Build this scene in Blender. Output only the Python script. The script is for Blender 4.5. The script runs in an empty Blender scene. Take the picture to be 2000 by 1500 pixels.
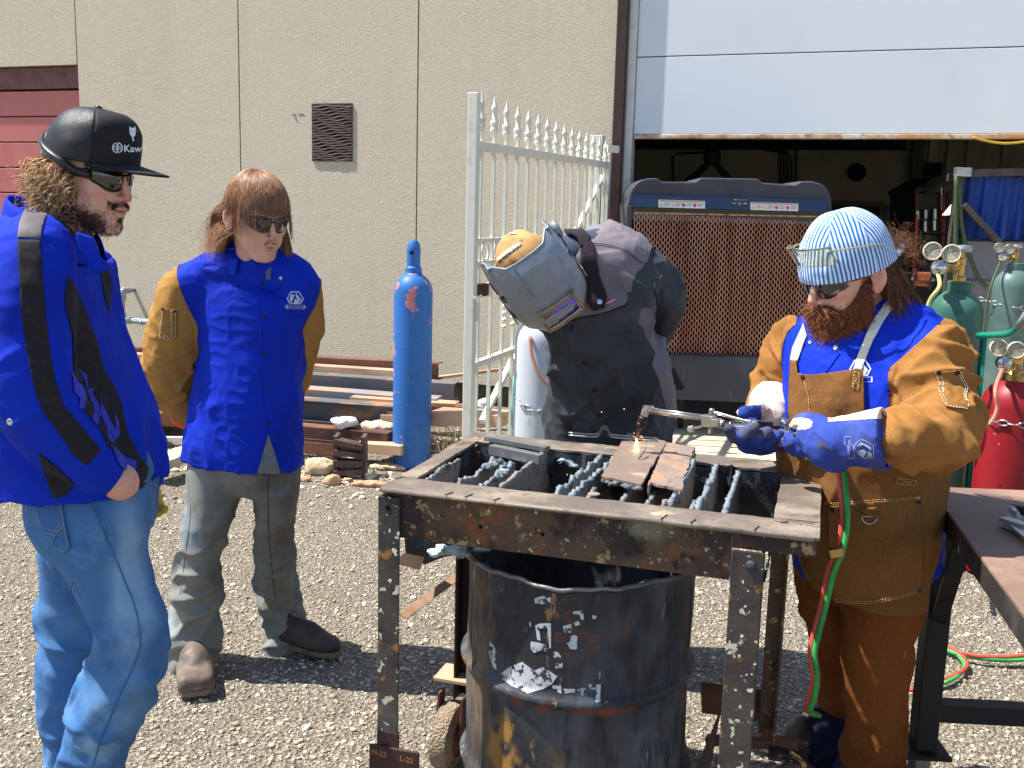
import bpy, math, random
import numpy as np
from mathutils import Matrix, Vector
from mathutils.bvhtree import BVHTree
rng = np.random.default_rng(7); random.seed(7)
SC = bpy.context.scene; COL = SC.collection
V3 = lambda *a: np.array(a, float)
# ---------------------------------------------------------------- camera
CAMZ, FOC, PITCH, ROLL = 1.52, 1950.0, math.radians(9.5), math.radians(1.54)
CF = V3(0, math.cos(PITCH), -math.sin(PITCH)); _U = V3(0, math.sin(PITCH), math.cos(PITCH)); _R = V3(1, 0, 0)
CR = _R*math.cos(ROLL)+_U*math.sin(ROLL); CU = -_R*math.sin(ROLL)+_U*math.cos(ROLL)
CP = V3(0, 0, CAMZ)
cd = bpy.data.cameras.new('camera'); cam = bpy.data.objects.new('camera', cd); COL.objects.link(cam)
cam.matrix_world = Matrix(((CR[0], CU[0], -CF[0], CP[0]), (CR[1], CU[1], -CF[1], CP[1]), (CR[2], CU[2], -CF[2], CP[2]), (0, 0, 0, 1)))
cd.sensor_width = 36; cd.lens = FOC/2000*36; cd.clip_start = .05; cd.clip_end = 500
SC.camera = cam
# ---------------------------------------------------------------- world, sun, exposure
SUN_AZ = V3(-.982, .10, 0); SUN_EL = math.radians(60)
SUN = V3(SUN_AZ[0]*math.cos(SUN_EL), SUN_AZ[1]*math.cos(SUN_EL), math.sin(SUN_EL)); SUN /= np.linalg.norm(SUN)
w = bpy.data.worlds.new('World'); SC.world = w; w.use_nodes = True
nt = w.node_tree; nt.nodes.clear()
sky = nt.nodes.new('ShaderNodeTexSky'); sky.sky_type = 'NISHITA'; sky.sun_disc = False
sky.sun_elevation = SUN_EL; sky.sun_rotation = math.atan2(SUN_AZ[0], SUN_AZ[1]); sky.air_density = 1.0; sky.dust_density = .6
bg = nt.nodes.new('ShaderNodeBackground'); bg.inputs[1].default_value = .105
wo = nt.nodes.new('ShaderNodeOutputWorld'); nt.links.new(sky.outputs[0], bg.inputs[0]); nt.links.new(bg.outputs[0], wo.inputs[0])
sl = bpy.data.lights.new('sun', 'SUN'); sl.energy = 5.0; sl.angle = math.radians(.53); sl.color = (1, .955, .88)
so = bpy.data.objects.new('sun', sl); COL.objects.link(so)
so.rotation_euler = Vector(SUN).to_track_quat('Z', 'Y').to_euler(); so.location = (0, 0, 8)
SC.view_settings.view_transform = 'Standard'; SC.view_settings.look = 'None'; SC.view_settings.exposure = .88
SC.view_settings.gamma = 1; SC.view_settings.use_curve_mapping = False
SC.cycles.max_bounces = 6; SC.cycles.diffuse_bounces = 4; SC.cycles.use_denoising = True
# ---------------------------------------------------------------- placing by pixel of the photo
def ray(px, py):
    return CF + CR*(px-1000)/FOC - CU*(py-750)/FOC
def at(px, py, D):
    r = ray(px, py); return CP + r*(D/r[1])
def gp(px, py, z=0.):
    r = ray(px, py); return CP + r*((z-CAMZ)/r[2])
def onplane(px, py, P0, n):
    r = ray(px, py); return CP + r*(np.dot(P0-CP, n)/np.dot(r, n))
def pxof(X):
    d = np.asarray(X)-CP; z = d@CF
    return np.stack([1000+FOC*(d@CR)/z, 750-FOC*(d@CU)/z], -1)
def ppm(X): return FOC/np.dot(np.asarray(X)-CP, CF)
nrm = lambda v: np.asarray(v, float)/max(1e-9, np.linalg.norm(v))
# ---------------------------------------------------------------- materials
def S(r, g, b):
    f = lambda c: (c/255/12.92) if c <= 10 else ((c/255+.055)/1.055)**2.4
    return (f(r), f(g), f(b))
def M(name, base, rough=.8, metal=0., layers=(), bump=(), spec=.4, trans=0., emit=None, coord='Object', alpha=1., sheen=0., ior=1.45, sss=0., coat=0., rand=0.):
    m = bpy.data.materials.new(name); m.use_nodes = True; n = m.node_tree.nodes; L = m.node_tree.links; n.clear()
    out = n.new('ShaderNodeOutputMaterial'); b = n.new('ShaderNodeBsdfPrincipled'); L.new(b.outputs[0], out.inputs[0])
    tc = n.new('ShaderNodeTexCoord'); oi = n.new('ShaderNodeObjectInfo')
    ad = n.new('ShaderNodeVectorMath'); ad.operation = 'MULTIPLY_ADD'; ad.inputs[1].default_value = (1, 1, 1)
    cb = n.new('ShaderNodeCombineXYZ'); mu = n.new('ShaderNodeMath'); mu.operation = 'MULTIPLY'; mu.inputs[1].default_value = 31.7
    L.new(oi.outputs['Random'], mu.inputs[0]); L.new(mu.outputs[0], cb.inputs[0]); L.new(mu.outputs[0], cb.inputs[1])
    L.new(tc.outputs[coord], ad.inputs[0]); L.new(cb.outputs[0], ad.inputs[2]); vec = ad.outputs[0]
    def tex(scale, det, kind, st):
        v = vec
        if st:
            mp = n.new('ShaderNodeVectorMath'); mp.operation = 'MULTIPLY'; mp.inputs[1].default_value = st; L.new(v, mp.inputs[0]); v = mp.outputs[0]
        if kind in ('v', 'vc', 've'):
            t = n.new('ShaderNodeTexVoronoi'); t.inputs['Scale'].default_value = scale; L.new(v, t.inputs['Vector'])
            if kind == 've': t.feature = 'DISTANCE_TO_EDGE'
            if kind == 'vc':
                sp = n.new('ShaderNodeSeparateColor'); L.new(t.outputs['Color'], sp.inputs[0]); return sp.outputs[0]
            return t.outputs['Distance']
        if kind == 'w':
            t = n.new('ShaderNodeTexWave'); t.inputs['Scale'].default_value = scale; t.inputs['Distortion'].default_value = det; L.new(v, t.inputs['Vector']); return t.outputs['Fac']
        t = n.new('ShaderNodeTexNoise'); t.inputs['Scale'].default_value = scale; t.inputs['Detail'].default_value = det; t.inputs['Roughness'].default_value = .62
        L.new(v, t.inputs['Vector']); return t.outputs['Fac']
    col = n.new('ShaderNodeRGB'); col.outputs[0].default_value = (*base, 1); cur = col.outputs[0]; rcur = None
    for ly in layers:
        c, sc, lo, hi = ly[:4]; det = ly[4] if len(ly) > 4 else 4; kind = ly[5] if len(ly) > 5 else 'n'; st = ly[6] if len(ly) > 6 else None
        amt = ly[7] if len(ly) > 7 else 1.
        if kind.startswith('attr:'):
            t = n.new('ShaderNodeAttribute'); t.attribute_name = kind[5:]; f = t.outputs['Fac']
        elif kind == 'z':
            t = n.new('ShaderNodeSeparateXYZ'); L.new(tc.outputs['Object'], t.inputs[0]); f = t.outputs[2]
        else: f = tex(sc, det, kind, st)
        mr = n.new('ShaderNodeMapRange'); mr.interpolation_type = 'SMOOTHSTEP'; mr.inputs[1].default_value = lo; mr.inputs[2].default_value = hi
        mr.inputs[4].default_value = amt
        if lo > hi: mr.inputs[1].default_value = hi; mr.inputs[2].default_value = lo; mr.inputs[3].default_value = amt; mr.inputs[4].default_value = 0
        L.new(f, mr.inputs[0])
        mx = n.new('ShaderNodeMix'); mx.data_type = 'RGBA'; L.new(mr.outputs[0], mx.inputs[0]); L.new(cur, mx.inputs[6]); mx.inputs[7].default_value = (*c, 1); cur = mx.outputs[2]
        if metal > 0:
            if rcur is None: rcur = mr.outputs[0]
            else:
                mm = n.new('ShaderNodeMath'); mm.operation = 'MAXIMUM'; L.new(rcur, mm.inputs[0]); L.new(mr.outputs[0], mm.inputs[1]); rcur = mm.outputs[0]
    if rand:
        hs = n.new('ShaderNodeHueSaturation'); mr = n.new('ShaderNodeMapRange'); mr.inputs[3].default_value = 1-rand; mr.inputs[4].default_value = 1+rand
        L.new(oi.outputs['Random'], mr.inputs[0]); L.new(mr.outputs[0], hs.inputs['Value']); L.new(cur, hs.inputs['Color']); cur = hs.outputs[0]
    L.new(cur, b.inputs['Base Color'])
    b.inputs['Roughness'].default_value = rough; b.inputs['Metallic'].default_value = metal; b.inputs['Specular IOR Level'].default_value = spec
    if metal > 0 and rcur is not None:
        a = n.new('ShaderNodeMapRange'); a.inputs[3].default_value = metal; a.inputs[4].default_value = 0; L.new(rcur, a.inputs[0]); L.new(a.outputs[0], b.inputs['Metallic'])
        a = n.new('ShaderNodeMapRange'); a.inputs[3].default_value = rough; a.inputs[4].default_value = .85; L.new(rcur, a.inputs[0]); L.new(a.outputs[0], b.inputs['Roughness'])
    b.inputs['IOR'].default_value = ior; b.inputs['Transmission Weight'].default_value = trans; b.inputs['Alpha'].default_value = alpha
    b.inputs['Sheen Weight'].default_value = sheen; b.inputs['Coat Weight'].default_value = coat
    if sss: b.inputs['Subsurface Weight'].default_value = sss; b.inputs['Subsurface Radius'].default_value = (.012, .004, .002); b.inputs['Subsurface Scale'].default_value = 1
    if emit: b.inputs['Emission Color'].default_value = (*emit[0], 1); b.inputs['Emission Strength'].default_value = emit[1]
    prev = None
    for bp in bump:
        sc, stg, dist = bp[:3]; kind = bp[3] if len(bp) > 3 else 'n'; st = bp[4] if len(bp) > 4 else None
        f = tex(sc, 6 if kind == 'n' else 0, kind, st); bn = n.new('ShaderNodeBump'); bn.inputs['Strength'].default_value = stg; bn.inputs['Distance'].default_value = dist
        L.new(f, bn.inputs['Height'])
        if prev: L.new(prev, bn.inputs['Normal'])
        prev = bn.outputs[0]
    if prev: L.new(prev, b.inputs['Normal'])
    return m
# ---------------------------------------------------------------- objects
def tag(o, label=None, cat=None, group=None, kind=None):
    if label: o['label'] = label
    if cat: o['category'] = cat
    if group: o['group'] = group
    if kind: o['kind'] = kind
    return o
def thing(name, label, cat, loc=(0, 0, 0), group=None):
    o = bpy.data.objects.new(name, None); COL.objects.link(o); o.location = tuple(float(x) for x in loc); o.empty_display_size = .1
    return tag(o, label, cat, group)
def wloc(o):
    p = np.zeros(3)
    while o is not None: p += np.array(o.location); o = o.parent
    return p
def mesh_obj(name, V, F, mat, parent=None, smooth=False, bevel=0, mats=None, fm=None, solid=0, attrs=None, label=None, sub=0, auto=None):
    V = np.asarray(V, float)
    off = wloc(parent) if parent is not None else V.mean(0)*0
    me = bpy.data.meshes.new(name)
    if isinstance(F, np.ndarray):
        k = F.shape[1]; me.vertices.add(len(V)); me.vertices.foreach_set('co', (V-off).ravel())
        me.loops.add(F.size); me.loops.foreach_set('vertex_index', F.astype(np.int32).ravel())
        me.polygons.add(len(F)); me.polygons.foreach_set('loop_start', np.arange(0, F.size, k, dtype=np.int32)); me.update(calc_edges=True)
    else:
        me.from_pydata([tuple(v) for v in (V-off)], [], [tuple(int(i) for i in f) for f in F])
    for mm in (mats or [mat]): me.materials.append(mm)
    if fm is not None: me.polygons.foreach_set('material_index', np.asarray(fm, np.int32))
    if smooth: me.polygons.foreach_set('use_smooth', [True]*len(me.polygons))
    if attrs:
        for k, a in attrs.items():
            at_ = me.attributes.new(k, 'FLOAT', 'POINT'); at_.data.foreach_set('value', np.asarray(a, np.float32))
    me.update(); me.validate()
    o = bpy.data.objects.new(name, me); COL.objects.link(o)
    if parent is not None: o.parent = parent
    if solid: q = o.modifiers.new('solid', 'SOLIDIFY'); q.thickness = solid; q.offset = 0
    if bevel: q = o.modifiers.new('bevel', 'BEVEL'); q.width = bevel; q.segments = 2; q.limit_method = 'ANGLE'; q.angle_limit = .6
    if sub: q = o.modifiers.new('sub', 'SUBSURF'); q.levels = sub; q.render_levels = sub
    if auto:
        with bpy.context.temp_override(object=o, active_object=o, selected_objects=[o], selected_editable_objects=[o]):
            me.polygons.foreach_set('use_smooth', [True]*len(me.polygons)); me.set_sharp_from_angle(angle=auto)
    if label: o['label'] = label
    return o
def frame(z=None, x=None, y=None):
    """orthonormal 3x3 (rows X,Y,Z)"""
    if z is not None:
        z = nrm(z); x = V3(1, 0, 0) if x is None else np.asarray(x, float); x = x-z*np.dot(x, z)
        if np.linalg.norm(x) < 1e-4: x = V3(0, 1, 0)-z*z[1]
        x = nrm(x); return np.array([x, np.cross(z, x), z])
    x = nrm(x); y = np.asarray(y, float); y = nrm(y-x*np.dot(x, y)); return np.array([x, y, np.cross(x, y)])
def crom(P, n):
    P = np.asarray(P, float); Q = np.vstack([2*P[0]-P[1], P, 2*P[-1]-P[-2]]); out = []
    for i in range(1, len(Q)-2):
        for t in np.arange(n)/n:
            a, b, c, d = Q[i-1:i+3]; out.append(.5*((2*b)+(-a+c)*t+(2*a-5*b+4*c-d)*t*t+(-a+3*b-3*c+d)*t**3))
    out.append(P[-1]); return np.array(out)
class MB:
    def __init__(s): s.V = []; s.F = []; s.m = []; s.n = 0
    def add(s, V, F, mi=0):
        V = np.asarray(V, float); s.V.append(V); s.F += [tuple(int(i)+s.n for i in f) for f in F]; s.m += [mi]*len(F); s.n += len(V); return s
    def box(s, c, h, R=None, mi=0):
        """centre c, half sizes h, rows of R are local axes"""
        R = np.eye(3) if R is None else R
        q = np.array([[x, y, z] for x in (-1, 1) for y in (-1, 1) for z in (-1, 1)], float)*np.asarray(h)
        return s.add(q@R+np.asarray(c), [(0, 1, 3, 2), (4, 6, 7, 5), (0, 4, 5, 1), (2, 3, 7, 6), (0, 2, 6, 4), (1, 5, 7, 3)], mi)
    def bar(s, a, b, w, t, up=(0, 0, 1), mi=0):
        a = np.asarray(a, float); b = np.asarray(b, float); R = frame(x=b-a, y=np.cross(up, b-a) if abs(np.dot(nrm(up), nrm(b-a))) < .99 else (1, 0, 0))
        return s.box((a+b)/2, (np.linalg.norm(b-a)/2, w/2, t/2), R, mi)
    def tube(s, P, r, k=10, cap=True, mi=0, sm=0):
        P = np.asarray(P, float)
        if sm: P = crom(P, sm)
        n = len(P); r = np.broadcast_to(r, n) if np.ndim(r) == 0 else (np.interp(np.linspace(0, 1, n), np.linspace(0, 1, len(r)), r))
        T = np.gradient(P, axis=0); T /= np.linalg.norm(T, axis=1)[:, None]+1e-12
        X = frame(z=T[0])[0]; V = []
        for i in range(n):
            X = nrm(X-T[i]*np.dot(X, T[i])); Y = np.cross(T[i], X); a = np.arange(k)*2*math.pi/k
            V.append(P[i]+r[i]*(np.cos(a)[:, None]*X+np.sin(a)[:, None]*Y))
        F = [(i*k+j, i*k+(j+1) % k, (i+1)*k+(j+1) % k, (i+1)*k+j) for i in range(n-1) for j in range(k)]
        if cap: F += [tuple(range(k))[::-1], tuple(range((n-1)*k, n*k))]
        return s.add(np.vstack(V), F, mi)
    def lathe(s, prof, c=(0, 0, 0), ax=(0, 0, 1), k=32, mi=0, x=None):
        """prof: list of (r,h) along axis"""
        R = frame(z=ax, x=x); a = np.arange(k)*2*math.pi/k; V = []; c = np.asarray(c, float)
        for r, h in prof: V.append(c+r*(np.cos(a)[:, None]*R[0]+np.sin(a)[:, None]*R[1])+h*R[2])
        n = len(prof); F = [(i*k+j, i*k+(j+1) % k, (i+1)*k+(j+1) % k, (i+1)*k+j) for i in range(n-1) for j in range(k)]
        if prof[0][0] > 1e-4: F.append(tuple(range(k))[::-1])
        if prof[-1][0] > 1e-4: F.append(tuple(range((n-1)*k, n*k)))
        return s.add(np.vstack(V), F, mi)
    def prism(s, poly, O, X, Y, h, mi=0):
        """poly 2-D outline in (X,Y) at O, extruded by vector h"""
        O = np.asarray(O, float); h = np.asarray(h, float); P = np.array([O+p[0]*np.asarray(X)+p[1]*np.asarray(Y) for p in poly]); n = len(P)
        F = [tuple(range(n))[::-1], tuple(range(n, 2*n))]+[(i, (i+1) % n, n+(i+1) % n, n+i) for i in range(n)]
        return s.add(np.vstack([P, P+h]), F, mi)
    def grid(s, P, mi=0, close=False):
        P = np.asarray(P, float); a, b = P.shape[:2]
        F = [(i*b+j, i*b+(j+1) % b, (i+1)*b+(j+1) % b, (i+1)*b+j) for i in range(a-1) for j in range(b if close else b-1)]
        return s.add(P.reshape(-1, 3), F, mi)
    def obj(s, name, mat, parent=None, **k):
        mats = mat if isinstance(mat, list) else None
        return mesh_obj(name, np.vstack(s.V), s.F, None if mats else mat, parent, mats=mats, fm=s.m if mats else None, **k)
def dup(o, loc=None, parent=None, **kw):
    """a copy of a thing with copies of its parts"""
    c = o.copy(); COL.objects.link(c)
    if parent is not None: c.parent = parent
    if loc is not None: c.location = tuple(float(x) for x in loc)
    for ch in list(o.children): dup(ch, parent=c)
    tag(c, **kw) if kw else None
    return c
# ---------------------------------------------------------------- noise
def _h(ix, iy, iz):
    h = (ix*374761393+iy*668265263+iz*2147483647) & 0xffffffff
    h = ((h ^ (h >> 13))*1274126177) & 0xffffffff
    return ((h ^ (h >> 16)) & 0xffffff)/float(0xffffff)
def noise(P):
    P = np.asarray(P); i = np.floor(P).astype(np.int64); f = P-i; u = f*f*(3-2*f); r = 0
    for dx in (0, 1):
        for dy in (0, 1):
            for dz in (0, 1):
                w_ = (u[..., 0] if dx else 1-u[..., 0])*(u[..., 1] if dy else 1-u[..., 1])*(u[..., 2] if dz else 1-u[..., 2])
                r = r+w_*_h(i[..., 0]+dx, i[..., 1]+dy, i[..., 2]+dz)
    return r*2-1
def fbm(P, o=3):
    r = 0; a = 1.
    for k in range(o): r = r+a*noise(np.asarray(P)*2**k+17.3*k); a *= .5
    return r
# ---------------------------------------------------------------- signed distance bodies
class Cone:
    def __init__(s, a, b, ra, rb, fl=None, fr=1.):
        s.a = np.asarray(a, float); s.b = np.asarray(b, float); s.ra = ra; s.rb = rb; s.fl = None if fl is None else nrm(fl); s.fr = fr
    def box(s):
        r = max(s.ra, s.rb)*max(1, s.fr); return np.minimum(s.a, s.b)-r, np.maximum(s.a, s.b)+r
    def co(s, p):
        ab = s.b-s.a; return np.clip(((p-s.a)@ab)/max(1e-9, ab@ab), 0, 1)
    def d(s, p):
        t = s.co(p); q = p-s.a-t[..., None]*(s.b-s.a)
        if s.fl is not None: c = q@s.fl; q = q-(c*(1-1/s.fr))[..., None]*s.fl
        return np.linalg.norm(q, axis=-1)-(s.ra+t*(s.rb-s.ra))
class Ell:
    def __init__(s, c, r, R=None): s.c = np.asarray(c, float); s.r = np.asarray(r, float); s.R = np.eye(3) if R is None else R
    def box(s): m = s.r.max(); return s.c-m, s.c+m
    def d(s, p):
        q = (p-s.c)@s.R.T; k0 = np.linalg.norm(q/s.r, axis=-1); k1 = np.linalg.norm(q/s.r**2, axis=-1)
        return k0*(k0-1)/np.maximum(k1, 1e-6)
class Box:
    def __init__(s, c, h, R=None, r=.01): s.c = np.asarray(c, float); s.h = np.asarray(h, float)-r; s.R = np.eye(3) if R is None else R; s.r = r
    def box(s): m = np.linalg.norm(s.h)+s.r; return s.c-m, s.c+m
    def d(s, p):
        q = np.abs((p-s.c)@s.R.T)-s.h; return np.linalg.norm(np.maximum(q, 0), axis=-1)+np.minimum(q.max(-1), 0)-s.r
class Loft:
    """pts along a spine, ab half sizes (along X, along T x X), X lateral direction per point"""
    def __init__(s, pts, ab, X=(1, 0, 0), flat=False, n=2., sub=4, grow=0., shift=None):
        pts = np.asarray(pts, float); ab = np.array([(q, q) if np.ndim(q) == 0 else q for q in ab], float)+grow
        X = np.asarray(X, float); X = np.tile(X, (len(pts), 1)) if X.ndim == 1 else X
        if len(pts) > 2 or sub > 1: s.P = crom(pts, sub); s.ab = crom(ab, sub); s.X = crom(X, sub)
        else: s.P, s.ab, s.X = pts, ab, X
        s.flat = flat; s.n = n; d = np.linalg.norm(np.diff(s.P, axis=0), axis=1); s.L = np.concatenate([[0], np.cumsum(d)])
    def box(s): r = s.ab.max(); return s.P.min(0)-r, s.P.max(0)+r
    def coords(s, p):
        best = np.full(p.shape[:-1], 1e9); o = [np.zeros(p.shape[:-1]) for _ in range(6)]
        for i in range(len(s.P)-1):
            a, b = s.P[i], s.P[i+1]; T = b-a; l = np.linalg.norm(T); T = T/l; w_ = (p-a)@T; tc = np.clip(w_/l, 0, 1)
            q = p-a-tc[..., None]*(b-a); dd = (q*q).sum(-1); m = dd < best
            if not m.any(): continue
            X = s.X[i]*.5+s.X[i+1]*.5; X = nrm(X-T*np.dot(X, T)); Y = np.cross(T, X)
            ext = w_-tc*l; vals = (q@X, q@Y, s.L[i]+tc*l, ext, s.ab[i, 0]+tc*(s.ab[i+1, 0]-s.ab[i, 0]), s.ab[i, 1]+tc*(s.ab[i+1, 1]-s.ab[i, 1]))
            if i > 0: vals = vals[:3]+(np.where(ext < 0, 0, ext),)+vals[4:]
            if i < len(s.P)-2: vals = vals[:3]+(np.where(vals[3] > 0, 0, vals[3]),)+vals[4:]
            best = np.where(m, dd, best)
            for k in range(6): o[k] = np.where(m, vals[k], o[k])
        return o  # u v s ext a b
    def d(s, p):
        u, v, ss, e, a, b = s.coords(p)
        k = ((np.abs(u)/a)**s.n+(np.abs(v)/b)**s.n)**(1/s.n); g = np.sqrt(u*u+v*v)+1e-6
        side = g-g/np.maximum(k, 1e-4); side = np.where(k < .2, -np.minimum(a, b)*.8, side)
        if s.flat: return np.where(np.abs(e) > 0, np.maximum(side, np.abs(e)), side)
        q = np.sqrt(np.maximum(0, side+np.minimum(a, b))**2+e**2)-np.minimum(a, b); return np.where(np.abs(e) > 0, q, side)
def chain(pts, rs): return [Cone(pts[i], pts[i+1], rs[i], rs[i+1]) for i in range(len(pts)-1)]
def evald(ops, p):
    """ops: (prim, k[, 'sub'])"""
    D = np.full(p.shape[:-1], 1., np.float64)
    for op in ops:
        q = op[0].d(p); k = op[1]
        if len(op) > 2 and op[2] == 'sub':
            q = -q; h = np.clip(.5-.5*(D-q)/k, 0, 1) if k else (q > D); D = D*(1-h)+q*h+k*h*(1-h)
        else:
            h = np.clip(.5+.5*(D-q)/k, 0, 1) if k else (q < D); D = D*(1-h)+q*h-k*h*(1-h)
    return D
def nets(S_, o, h):
    ins = S_ < 0; c = [ins[i:ins.shape[0]-1+i, j:ins.shape[1]-1+j, k:ins.shape[2]-1+k] for i in (0, 1) for j in (0, 1) for k in (0, 1)]
    s_ = sum(x.astype(np.int8) for x in c); I = np.argwhere((s_ > 0) & (s_ < 8)); cv = np.array([[i, j, k] for i in (0, 1) for j in (0, 1) for k in (0, 1)])
    val = np.stack([S_[I[:, 0]+q[0], I[:, 1]+q[1], I[:, 2]+q[2]] for q in cv], 1); acc = np.zeros((len(I), 3)); cnt = np.zeros(len(I))
    for a in range(8):
        for b in range(a+1, 8):
            if abs(cv[a]-cv[b]).sum() != 1: continue
            m = (val[:, a] < 0) != (val[:, b] < 0); t = val[:, a]/np.where(m, val[:, a]-val[:, b], 1)
            acc += np.where(m[:, None], cv[a]+t[:, None]*(cv[b]-cv[a]), 0); cnt += m
    V = (I+acc/cnt[:, None])*h+o; idx = -np.ones(np.array(S_.shape)-1, np.int64); idx[tuple(I.T)] = np.arange(len(I)); F = []
    for ax in range(3):
        a1, a2 = (ax+1) % 3, (ax+2) % 3
        sl0 = [slice(1, -1)]*3; sl0[ax] = slice(0, -1); sl1 = [slice(1, -1)]*3; sl1[ax] = slice(1, None)
        A = ins[tuple(sl0)]; B = ins[tuple(sl1)]
        E = np.argwhere(A != B); off = np.ones(3, int); off[ax] = 0; E = E+off
        e1 = np.zeros(3, int); e1[a1] = 1; e2 = np.zeros(3, int); e2[a2] = 1
        q = np.stack([idx[tuple((E-e1-e2).T)], idx[tuple((E-e2).T)], idx[tuple(E.T)], idx[tuple((E-e1).T)]], 1)
        fl = ins[tuple(E.T)]; q = np.where(fl[:, None], q, q[:, ::-1]); F.append(q)
    F = np.vstack(F); return V, F[(F >= 0).all(1)]
def lap(V, F, it=2, lam=.5):
    n = len(V)
    for _ in range(it):
        A = np.zeros((n, 3)); C = np.zeros(n)
        for k in range(4):
            a, b = F[:, k], F[:, (k+1) % 4]
            for c in range(3): A[:, c] += np.bincount(a, V[b, c], n)+np.bincount(b, V[a, c], n)
            C += np.bincount(a, minlength=n)+np.bincount(b, minlength=n)
        V = V+(A/np.maximum(C, 1)[:, None]-V)*lam
    return V
def vnorm(V, F):
    fn = np.cross(V[F[:, 2]]-V[F[:, 0]], V[F[:, 3]]-V[F[:, 1]]); N = np.zeros_like(V)
    for k in range(4):
        for c in range(3): N[:, c] += np.bincount(F[:, k], fn[:, c], len(V))
    return N/(np.linalg.norm(N, axis=1)[:, None]+1e-12)
def body(ops, h=.006, sm=2, pad=.012, clip=None):
    lo = np.min([o[0].box()[0] for o in ops if len(o) < 3], 0)-pad-2*h; hi = np.max([o[0].box()[1] for o in ops if len(o) < 3], 0)+pad+2*h
    if clip is not None: lo = np.maximum(lo, clip[0]); hi = np.minimum(hi, clip[1])
    n = np.ceil((hi-lo)/h).astype(int)+1; D = np.full(n, 1.)
    for op in ops:
        a, b = op[0].box(); i0 = np.clip(np.floor((a-lo-pad-op[1])/h).astype(int), 0, n-1); i1 = np.clip(np.ceil((b-lo+pad+op[1])/h).astype(int)+1, 1, n)
        if (i1 <= i0).any(): continue
        ax = [lo[k]+h*np.arange(i0[k], i1[k]) for k in range(3)]; p = np.stack(np.meshgrid(*ax, indexing='ij'), -1)
        sl_ = tuple(slice(i0[k], i1[k]) for k in range(3)); k = op[1]; d0 = D[sl_]
        if isinstance(op[0], Loft) and min(p.shape[:3]) > 8:
            st = 4; c = op[0].d(p[st//2::st, st//2::st, st//2::st]); ii = [np.minimum(np.arange(p.shape[a])//st, c.shape[a]-1) for a in range(3)]
            q = c[np.ix_(*ii)]; m = np.abs(q) < h*st*1.9+k*1.2+.004; q[m] = op[0].d(p[m])
        else: q = op[0].d(p)
        if len(op) > 2 and op[2] == 'sub':
            q = -q; hh = np.clip(.5-.5*(d0-q)/k, 0, 1) if k else (q > d0)*1.; D[sl_] = d0*(1-hh)+q*hh+k*hh*(1-hh)
        else:
            hh = np.clip(.5+.5*(d0-q)/k, 0, 1) if k else (q < d0)*1.; D[sl_] = d0*(1-hh)+q*hh-k*hh*(1-hh)
    D[[0, -1]] = 1; D[:, [0, -1]] = 1; D[:, :, [0, -1]] = 1
    V, F = nets(D, lo, h)
    return lap(V, F, sm), F
def snap(V, g, h, it=3):
    """pull vertices near g=0 onto it"""
    V = V.copy()
    for _ in range(it):
        v = g(V); m = np.abs(v) < h*.62
        if not m.any(): break
        P = V[m]; e = 1e-4; G = np.stack([(g(P+e*np.eye(3)[k])-v[m])/e for k in range(3)], 1); V[m] = P-v[m][:, None]*G/(np.sum(G*G, 1)[:, None]+1e-6)
    return V
def submesh(V, F, m, push=0., N=None):
    f = F[m]; u, inv = np.unique(f, return_inverse=True); VV = V[u]
    if push: VV = VV+(N if N is not None else vnorm(V, F))[u]*push
    return VV, inv.reshape(f.shape), u
def ridge(x): return 1-np.abs(x)
def bvh(V, F): return BVHTree.FromPolygons([tuple(v) for v in V], [tuple(int(i) for i in f) for f in F])
def decal(name, V2, F, O, X, Y, tree, mat, parent, off=.002, through=.25, **k):
    """lay flat outline pieces (metres in X,Y at O) on the surface under them, along -X x Y"""
    X = nrm(X); Y = nrm(Y-X*np.dot(X, Y)); Z = np.cross(X, Y); out = []; ok = []
    for a, b in V2:
        p = np.asarray(O)+a*X+b*Y; hit = tree.ray_cast(Vector(p+Z*through), Vector(-Z), through*2)
        if hit[0] is None: out.append(p); ok.append(False)
        else: out.append(np.array(hit[0])+Z*off); ok.append(True)
    F = [f for f in F if all(ok[i] for i in f)]
    if not F: return None
    return mesh_obj(name, np.array(out), F, mat, parent, **k)
def poly2(polys, cell=.004):
    """fill simple polygons (lists of 2-D points) into small grid quads clipped coarsely -> triangulated via bmesh"""
    import bmesh
    bm = bmesh.new()
    for P in polys: bm.faces.new([bm.verts.new((x, y, 0)) for x, y in P])
    bmesh.ops.triangulate(bm, faces=bm.faces[:])
    for ax in (0, 1):
        c = [v.co[ax] for v in bm.verts]; a, b = min(c), max(c); k = a+cell
        while k < b:
            no = [0, 0, 0]; no[ax] = 1; co = [0, 0, 0]; co[ax] = k
            bmesh.ops.bisect_plane(bm, geom=bm.verts[:]+bm.edges[:]+bm.faces[:], plane_co=co, plane_no=no); k += cell
    bmesh.ops.remove_doubles(bm, verts=bm.verts[:], dist=cell*.02)
    bm.verts.index_update(); V = [(v.co.x, v.co.y) for v in bm.verts]; F = [[v.index for v in f.verts] for f in bm.faces]; bm.free(); return V, F
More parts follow.
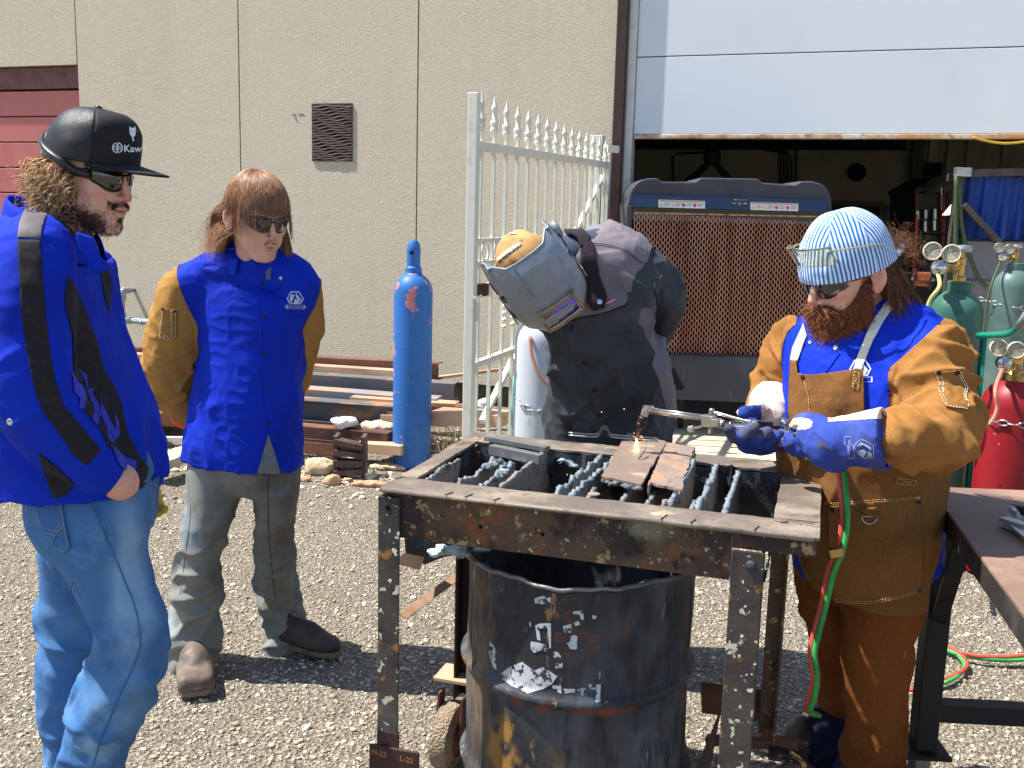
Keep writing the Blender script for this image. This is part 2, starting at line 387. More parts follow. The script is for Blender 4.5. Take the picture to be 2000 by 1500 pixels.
def text2(txt, size, cell=.006, bold=0., align='CENTER', space=1.):
    cu = bpy.data.curves.new('t', 'FONT'); cu.body = txt; cu.size = size; cu.align_x = align; cu.align_y = 'CENTER'; cu.offset = bold; cu.resolution_u = 3; cu.space_character = space
    o = bpy.data.objects.new('t', cu); COL.objects.link(o); bpy.context.view_layer.update()
    me = bpy.data.meshes.new_from_object(o.evaluated_get(bpy.context.evaluated_depsgraph_get()))
    import bmesh
    bm = bmesh.new(); bm.from_mesh(me)
    for ax in (0, 1):
        c = [v.co[ax] for v in bm.verts]; a, b = min(c), max(c); k = a+cell
        while k < b and cell:
            no = [0, 0, 0]; no[ax] = 1; co = [0, 0, 0]; co[ax] = k
            bmesh.ops.bisect_plane(bm, geom=bm.verts[:]+bm.edges[:]+bm.faces[:], plane_co=co, plane_no=no); k += cell
    bm.verts.index_update(); V = [(v.co.x, v.co.y) for v in bm.verts]; F = [[v.index for v in f.verts] for f in bm.faces]; bm.free()
    bpy.data.objects.remove(o); bpy.data.curves.remove(cu); bpy.data.meshes.remove(me); return V, F
def rng_s(a, b): return random.uniform(a, b)
# ================================================================ SETTING
m_wall = M('stucco', S(212, 200, 178), .92, layers=[(S(208, 196, 174), 2.2, .4, .9, 5), (S(232, 224, 206), 90, .5, .72, 3), (S(150, 136, 116), 130, .6, .76, 2), (S(186, 172, 150), 1., .5, .9, 6, 'n', (5, 5, .35), .4), (S(176, 162, 142), 1.1, .5, 1., 6, 'n', (1, 1, .25), .4)],
           bump=[(150, .6, .02, 'v'), (60, .3, .02), (9, .12, .05)])
m_wallbase = M('wall_base', S(84, 76, 66), .95, layers=[(S(50, 45, 40), 14, .4, .7)], bump=[(60, .5, .02)])
m_red = M('red_door_paint', S(196, 116, 108), .55, layers=[(S(178, 102, 96), 5, .45, .75, 5, 'n', (1, 1, .3)), (S(172, 104, 96), 30, .6, .8, 3)], bump=[(40, .06, .01)])
m_redcap = M('red_door_head', S(122, 84, 76), .7, layers=[(S(98, 66, 60), 8, .4, .7)])
m_doorw = M('white_door_paint', S(212, 219, 226), .6, layers=[(S(203, 210, 218), 1.5, .45, .9, 4)])
m_rustedge = M('rusted_door_edge', S(214, 210, 196), .6, layers=[(S(188, 140, 84), 6, .3, .62, 6), (S(112, 70, 44), 16, .48, .7, 6)])
m_dark = M('black_gap', S(22, 21, 20), .9)
m_brown = M('brown_downspout', S(68, 48, 46), .5, layers=[(S(52, 36, 34), 6, .4, .7)])
m_trim = M('white_trim', S(206, 206, 200), .5, layers=[(S(176, 172, 160), 8, .5, .8)])
m_vent = M('vent_metal', S(92, 74, 66), .6, layers=[(S(60, 47, 42), 9, .4, .7), (S(120, 100, 88), 40, .55, .75)])
m_int = M('interior_wall', S(186, 182, 164), .9, layers=[(S(160, 156, 140), 1.5, .4, .75, 5)])
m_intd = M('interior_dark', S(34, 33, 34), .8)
m_conc = M('concrete', S(198, 186, 160), .9, layers=[(S(172, 160, 136), 2, .42, .7, 6), (S(214, 204, 180), 60, .5, .75, 3)], bump=[(120, .3, .006), (8, .1, .02)])
m_ground = M('gravel_ground', S(180, 168, 148), .95, layers=[(S(140, 130, 116), 55, .1, .55, 2, 'v'), (S(182, 172, 154), 70, .45, .75, 3), (S(146, 135, 120), .9, .45, .75, 6), (S(150, 140, 122), 2.7, .5, .8, 5)],
             bump=[(70, 1., .03, 'v'), (160, .6, .012), (5, .2, .05)])
m_galv = M('galvanised_steel', S(168, 176, 182), .38, .75, layers=[(S(150, 160, 168), 60, .45, .6, 2), (S(196, 200, 202), 8, .6, .8)], bump=[(80, .05, .004)])
m_gate = M('cream_white_paint', S(222, 220, 206), .4, layers=[(S(202, 194, 168), 14, .5, .8, 4), (S(150, 112, 74), 30, .7, .82, 4)], bump=[(160, .04, .003)])
# ground: one sheet to the horizon, gently uneven near the camera
def ground_z(x, y):
    p = np.stack([np.asarray(x)*.9, np.asarray(y)*.9, np.zeros_like(x)+3.3], -1); q = p*5
    return .018*noise(p)+.006*noise(q)
gx = np.concatenate([[-150, -60, -20, -8], np.linspace(-4, 4, 161), [8, 20, 60, 150]]); gy = np.concatenate([[-30, -8, -2], np.linspace(0, 9, 181), [12, 30, 90, 260]])
GX, GY = np.meshgrid(gx, gy, indexing='ij'); near = (np.abs(GX) < 4.1) & (GY > -.1) & (GY < 9.1)
GZ = np.where(near, ground_z(GX, GY), 0)-.012; mb = MB(); mb.grid(np.stack([GX, GY, GZ], -1).transpose(1, 0, 2))
g = mb.obj('ground', m_ground, smooth=True); tag(g, kind='structure')
# loose stones lying on it
def ico():
    t = (1+5**.5)/2; v = np.array([(-1, t, 0), (1, t, 0), (-1, -t, 0), (1, -t, 0), (0, -1, t), (0, 1, t), (0, -1, -t), (0, 1, -t), (t, 0, -1), (t, 0, 1), (-t, 0, -1), (-t, 0, 1)])/np.sqrt(1+t*t)
    f = np.array([(0, 11, 5), (0, 5, 1), (0, 1, 7), (0, 7, 10), (0, 10, 11), (1, 5, 9), (5, 11, 4), (11, 10, 2), (10, 7, 6), (7, 1, 8), (3, 9, 4), (3, 4, 2), (3, 2, 6), (3, 6, 8), (3, 8, 9), (4, 9, 5), (2, 4, 11), (6, 2, 10), (8, 6, 7), (9, 8, 1)]); return v, f
IV, IF = ico()
def stones(name, X, Y, size, mat, zoff=0.):
    n = len(X); th = rng.uniform(0, 6.28, n); sc = size[:, None]*rng.uniform(.55, 1.25, (n, 3)); sc[:, 2] *= .62
    v = IV[None]*(1+rng.uniform(-.16, .16, (n, 12, 1)))*sc[:, None]; c, s_ = np.cos(th)[:, None], np.sin(th)[:, None]
    x = v[..., 0]*c-v[..., 1]*s_; y = v[..., 0]*s_+v[..., 1]*c; z = v[..., 2]+rng.normal(0, .25, (n, 1))*v[..., 0]
    P = np.stack([x+X[:, None], y+Y[:, None], z+(ground_z(X, Y)-.012+size*.22+zoff)[:, None]], -1).reshape(-1, 3)
    F = (IF[None]+12*np.arange(n)[:, None, None]).reshape(-1, 3)
    tone = np.repeat(rng.uniform(0, 1, n), 12)
    return mesh_obj(name, P, F, mat, smooth=True, attrs={'tone': tone})
def scatter(n, y0, y1, pw=1.):
    u = rng.uniform(0, 1, n); Y = y0+(y1-y0)*u**pw; X = rng.uniform(-.62, .62, n)*(Y+.25); return X, Y
m_peb = M('pebble', S(204, 190, 166), .85, layers=[(S(146, 135, 121), 1, .0, .3, 0, 'attr:tone'), (S(206, 193, 170), 1, .45, .6, 0, 'attr:tone'), (S(194, 176, 150), 1, .7, .78, 0, 'attr:tone'), (S(234, 226, 210), 1, .9, .97, 0, 'attr:tone'), (S(130, 118, 104), 90, .55, .8, 3)], bump=[(260, .3, .004)])
X, Y = scatter(62000, 1.9, 5.0, 1.15); o = stones('gravel', X, Y, np.clip(rng.lognormal(-5.62, .48, len(X)), .0014, .013), m_peb); tag(o, kind='stuff')
X, Y = scatter(9000, 5.0, 7.6); o = stones('gravel', X, Y, np.clip(rng.lognormal(-4.8, .45, len(X)), .004, .024), m_peb); tag(o, kind='stuff')
# ---- building frame of reference
W0 = V3(-.28, 8.07, 0); WA = math.radians(19.3); WU = V3(math.cos(WA), -math.sin(WA), 0); WN = V3(-math.sin(WA), -math.cos(WA), 0); WZ = V3(0, 0, 1)
WR = np.array([WU, -WN, WZ])
def ws(px, py, out=0.):
    p = onplane(px, py, W0+WN*out, WN)-W0; return float(p@WU), float(p[2])
def W(s, z, out=0.): return W0+s*WU+WN*out+WZ*z
def wbox(mb, s0, s1, z0, z1, o0, o1, mi=0): return mb.box(W((s0+s1)/2, (z0+z1)/2, (o0+o1)/2), ((s1-s0)/2, (o1-o0)/2, (z1-z0)/2), WR, mi)
bld = thing('workshop_building', 'tan stucco workshop building with tall white overhead door and red door at its left', 'building', W0)
sA, sB, sC, sE = ws(148, 60)[0], ws(467, 150)[0], ws(814, 350)[0], ws(1203, 150)[0]
TOP = 4.6; rz = ws(74, 128)[1]
pan = [(sA-6, sA-4.1, 0), (sA-4.1, sA-.0, rz), (sA, sB, 0), (sB, sC, 0), (sC, sE, 0)]
for (a, b, z) in pan:
    mb = MB(); wbox(mb, a+.006, b-.006, max(z, .16), TOP, -.2, 0); mb.obj('wall_panel', m_wall, bld)
mb = MB(); wbox(mb, sA-6, sE-.01, -.1, .155, -.2, -.03); mb.obj('wall_base', m_wallbase, bld)
mb = MB(); wbox(mb, sA-6, sE-.02, .17, TOP-.02, -.24, -.205); mb.obj('wall_joint_backing', m_wallbase, bld)
# red sectional door
rd = thing('red_door', None, None, W(sA-2, 0)); rd.parent = bld; rd.location = tuple(W(sA-2, 0)-W0)
mb = MB(); wbox(mb, sA-4.09, sA-.01, rz-.2, rz-.01, -.2, -.05); mb.obj('door_head', m_redcap, rd)
k = rz-.21
while k > .1:
    mb = MB(); wbox(mb, sA-4.08, sA-.012, k-.232, k-.006, -.16, -.07); mb.obj('door_slat', m_red, rd, bevel=.006); k -= .236
# wall vent
vs0, vz1 = ws(612, 205); vs1, vz0 = ws(687, 313)
vt = thing('wall_vent', None, None, (0, 0, 0)); vt.parent = bld; vt.location = tuple(W((vs0+vs1)/2, vz0)-W0)
mb = MB(); wbox(mb, vs0-.01, vs1+.01, vz0-.01, vz0+.0, .002, .010); wbox(mb, vs0-.01, vs1+.01, vz1, vz1+.01, .002, .010); wbox(mb, vs0-.01, vs0, vz0, vz1, .002, .010); wbox(mb, vs1, vs1+.01, vz0, vz1, .002, .010); mb.obj('vent_frame', m_vent, vt)
mb = MB(); wbox(mb, vs0, vs1, vz0, vz1, .002, .006); mb.obj('vent_back', m_dark, vt)
nsl = 21
for i in range(nsl):
    z = vz0+(i+.5)*(vz1-vz0)/nsl; P = []
    for j in range(19):
        s_ = vs0+(vs1-vs0)*j/18; dz = .004*math.sin(j*.9+i*1.7)+.005*math.sin(j*.37+i*.9); P.append([W(s_, z-.007+dz, .012), W(s_, z+.006+dz, .008), W(s_, z+.008+dz, .006)])
    MB().grid(P).obj('vent_slat', m_vent, vt, solid=.003)
# small painted-out patch and bolt beside the vent
ps, pz = ws(582, 235); mb = MB()
for a, b, c_, d_ in ((ps-.06, ps-.02, pz+.05, pz+.052), (ps+.0, ps+.06, pz+.05, pz+.052)): wbox(mb, a, b, c_, d_, .0, .003)
mb.lathe([(.006, 0), (.006, .006)], W(ps-.02, pz+.015, 0), WN, 8); mb.obj('wall_bolt', m_vent, bld)
# downspout and jamb
d0, d1 = ws(1201, 200)[0], ws(1222, 200)[0]
mb = MB(); wbox(mb, d0, d1, 0, TOP, .004, .05); mb.obj('downspout', m_brown, bld, bevel=.008)
j0, j1 = ws(1223, 200)[0], ws(1238, 200)[0]
mb = MB(); wbox(mb, j0, j1, 0, TOP, -.1, .004); mb.obj('door_jamb', m_trim, bld, bevel=.003)
mb = MB(); wbox(mb, sE-.004, j0-.002, 0, TOP, -.2, -.002); mb.obj('wall_panel', m_wall, bld)
s1 = j1+6.2
mb = MB(); wbox(mb, s1, s1+.12, 0, TOP, -.1, .02); mb.obj('door_jamb', m_trim, bld, bevel=.004)
mb = MB(); wbox(mb, s1+.125, s1+4, 0, TOP, -.2, 0); mb.obj('wall_panel', m_wall, bld)
# overhead door, partly raised
od = thing('overhead_door', None, None); od.parent = bld; od.location = tuple(W(j1+3, 0)-W0)
zb = ws(1500, 272, -.06)[1]; zs = ws(1500, 107, -.06)[1]; hs = zs-zb
for i in range(4):
    a = zb+.035 if i == 0 else zb+i*hs+.006; mb = MB(); wbox(mb, j1+.004, s1-.004, a, zb+(i+1)*hs-.002, -.07, -.02)
    mb.obj('door_panel', m_doorw, od, bevel=.003)
mb = MB(); wbox(mb, j1+.004, s1-.004, zb, zb+.033, -.075, -.015); mb.obj('bottom_rail', m_rustedge, od, bevel=.006)
# the room behind
rm = thing('interior_room', None, None); rm.parent = bld; rm.location = tuple(W(j1+3, 0)-W0)
bk = -8.6
mb = MB(); wbox(mb, j1-2.4, s1+2, -.05, 4.3, bk-.1, bk); mb.obj('back_wall', m_int, rm)
mb = MB(); wbox(mb, j1-2.5, j1-2.4, -.05, 4.3, bk, -.25); mb.obj('side_wall', m_int, rm)
mb = MB(); wbox(mb, s1+2, s1+2.1, -.05, 4.3, bk, -.25); mb.obj('side_wall', m_int, rm)
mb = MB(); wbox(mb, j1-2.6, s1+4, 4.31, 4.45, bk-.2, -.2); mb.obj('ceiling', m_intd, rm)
mb = MB(); wbox(mb, j1-2.5, s1+2.1, -.06, .012, bk, -.12); mb.obj('floor', M('shop_floor', S(150, 144, 134), .7, layers=[(S(110, 104, 98), 1.3, .4, .7, 5)]), rm)
def bw(px, py, out=0.): return onplane(px, py, W0+WN*(bk+out), WN)
def bwbox(mb, x0, y0, x1, y1, t=.06):
    a = bw(x0, y1)-W0; b = bw(x1, y0)-W0; return wbox(mb, a@WU, b@WU, a[2], b[2], bk+.001, bk+t)
mb = MB(); bwbox(mb, 1556, 394, 1727, 399, .08); bwbox(mb, 1722, 400, 1727, 700, .08); bwbox(mb, 1556, 400, 1561, 700, .08); mb.obj('inner_door_frame', M('door_frame_paint', S(120, 116, 96), .6), rm)
mb = MB(); bwbox(mb, 1562, 400, 1721, 700, .04); mb.obj('inner_door', M('inner_door_paint', S(58, 56, 58), .6), rm)
mb = MB(); bwbox(mb, 1766, 262, 1786, 700, .35); mb.obj('pillar', M('pillar_paint', S(92, 90, 82), .7), rm)
for x in (1812, 1848, 1886, 1905, 1955): mb = MB(); bwbox(mb, x, 262, x+5, 500, .12); mb.obj('wall_rib', m_int, rm)
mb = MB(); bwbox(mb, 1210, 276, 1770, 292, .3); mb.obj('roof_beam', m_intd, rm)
m_pipe = M('conduit', S(60, 60, 58), .5, .4)
for i, x in enumerate((1524, 1531, 1538, 1546, 1556)):
    mb = MB(); mb.tube([bw(x, 700, .08), bw(x, 300+i*3 if i < 4 else 262, .08)]+([bw(x-10, 293+i, .08), bw(x-34, 293+i, .08)] if i < 4 else []), .014, 8); mb.obj('conduit', m_pipe, rm)
mb = MB(); mb.tube([bw(1315, 420, .08), bw(1315, 306, .08), bw(1325, 300, .08), bw(1380, 298, .08)], .016, 8); mb.obj('conduit', m_pipe, rm)
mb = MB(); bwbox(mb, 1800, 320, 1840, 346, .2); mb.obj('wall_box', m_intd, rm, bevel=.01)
# clock on back wall
cc = bw(1674, 337, .05); R_ = 17/ppm(cc); ck = thing('wall_clock', 'round dark-rimmed clock high on the dim back wall inside the doorway', 'clock', cc)
MB().lathe([(R_*.86, 0), (R_, 0), (R_*1.02, .03), (R_*.95, .05), (R_*.86, .04)], cc, WN, 36).obj('clock_rim', m_dark, ck, smooth=True)
MB().lathe([(0, .012), (R_*.88, .012)], cc, WN, 36).obj('clock_face', M('clock_face', S(120, 116, 110), .6), ck)
for i in range(12):
    a = i*math.pi/6; p = cc+WN*.016+WU*math.sin(a)*R_*.7+WZ*math.cos(a)*R_*.7; MB().box(p, (.008, .002, .014), WR).obj('hour_mark', m_dark, ck)
for a, l in ((1.9, .5), (.4, .72)):
    d = WU*math.sin(a)+WZ*math.cos(a); MB().bar(cc+WN*.02, cc+WN*.02+d*R_*l, .008, .004, up=WN).obj('clock_hand', m_dark, ck)
# hanging exhaust duct with two arms
dc = at(1391, 300, 11.5); dt = thing('exhaust_duct', 'dark hanging exhaust duct that splits into two arms above the evaporative cooler', 'duct', dc)
u_ = 1/ppm(dc)
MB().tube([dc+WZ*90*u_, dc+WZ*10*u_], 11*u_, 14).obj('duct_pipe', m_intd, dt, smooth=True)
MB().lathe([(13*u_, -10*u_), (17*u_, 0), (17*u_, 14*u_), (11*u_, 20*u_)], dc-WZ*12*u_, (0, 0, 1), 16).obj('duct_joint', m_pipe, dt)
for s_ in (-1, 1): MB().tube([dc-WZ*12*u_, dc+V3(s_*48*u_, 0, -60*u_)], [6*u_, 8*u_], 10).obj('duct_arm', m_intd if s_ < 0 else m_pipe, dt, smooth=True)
# concrete apron before the overhead door
a0, a1 = ws(1212, 600)[0], s1+3
mb = MB(); nx_ = 6
for i in range(nx_):
    x0 = a0+(a1-a0)*i/nx_; x1 = a0+(a1-a0)*(i+1)/nx_
    mb = MB(); wbox(mb, x0+.006, x1-.006, -.08, .045, .0, 2.15) if i else wbox(mb, x0, x1-.006, -.08, .045, 0, 2.15)
    o = mb.obj('concrete_apron', m_conc, bevel=.008); tag(o, kind='structure')
# ---- galvanised pipe run on the wall
def onw(px, py, out): return onplane(px, py, W0+WN*out, WN)
pr = thing('wall_pipe', 'galvanised steel pipe with elbow and tee sticking out of the stucco wall', 'pipe', onw(240, 620, .1))
r_ = .024; e0 = onw(262, 566, 0); e1 = onw(240, 568, .14); e2 = onw(240, 625, .14); e3 = onw(150, 622, .14); e4 = onw(345, 632, .14)
MB().tube([e0, e1+(e0-e1)*.2, e1, e1+(e2-e1)*.15, e2], r_*.8, 12).obj('riser', m_galv, pr, smooth=True)
MB().tube([e1+(e0-e1)*.55, e1+(e0-e1)*.15, e1, e1+(e2-e1)*.22, e1+(e2-e1)*.32], r_*1.25, 12, sm=3).obj('elbow', m_galv, pr, smooth=True)
MB().tube([e3, e2, e4], r_*.8, 12).obj('run', m_galv, pr, smooth=True)
MB().tube([e2-WU*.1, e2+WU*.1], r_*1.25, 12).tube([e2+(e1-e2)*.25, e2], r_*1.25, 12).obj('tee', m_galv, pr, smooth=True)
MB().tube([e2+WU*.13, e2+WU*.2], r_*1.15, 8).tube([e2+WU*.2, e2+WU*.23], r_*1.4, 6).tube([e2+WU*.23, e2+WU*.33], r_*1.1, 12).obj('union', m_galv, pr)
# ---- ornamental gate standing open
GL = at(921, 500, 4.75)*[1, 1, 0]; GR = at(1181, 500, 7.42)*[1, 1, 0]; GU = nrm(GR-GL); GLen = np.linalg.norm(GR-GL); GNn = np.cross(GU, WZ)
def gz(px, py, D): return at(px, py, D)[2]
zt0, zt1 = gz(932, 172, 4.8), gz(1175, 271, 7.36)
def gx_(t): return GL+(GR-GL)*t
def tt(px):
    r = ray(px, 500); k = np.linalg.solve(np.array([[r[0], -(GR-GL)[0]], [r[1], -(GR-GL)[1]]]), (GL-CP)[:2]); return float(k[1])
gt = thing('yard_gate', 'tall cream-white spear-topped steel gate standing open before the stucco wall', 'gate', GL)
gR = np.array([GU, -GNn, WZ]); zpt = gz(922, 181, 4.75)
MB().box((GL*[1, 1, 0])+WZ*((zpt+.05)/2), (.024, .024, (zpt-.05)/2), gR).obj('gate_post', m_gate, gt, bevel=.004)
tipx = np.array([205, 288, 363, 440, 512, 583, 652, 716, 778, 842, 893, 950, 1003, 1057, 1103])/3.75+880
TT = np.array([tt(x) for x in tipx]); print('gate t', TT.round(3))
TT = np.linspace(.035, .96, 15)
def rail(z0, z1, t0, t1, h, name='gate_rail', th=.018): MB().bar(gx_(t0)+WZ*z0, gx_(t1)+WZ*z1, th*2, h).obj(name, m_gate, gt, bevel=.003)
zr0, zr1 = gz(935, 285, 4.8), gz(1180, 322, 7.36)
zt = lambda t, a, b: a+(b-a)*t
for t in TT:
    b = gx_(t); zt_ = zt(t, zt0, zt1); mb = MB(); mb.box(b+WZ*((.14+zt_-.2)/2), (.0085, .0085, (zt_-.2-.14)/2), gR)
    mb.obj('picket', m_gate, gt)
    MB().lathe([(.0, 0), (.011, -.05), (.014, -.055), (.018, -.07), (.013, -.078), (.012, -.12), (.02, -.128), (.022, -.14), (.014, -.15), (.019, -.158), (.021, -.17), (.012, -.185), (.01, -.22)][::-1], b+WZ*zt_, (0, 0, 1), 8).obj('spear_point', m_gate, gt, smooth=True)
rail(zr0, zr1, .01, .99, .045)
z2a, z2b = gz(925, 469, 4.8), gz(990, 470, 5.3); tb = tt(985); sl_ = (z2b-z2a)/tb
rail(z2a, z2a+0*sl_, .01, .99, .018, th=.011); z3 = gz(925, 514, 4.8); rail(z3, z3, .01, .99, .018, th=.011)
for t in (TT[:-1]+TT[1:])/2:
    MB().tube([gx_(t)+WZ*(z2a+z3)/2+((z2a-z3)/2-.008)*(math.cos(a)*GU+math.sin(a)*WZ) for a in np.linspace(0, 2*math.pi, 21)], .007, 6, cap=False).obj('ring', m_gate, gt, smooth=True)
zl = gz(925, 713, 4.8); rail(zl, zl, .01, .99, .03); rail(.16, .16, .01, .99, .04)
MB().bar(gx_(.1)+WZ*gz(950, 830, 4.95)-GNn*.03, gx_(.985)+WZ*gz(1175, 345, 7.4)-GNn*.03, .03, .03).obj('diagonal_brace', m_gate, gt, bevel=.003)
zk = gz(935, 566, 4.8)
MB().box(gx_(.03)+WZ*zk+GNn*.03, (.035, .02, .03), gR).obj('latch_box', M('latch_rust', S(70, 44, 30), .7, layers=[(S(40, 28, 22), 30, .4, .7)]), gt, bevel=.004)
MB().bar(gx_(.05)+WZ*zk, gx_(.3)+WZ*zk, .03, .045).obj('latch_bar', m_gate, gt, bevel=.003)
MB().tube([gx_(-.01)+WZ*(zk-.03)+GNn*.03, gx_(.05)+WZ*(zk-.03)+GNn*.04], .007, 8).box(GL+WZ*(zk-.1)+GNn*.03, (.01, .008, .045), gR).obj('latch_bolt', m_gate, gt)
for k in range(4):
    for j in range(2):
        c = gx_(.16+.05*j)+WZ*(gz(985, 600, 5.2)-k*.035)+GNn*.02; MB().bar(c-GU*.02+WZ*.015, c, .012, .012).bar(c, c+GU*.02+WZ*.015, .012, .012).obj('chevron', m_gate, gt)
# posts the gate hangs on
def post(x0, x1, ytop, D, label):
    a = at(x0, 400, D); b = at(x1, 400, D); c = (a+b)/2; w_ = abs(b[0]-a[0])/2; z = at((x0+x1)/2, ytop, D)[2]; o = MB().box(V3(c[0], D+w_, z/2), (w_, w_, z/2), gR).obj('gate_post', m_gate, bevel=.004)
    tag(o, label, 'post', 'white posts where the gate is hinged'); return o
post(1151, 1176, 264, 7.5, 'white square post behind the hinge end of the gate pickets'); p2 = post(1176, 1190, 283, 7.36, 'white square post with bracket beside brown downspout')
MB().bar(at(1185, 290, 7.3), at(1207, 292, 7.36), .03, .05).obj('bracket', m_gate, p2)
# ================================================================ GAS CYLINDERS, COOLER, BOOTH, STEEL PILE
m_blue = M('blue_cylinder_paint', S(44, 104, 178), .5, layers=[(S(70, 124, 186), 3.5, .5, .8, 5, 'n', (1, 1, .5)), (S(196, 122, 122), 7, .615, .63, 7), (S(196, 120, 118), 24, .69, .705, 5), (S(140, 140, 122), 13, .70, .74, 5), (S(30, 80, 150), 30, .6, .75, 4)], bump=[(60, .08, .004), (9, .05, .01)])
m_green = M('green_cylinder_paint', S(52, 98, 84), .45, layers=[(S(70, 114, 100), 3, .45, .75, 4, 'n', (1, 1, .4)), (S(160, 104, 86), 13, .64, .67, 7), (S(176, 160, 140), 34, .7, .73, 4), (S(34, 70, 62), 7, .6, .8)], bump=[(50, .08, .004)])
m_ggrey = M('grey_green_cylinder_paint', S(88, 112, 108), .45, layers=[(S(66, 88, 86), 3, .4, .7, 4)])
m_redc = M('red_cylinder_paint', S(146, 26, 36), .45, layers=[(S(196, 150, 130), 22, .68, .71, 6), (S(120, 18, 26), 4, .45, .75, 4), (S(70, 30, 30), 18, .68, .76, 5)], bump=[(50, .06, .004)])
m_white = M('pale_cylinder_paint', S(196, 204, 210), .5, layers=[(S(168, 160, 146), 8, .62, .72, 7), (S(170, 180, 188), 5, .45, .8, 5, 'n', (1, 1, .4)), (S(150, 150, 146), 28, .7, .76, 4)], bump=[(50, .06, .004)])
m_brass = M('brass', S(196, 160, 96), .3, .9); m_chrome = M('chrome', S(205, 208, 212), .16, 1.); m_gface = M('gauge_face', S(226, 216, 190), .35, coat=.5)
m_blk = M('black_rubber', S(28, 28, 30), .6)
m_steelw = M('plated_steel', S(176, 178, 180), .34, .8, layers=[(S(140, 140, 140), 40, .55, .75)])
def cylinder(name, label, px, D, r, top, mat, style, cat='gas cylinder', base=None, group='gas cylinders', rimmat=None):
    """top = height of the shoulder crown"""
    c = at(px, 600, D); c = V3(c[0], D, 0); t = thing(name, label, cat, c, group); sh = top-r*1.05
    k = 40; prof = [(0, .0), (r*.8, .0), (r*.97, .012), (r, .05), (r, sh)]
    for a in np.linspace(0, 1, 9)[1:]: q = a*math.pi/2*.93; prof.append((r*math.cos(q)*.98+r*.02, sh+r*1.0*math.sin(q)))
    MB().lathe(prof, c, k=k).obj('cylinder_body', mat, t, auto=.6)
    if style == 'cap':
        z = sh+r*.98
        MB().lathe([(r*.44, z-.02), (r*.42, z+.03), (r*.35, z+.04), (r*.34, z+.1), (r*.36, z+.13), (r*.33, z+.165), (r*.2, z+.19), (0, z+.195)], c, k=28).obj('valve_cap', mat, t, auto=.5)
        MB().lathe([(.0, 0), (.012, 0), (.012, .004)], c+V3(-.2, -1, 0)/1.02*r*.345+WZ*(z+.12), (-.2, -1, 0), 12).obj('cap_hole', m_dark, t)
        MB().lathe([(r*.46, z-.035), (r*.5, z-.02), (r*.46, z+.0)], c, k=28).obj('neck_ring', mat, t, smooth=True)
    return t, c, sh+r
def gauges(t, c, z, d=(-1, -.3), s=1., hose=None, hmat=None, wheel=True, label=None):
    """valve with handwheel, regulator body and two dial gauges; d = direction the regulator sticks out"""
    d = nrm(V3(d[0], d[1], 0)); side = np.cross(WZ, d); v = c+WZ*z
    MB().lathe([(.026*s, -.02), (.026*s, .02), (.018*s, .03), (.016*s, .075*s), (.02*s, .08*s), (.02*s, .1*s), (.01*s, .105*s), (.008*s, .13*s)], v, k=16).obj('valve_body', m_brass, t, auto=.6)
    if wheel: MB().lathe([(.02, .128*s), (.036*s, .13*s), (.04*s, .142*s), (.036*s, .155*s), (.01, .158*s)], v, k=18).obj('hand_wheel', m_steelw, t, auto=.6)
    p = v+WZ*.06*s; MB().tube([p, p+d*.1*s], [.014*s, .013*s], 10).lathe([(.018*s, .0), (.018*s, .025*s)], p+d*.04*s, d, 6).obj('inlet_stem', m_brass, t, auto=.6)
    q = p+d*.12*s; MB().lathe([(.01, -.03*s), (.03*s, -.025*s), (.034*s, 0), (.03*s, .02*s), (.016*s, .03*s), (.012*s, .055*s), (.01, .056*s)], q, V3(0, -1, 0)+d*.3, 18).obj('regulator', m_chrome, t, auto=.6)
    fw = nrm(V3(-.25, -1, .08))
    for i, (a, b) in enumerate(((.045, .062), (-.035, .07))):
        g_ = q+side*0+V3(1, 0, 0)*(a*s)*(1 if d[0] < 0 else 1)+WZ*b*s+V3(0, -.01, 0)
        MB().tube([q+WZ*.015*s, g_], .007*s, 8).obj('gauge_stem', m_brass, t)
        MB().lathe([(0, -.02*s), (.034*s, -.02*s), (.038*s, -.012*s), (.038*s, .012*s), (.035*s, .014*s), (.033*s, .009*s)], g_, fw, 24).obj('gauge_case', m_gface if s > .8 else m_steelw, t, auto=.6)
        gf = MB().lathe([(0, .0095*s), (.033*s, .0095*s)], g_, fw, 24).obj('gauge_dial', m_gface, t)
        X_ = nrm(np.cross((0, 0, 1), fw)); Y_ = np.cross(fw, X_); mb = MB()
        for k in range(9):
            a_ = math.radians(-130+k*32); dd = X_*math.sin(a_)+Y_*math.cos(a_); mb.bar(g_+fw*.0105*s+dd*.024*s, g_+fw*.0105*s+dd*.03*s, .002*s, .0006, up=fw)
        mb.bar(g_+fw*.0112*s, g_+fw*.0112*s+(X_*.6+Y_*.5)*.028*s, .0025*s, .0006, up=fw); tag(mb.obj('dial_marks', m_blk, t), kind='stuff')
    if hose: MB().tube([q+d*.0-WZ*.02*s]+[np.asarray(h) for h in hose], .008*s*1.1, 8, sm=4).obj('hose', hmat, t, smooth=True)
    return q
m_hg = M('green_hose', S(70, 168, 84), .45, layers=[(S(44, 130, 64), 5, .45, .7)]); m_hr = M('red_hose', S(206, 84, 72), .45, layers=[(S(160, 56, 50), 5, .45, .7)])
m_hpale = M('pale_hose', S(176, 180, 120), .5); m_hyel = M('yellow_fitting', S(210, 180, 60), .4)
c1 = cylinder('gas_cylinder', 'tall bright blue capped cylinder with chipped paint standing alone by the steel pile', 807, 5.95, .116, at(800, 530, 5.95)[2], m_blue, 'cap')
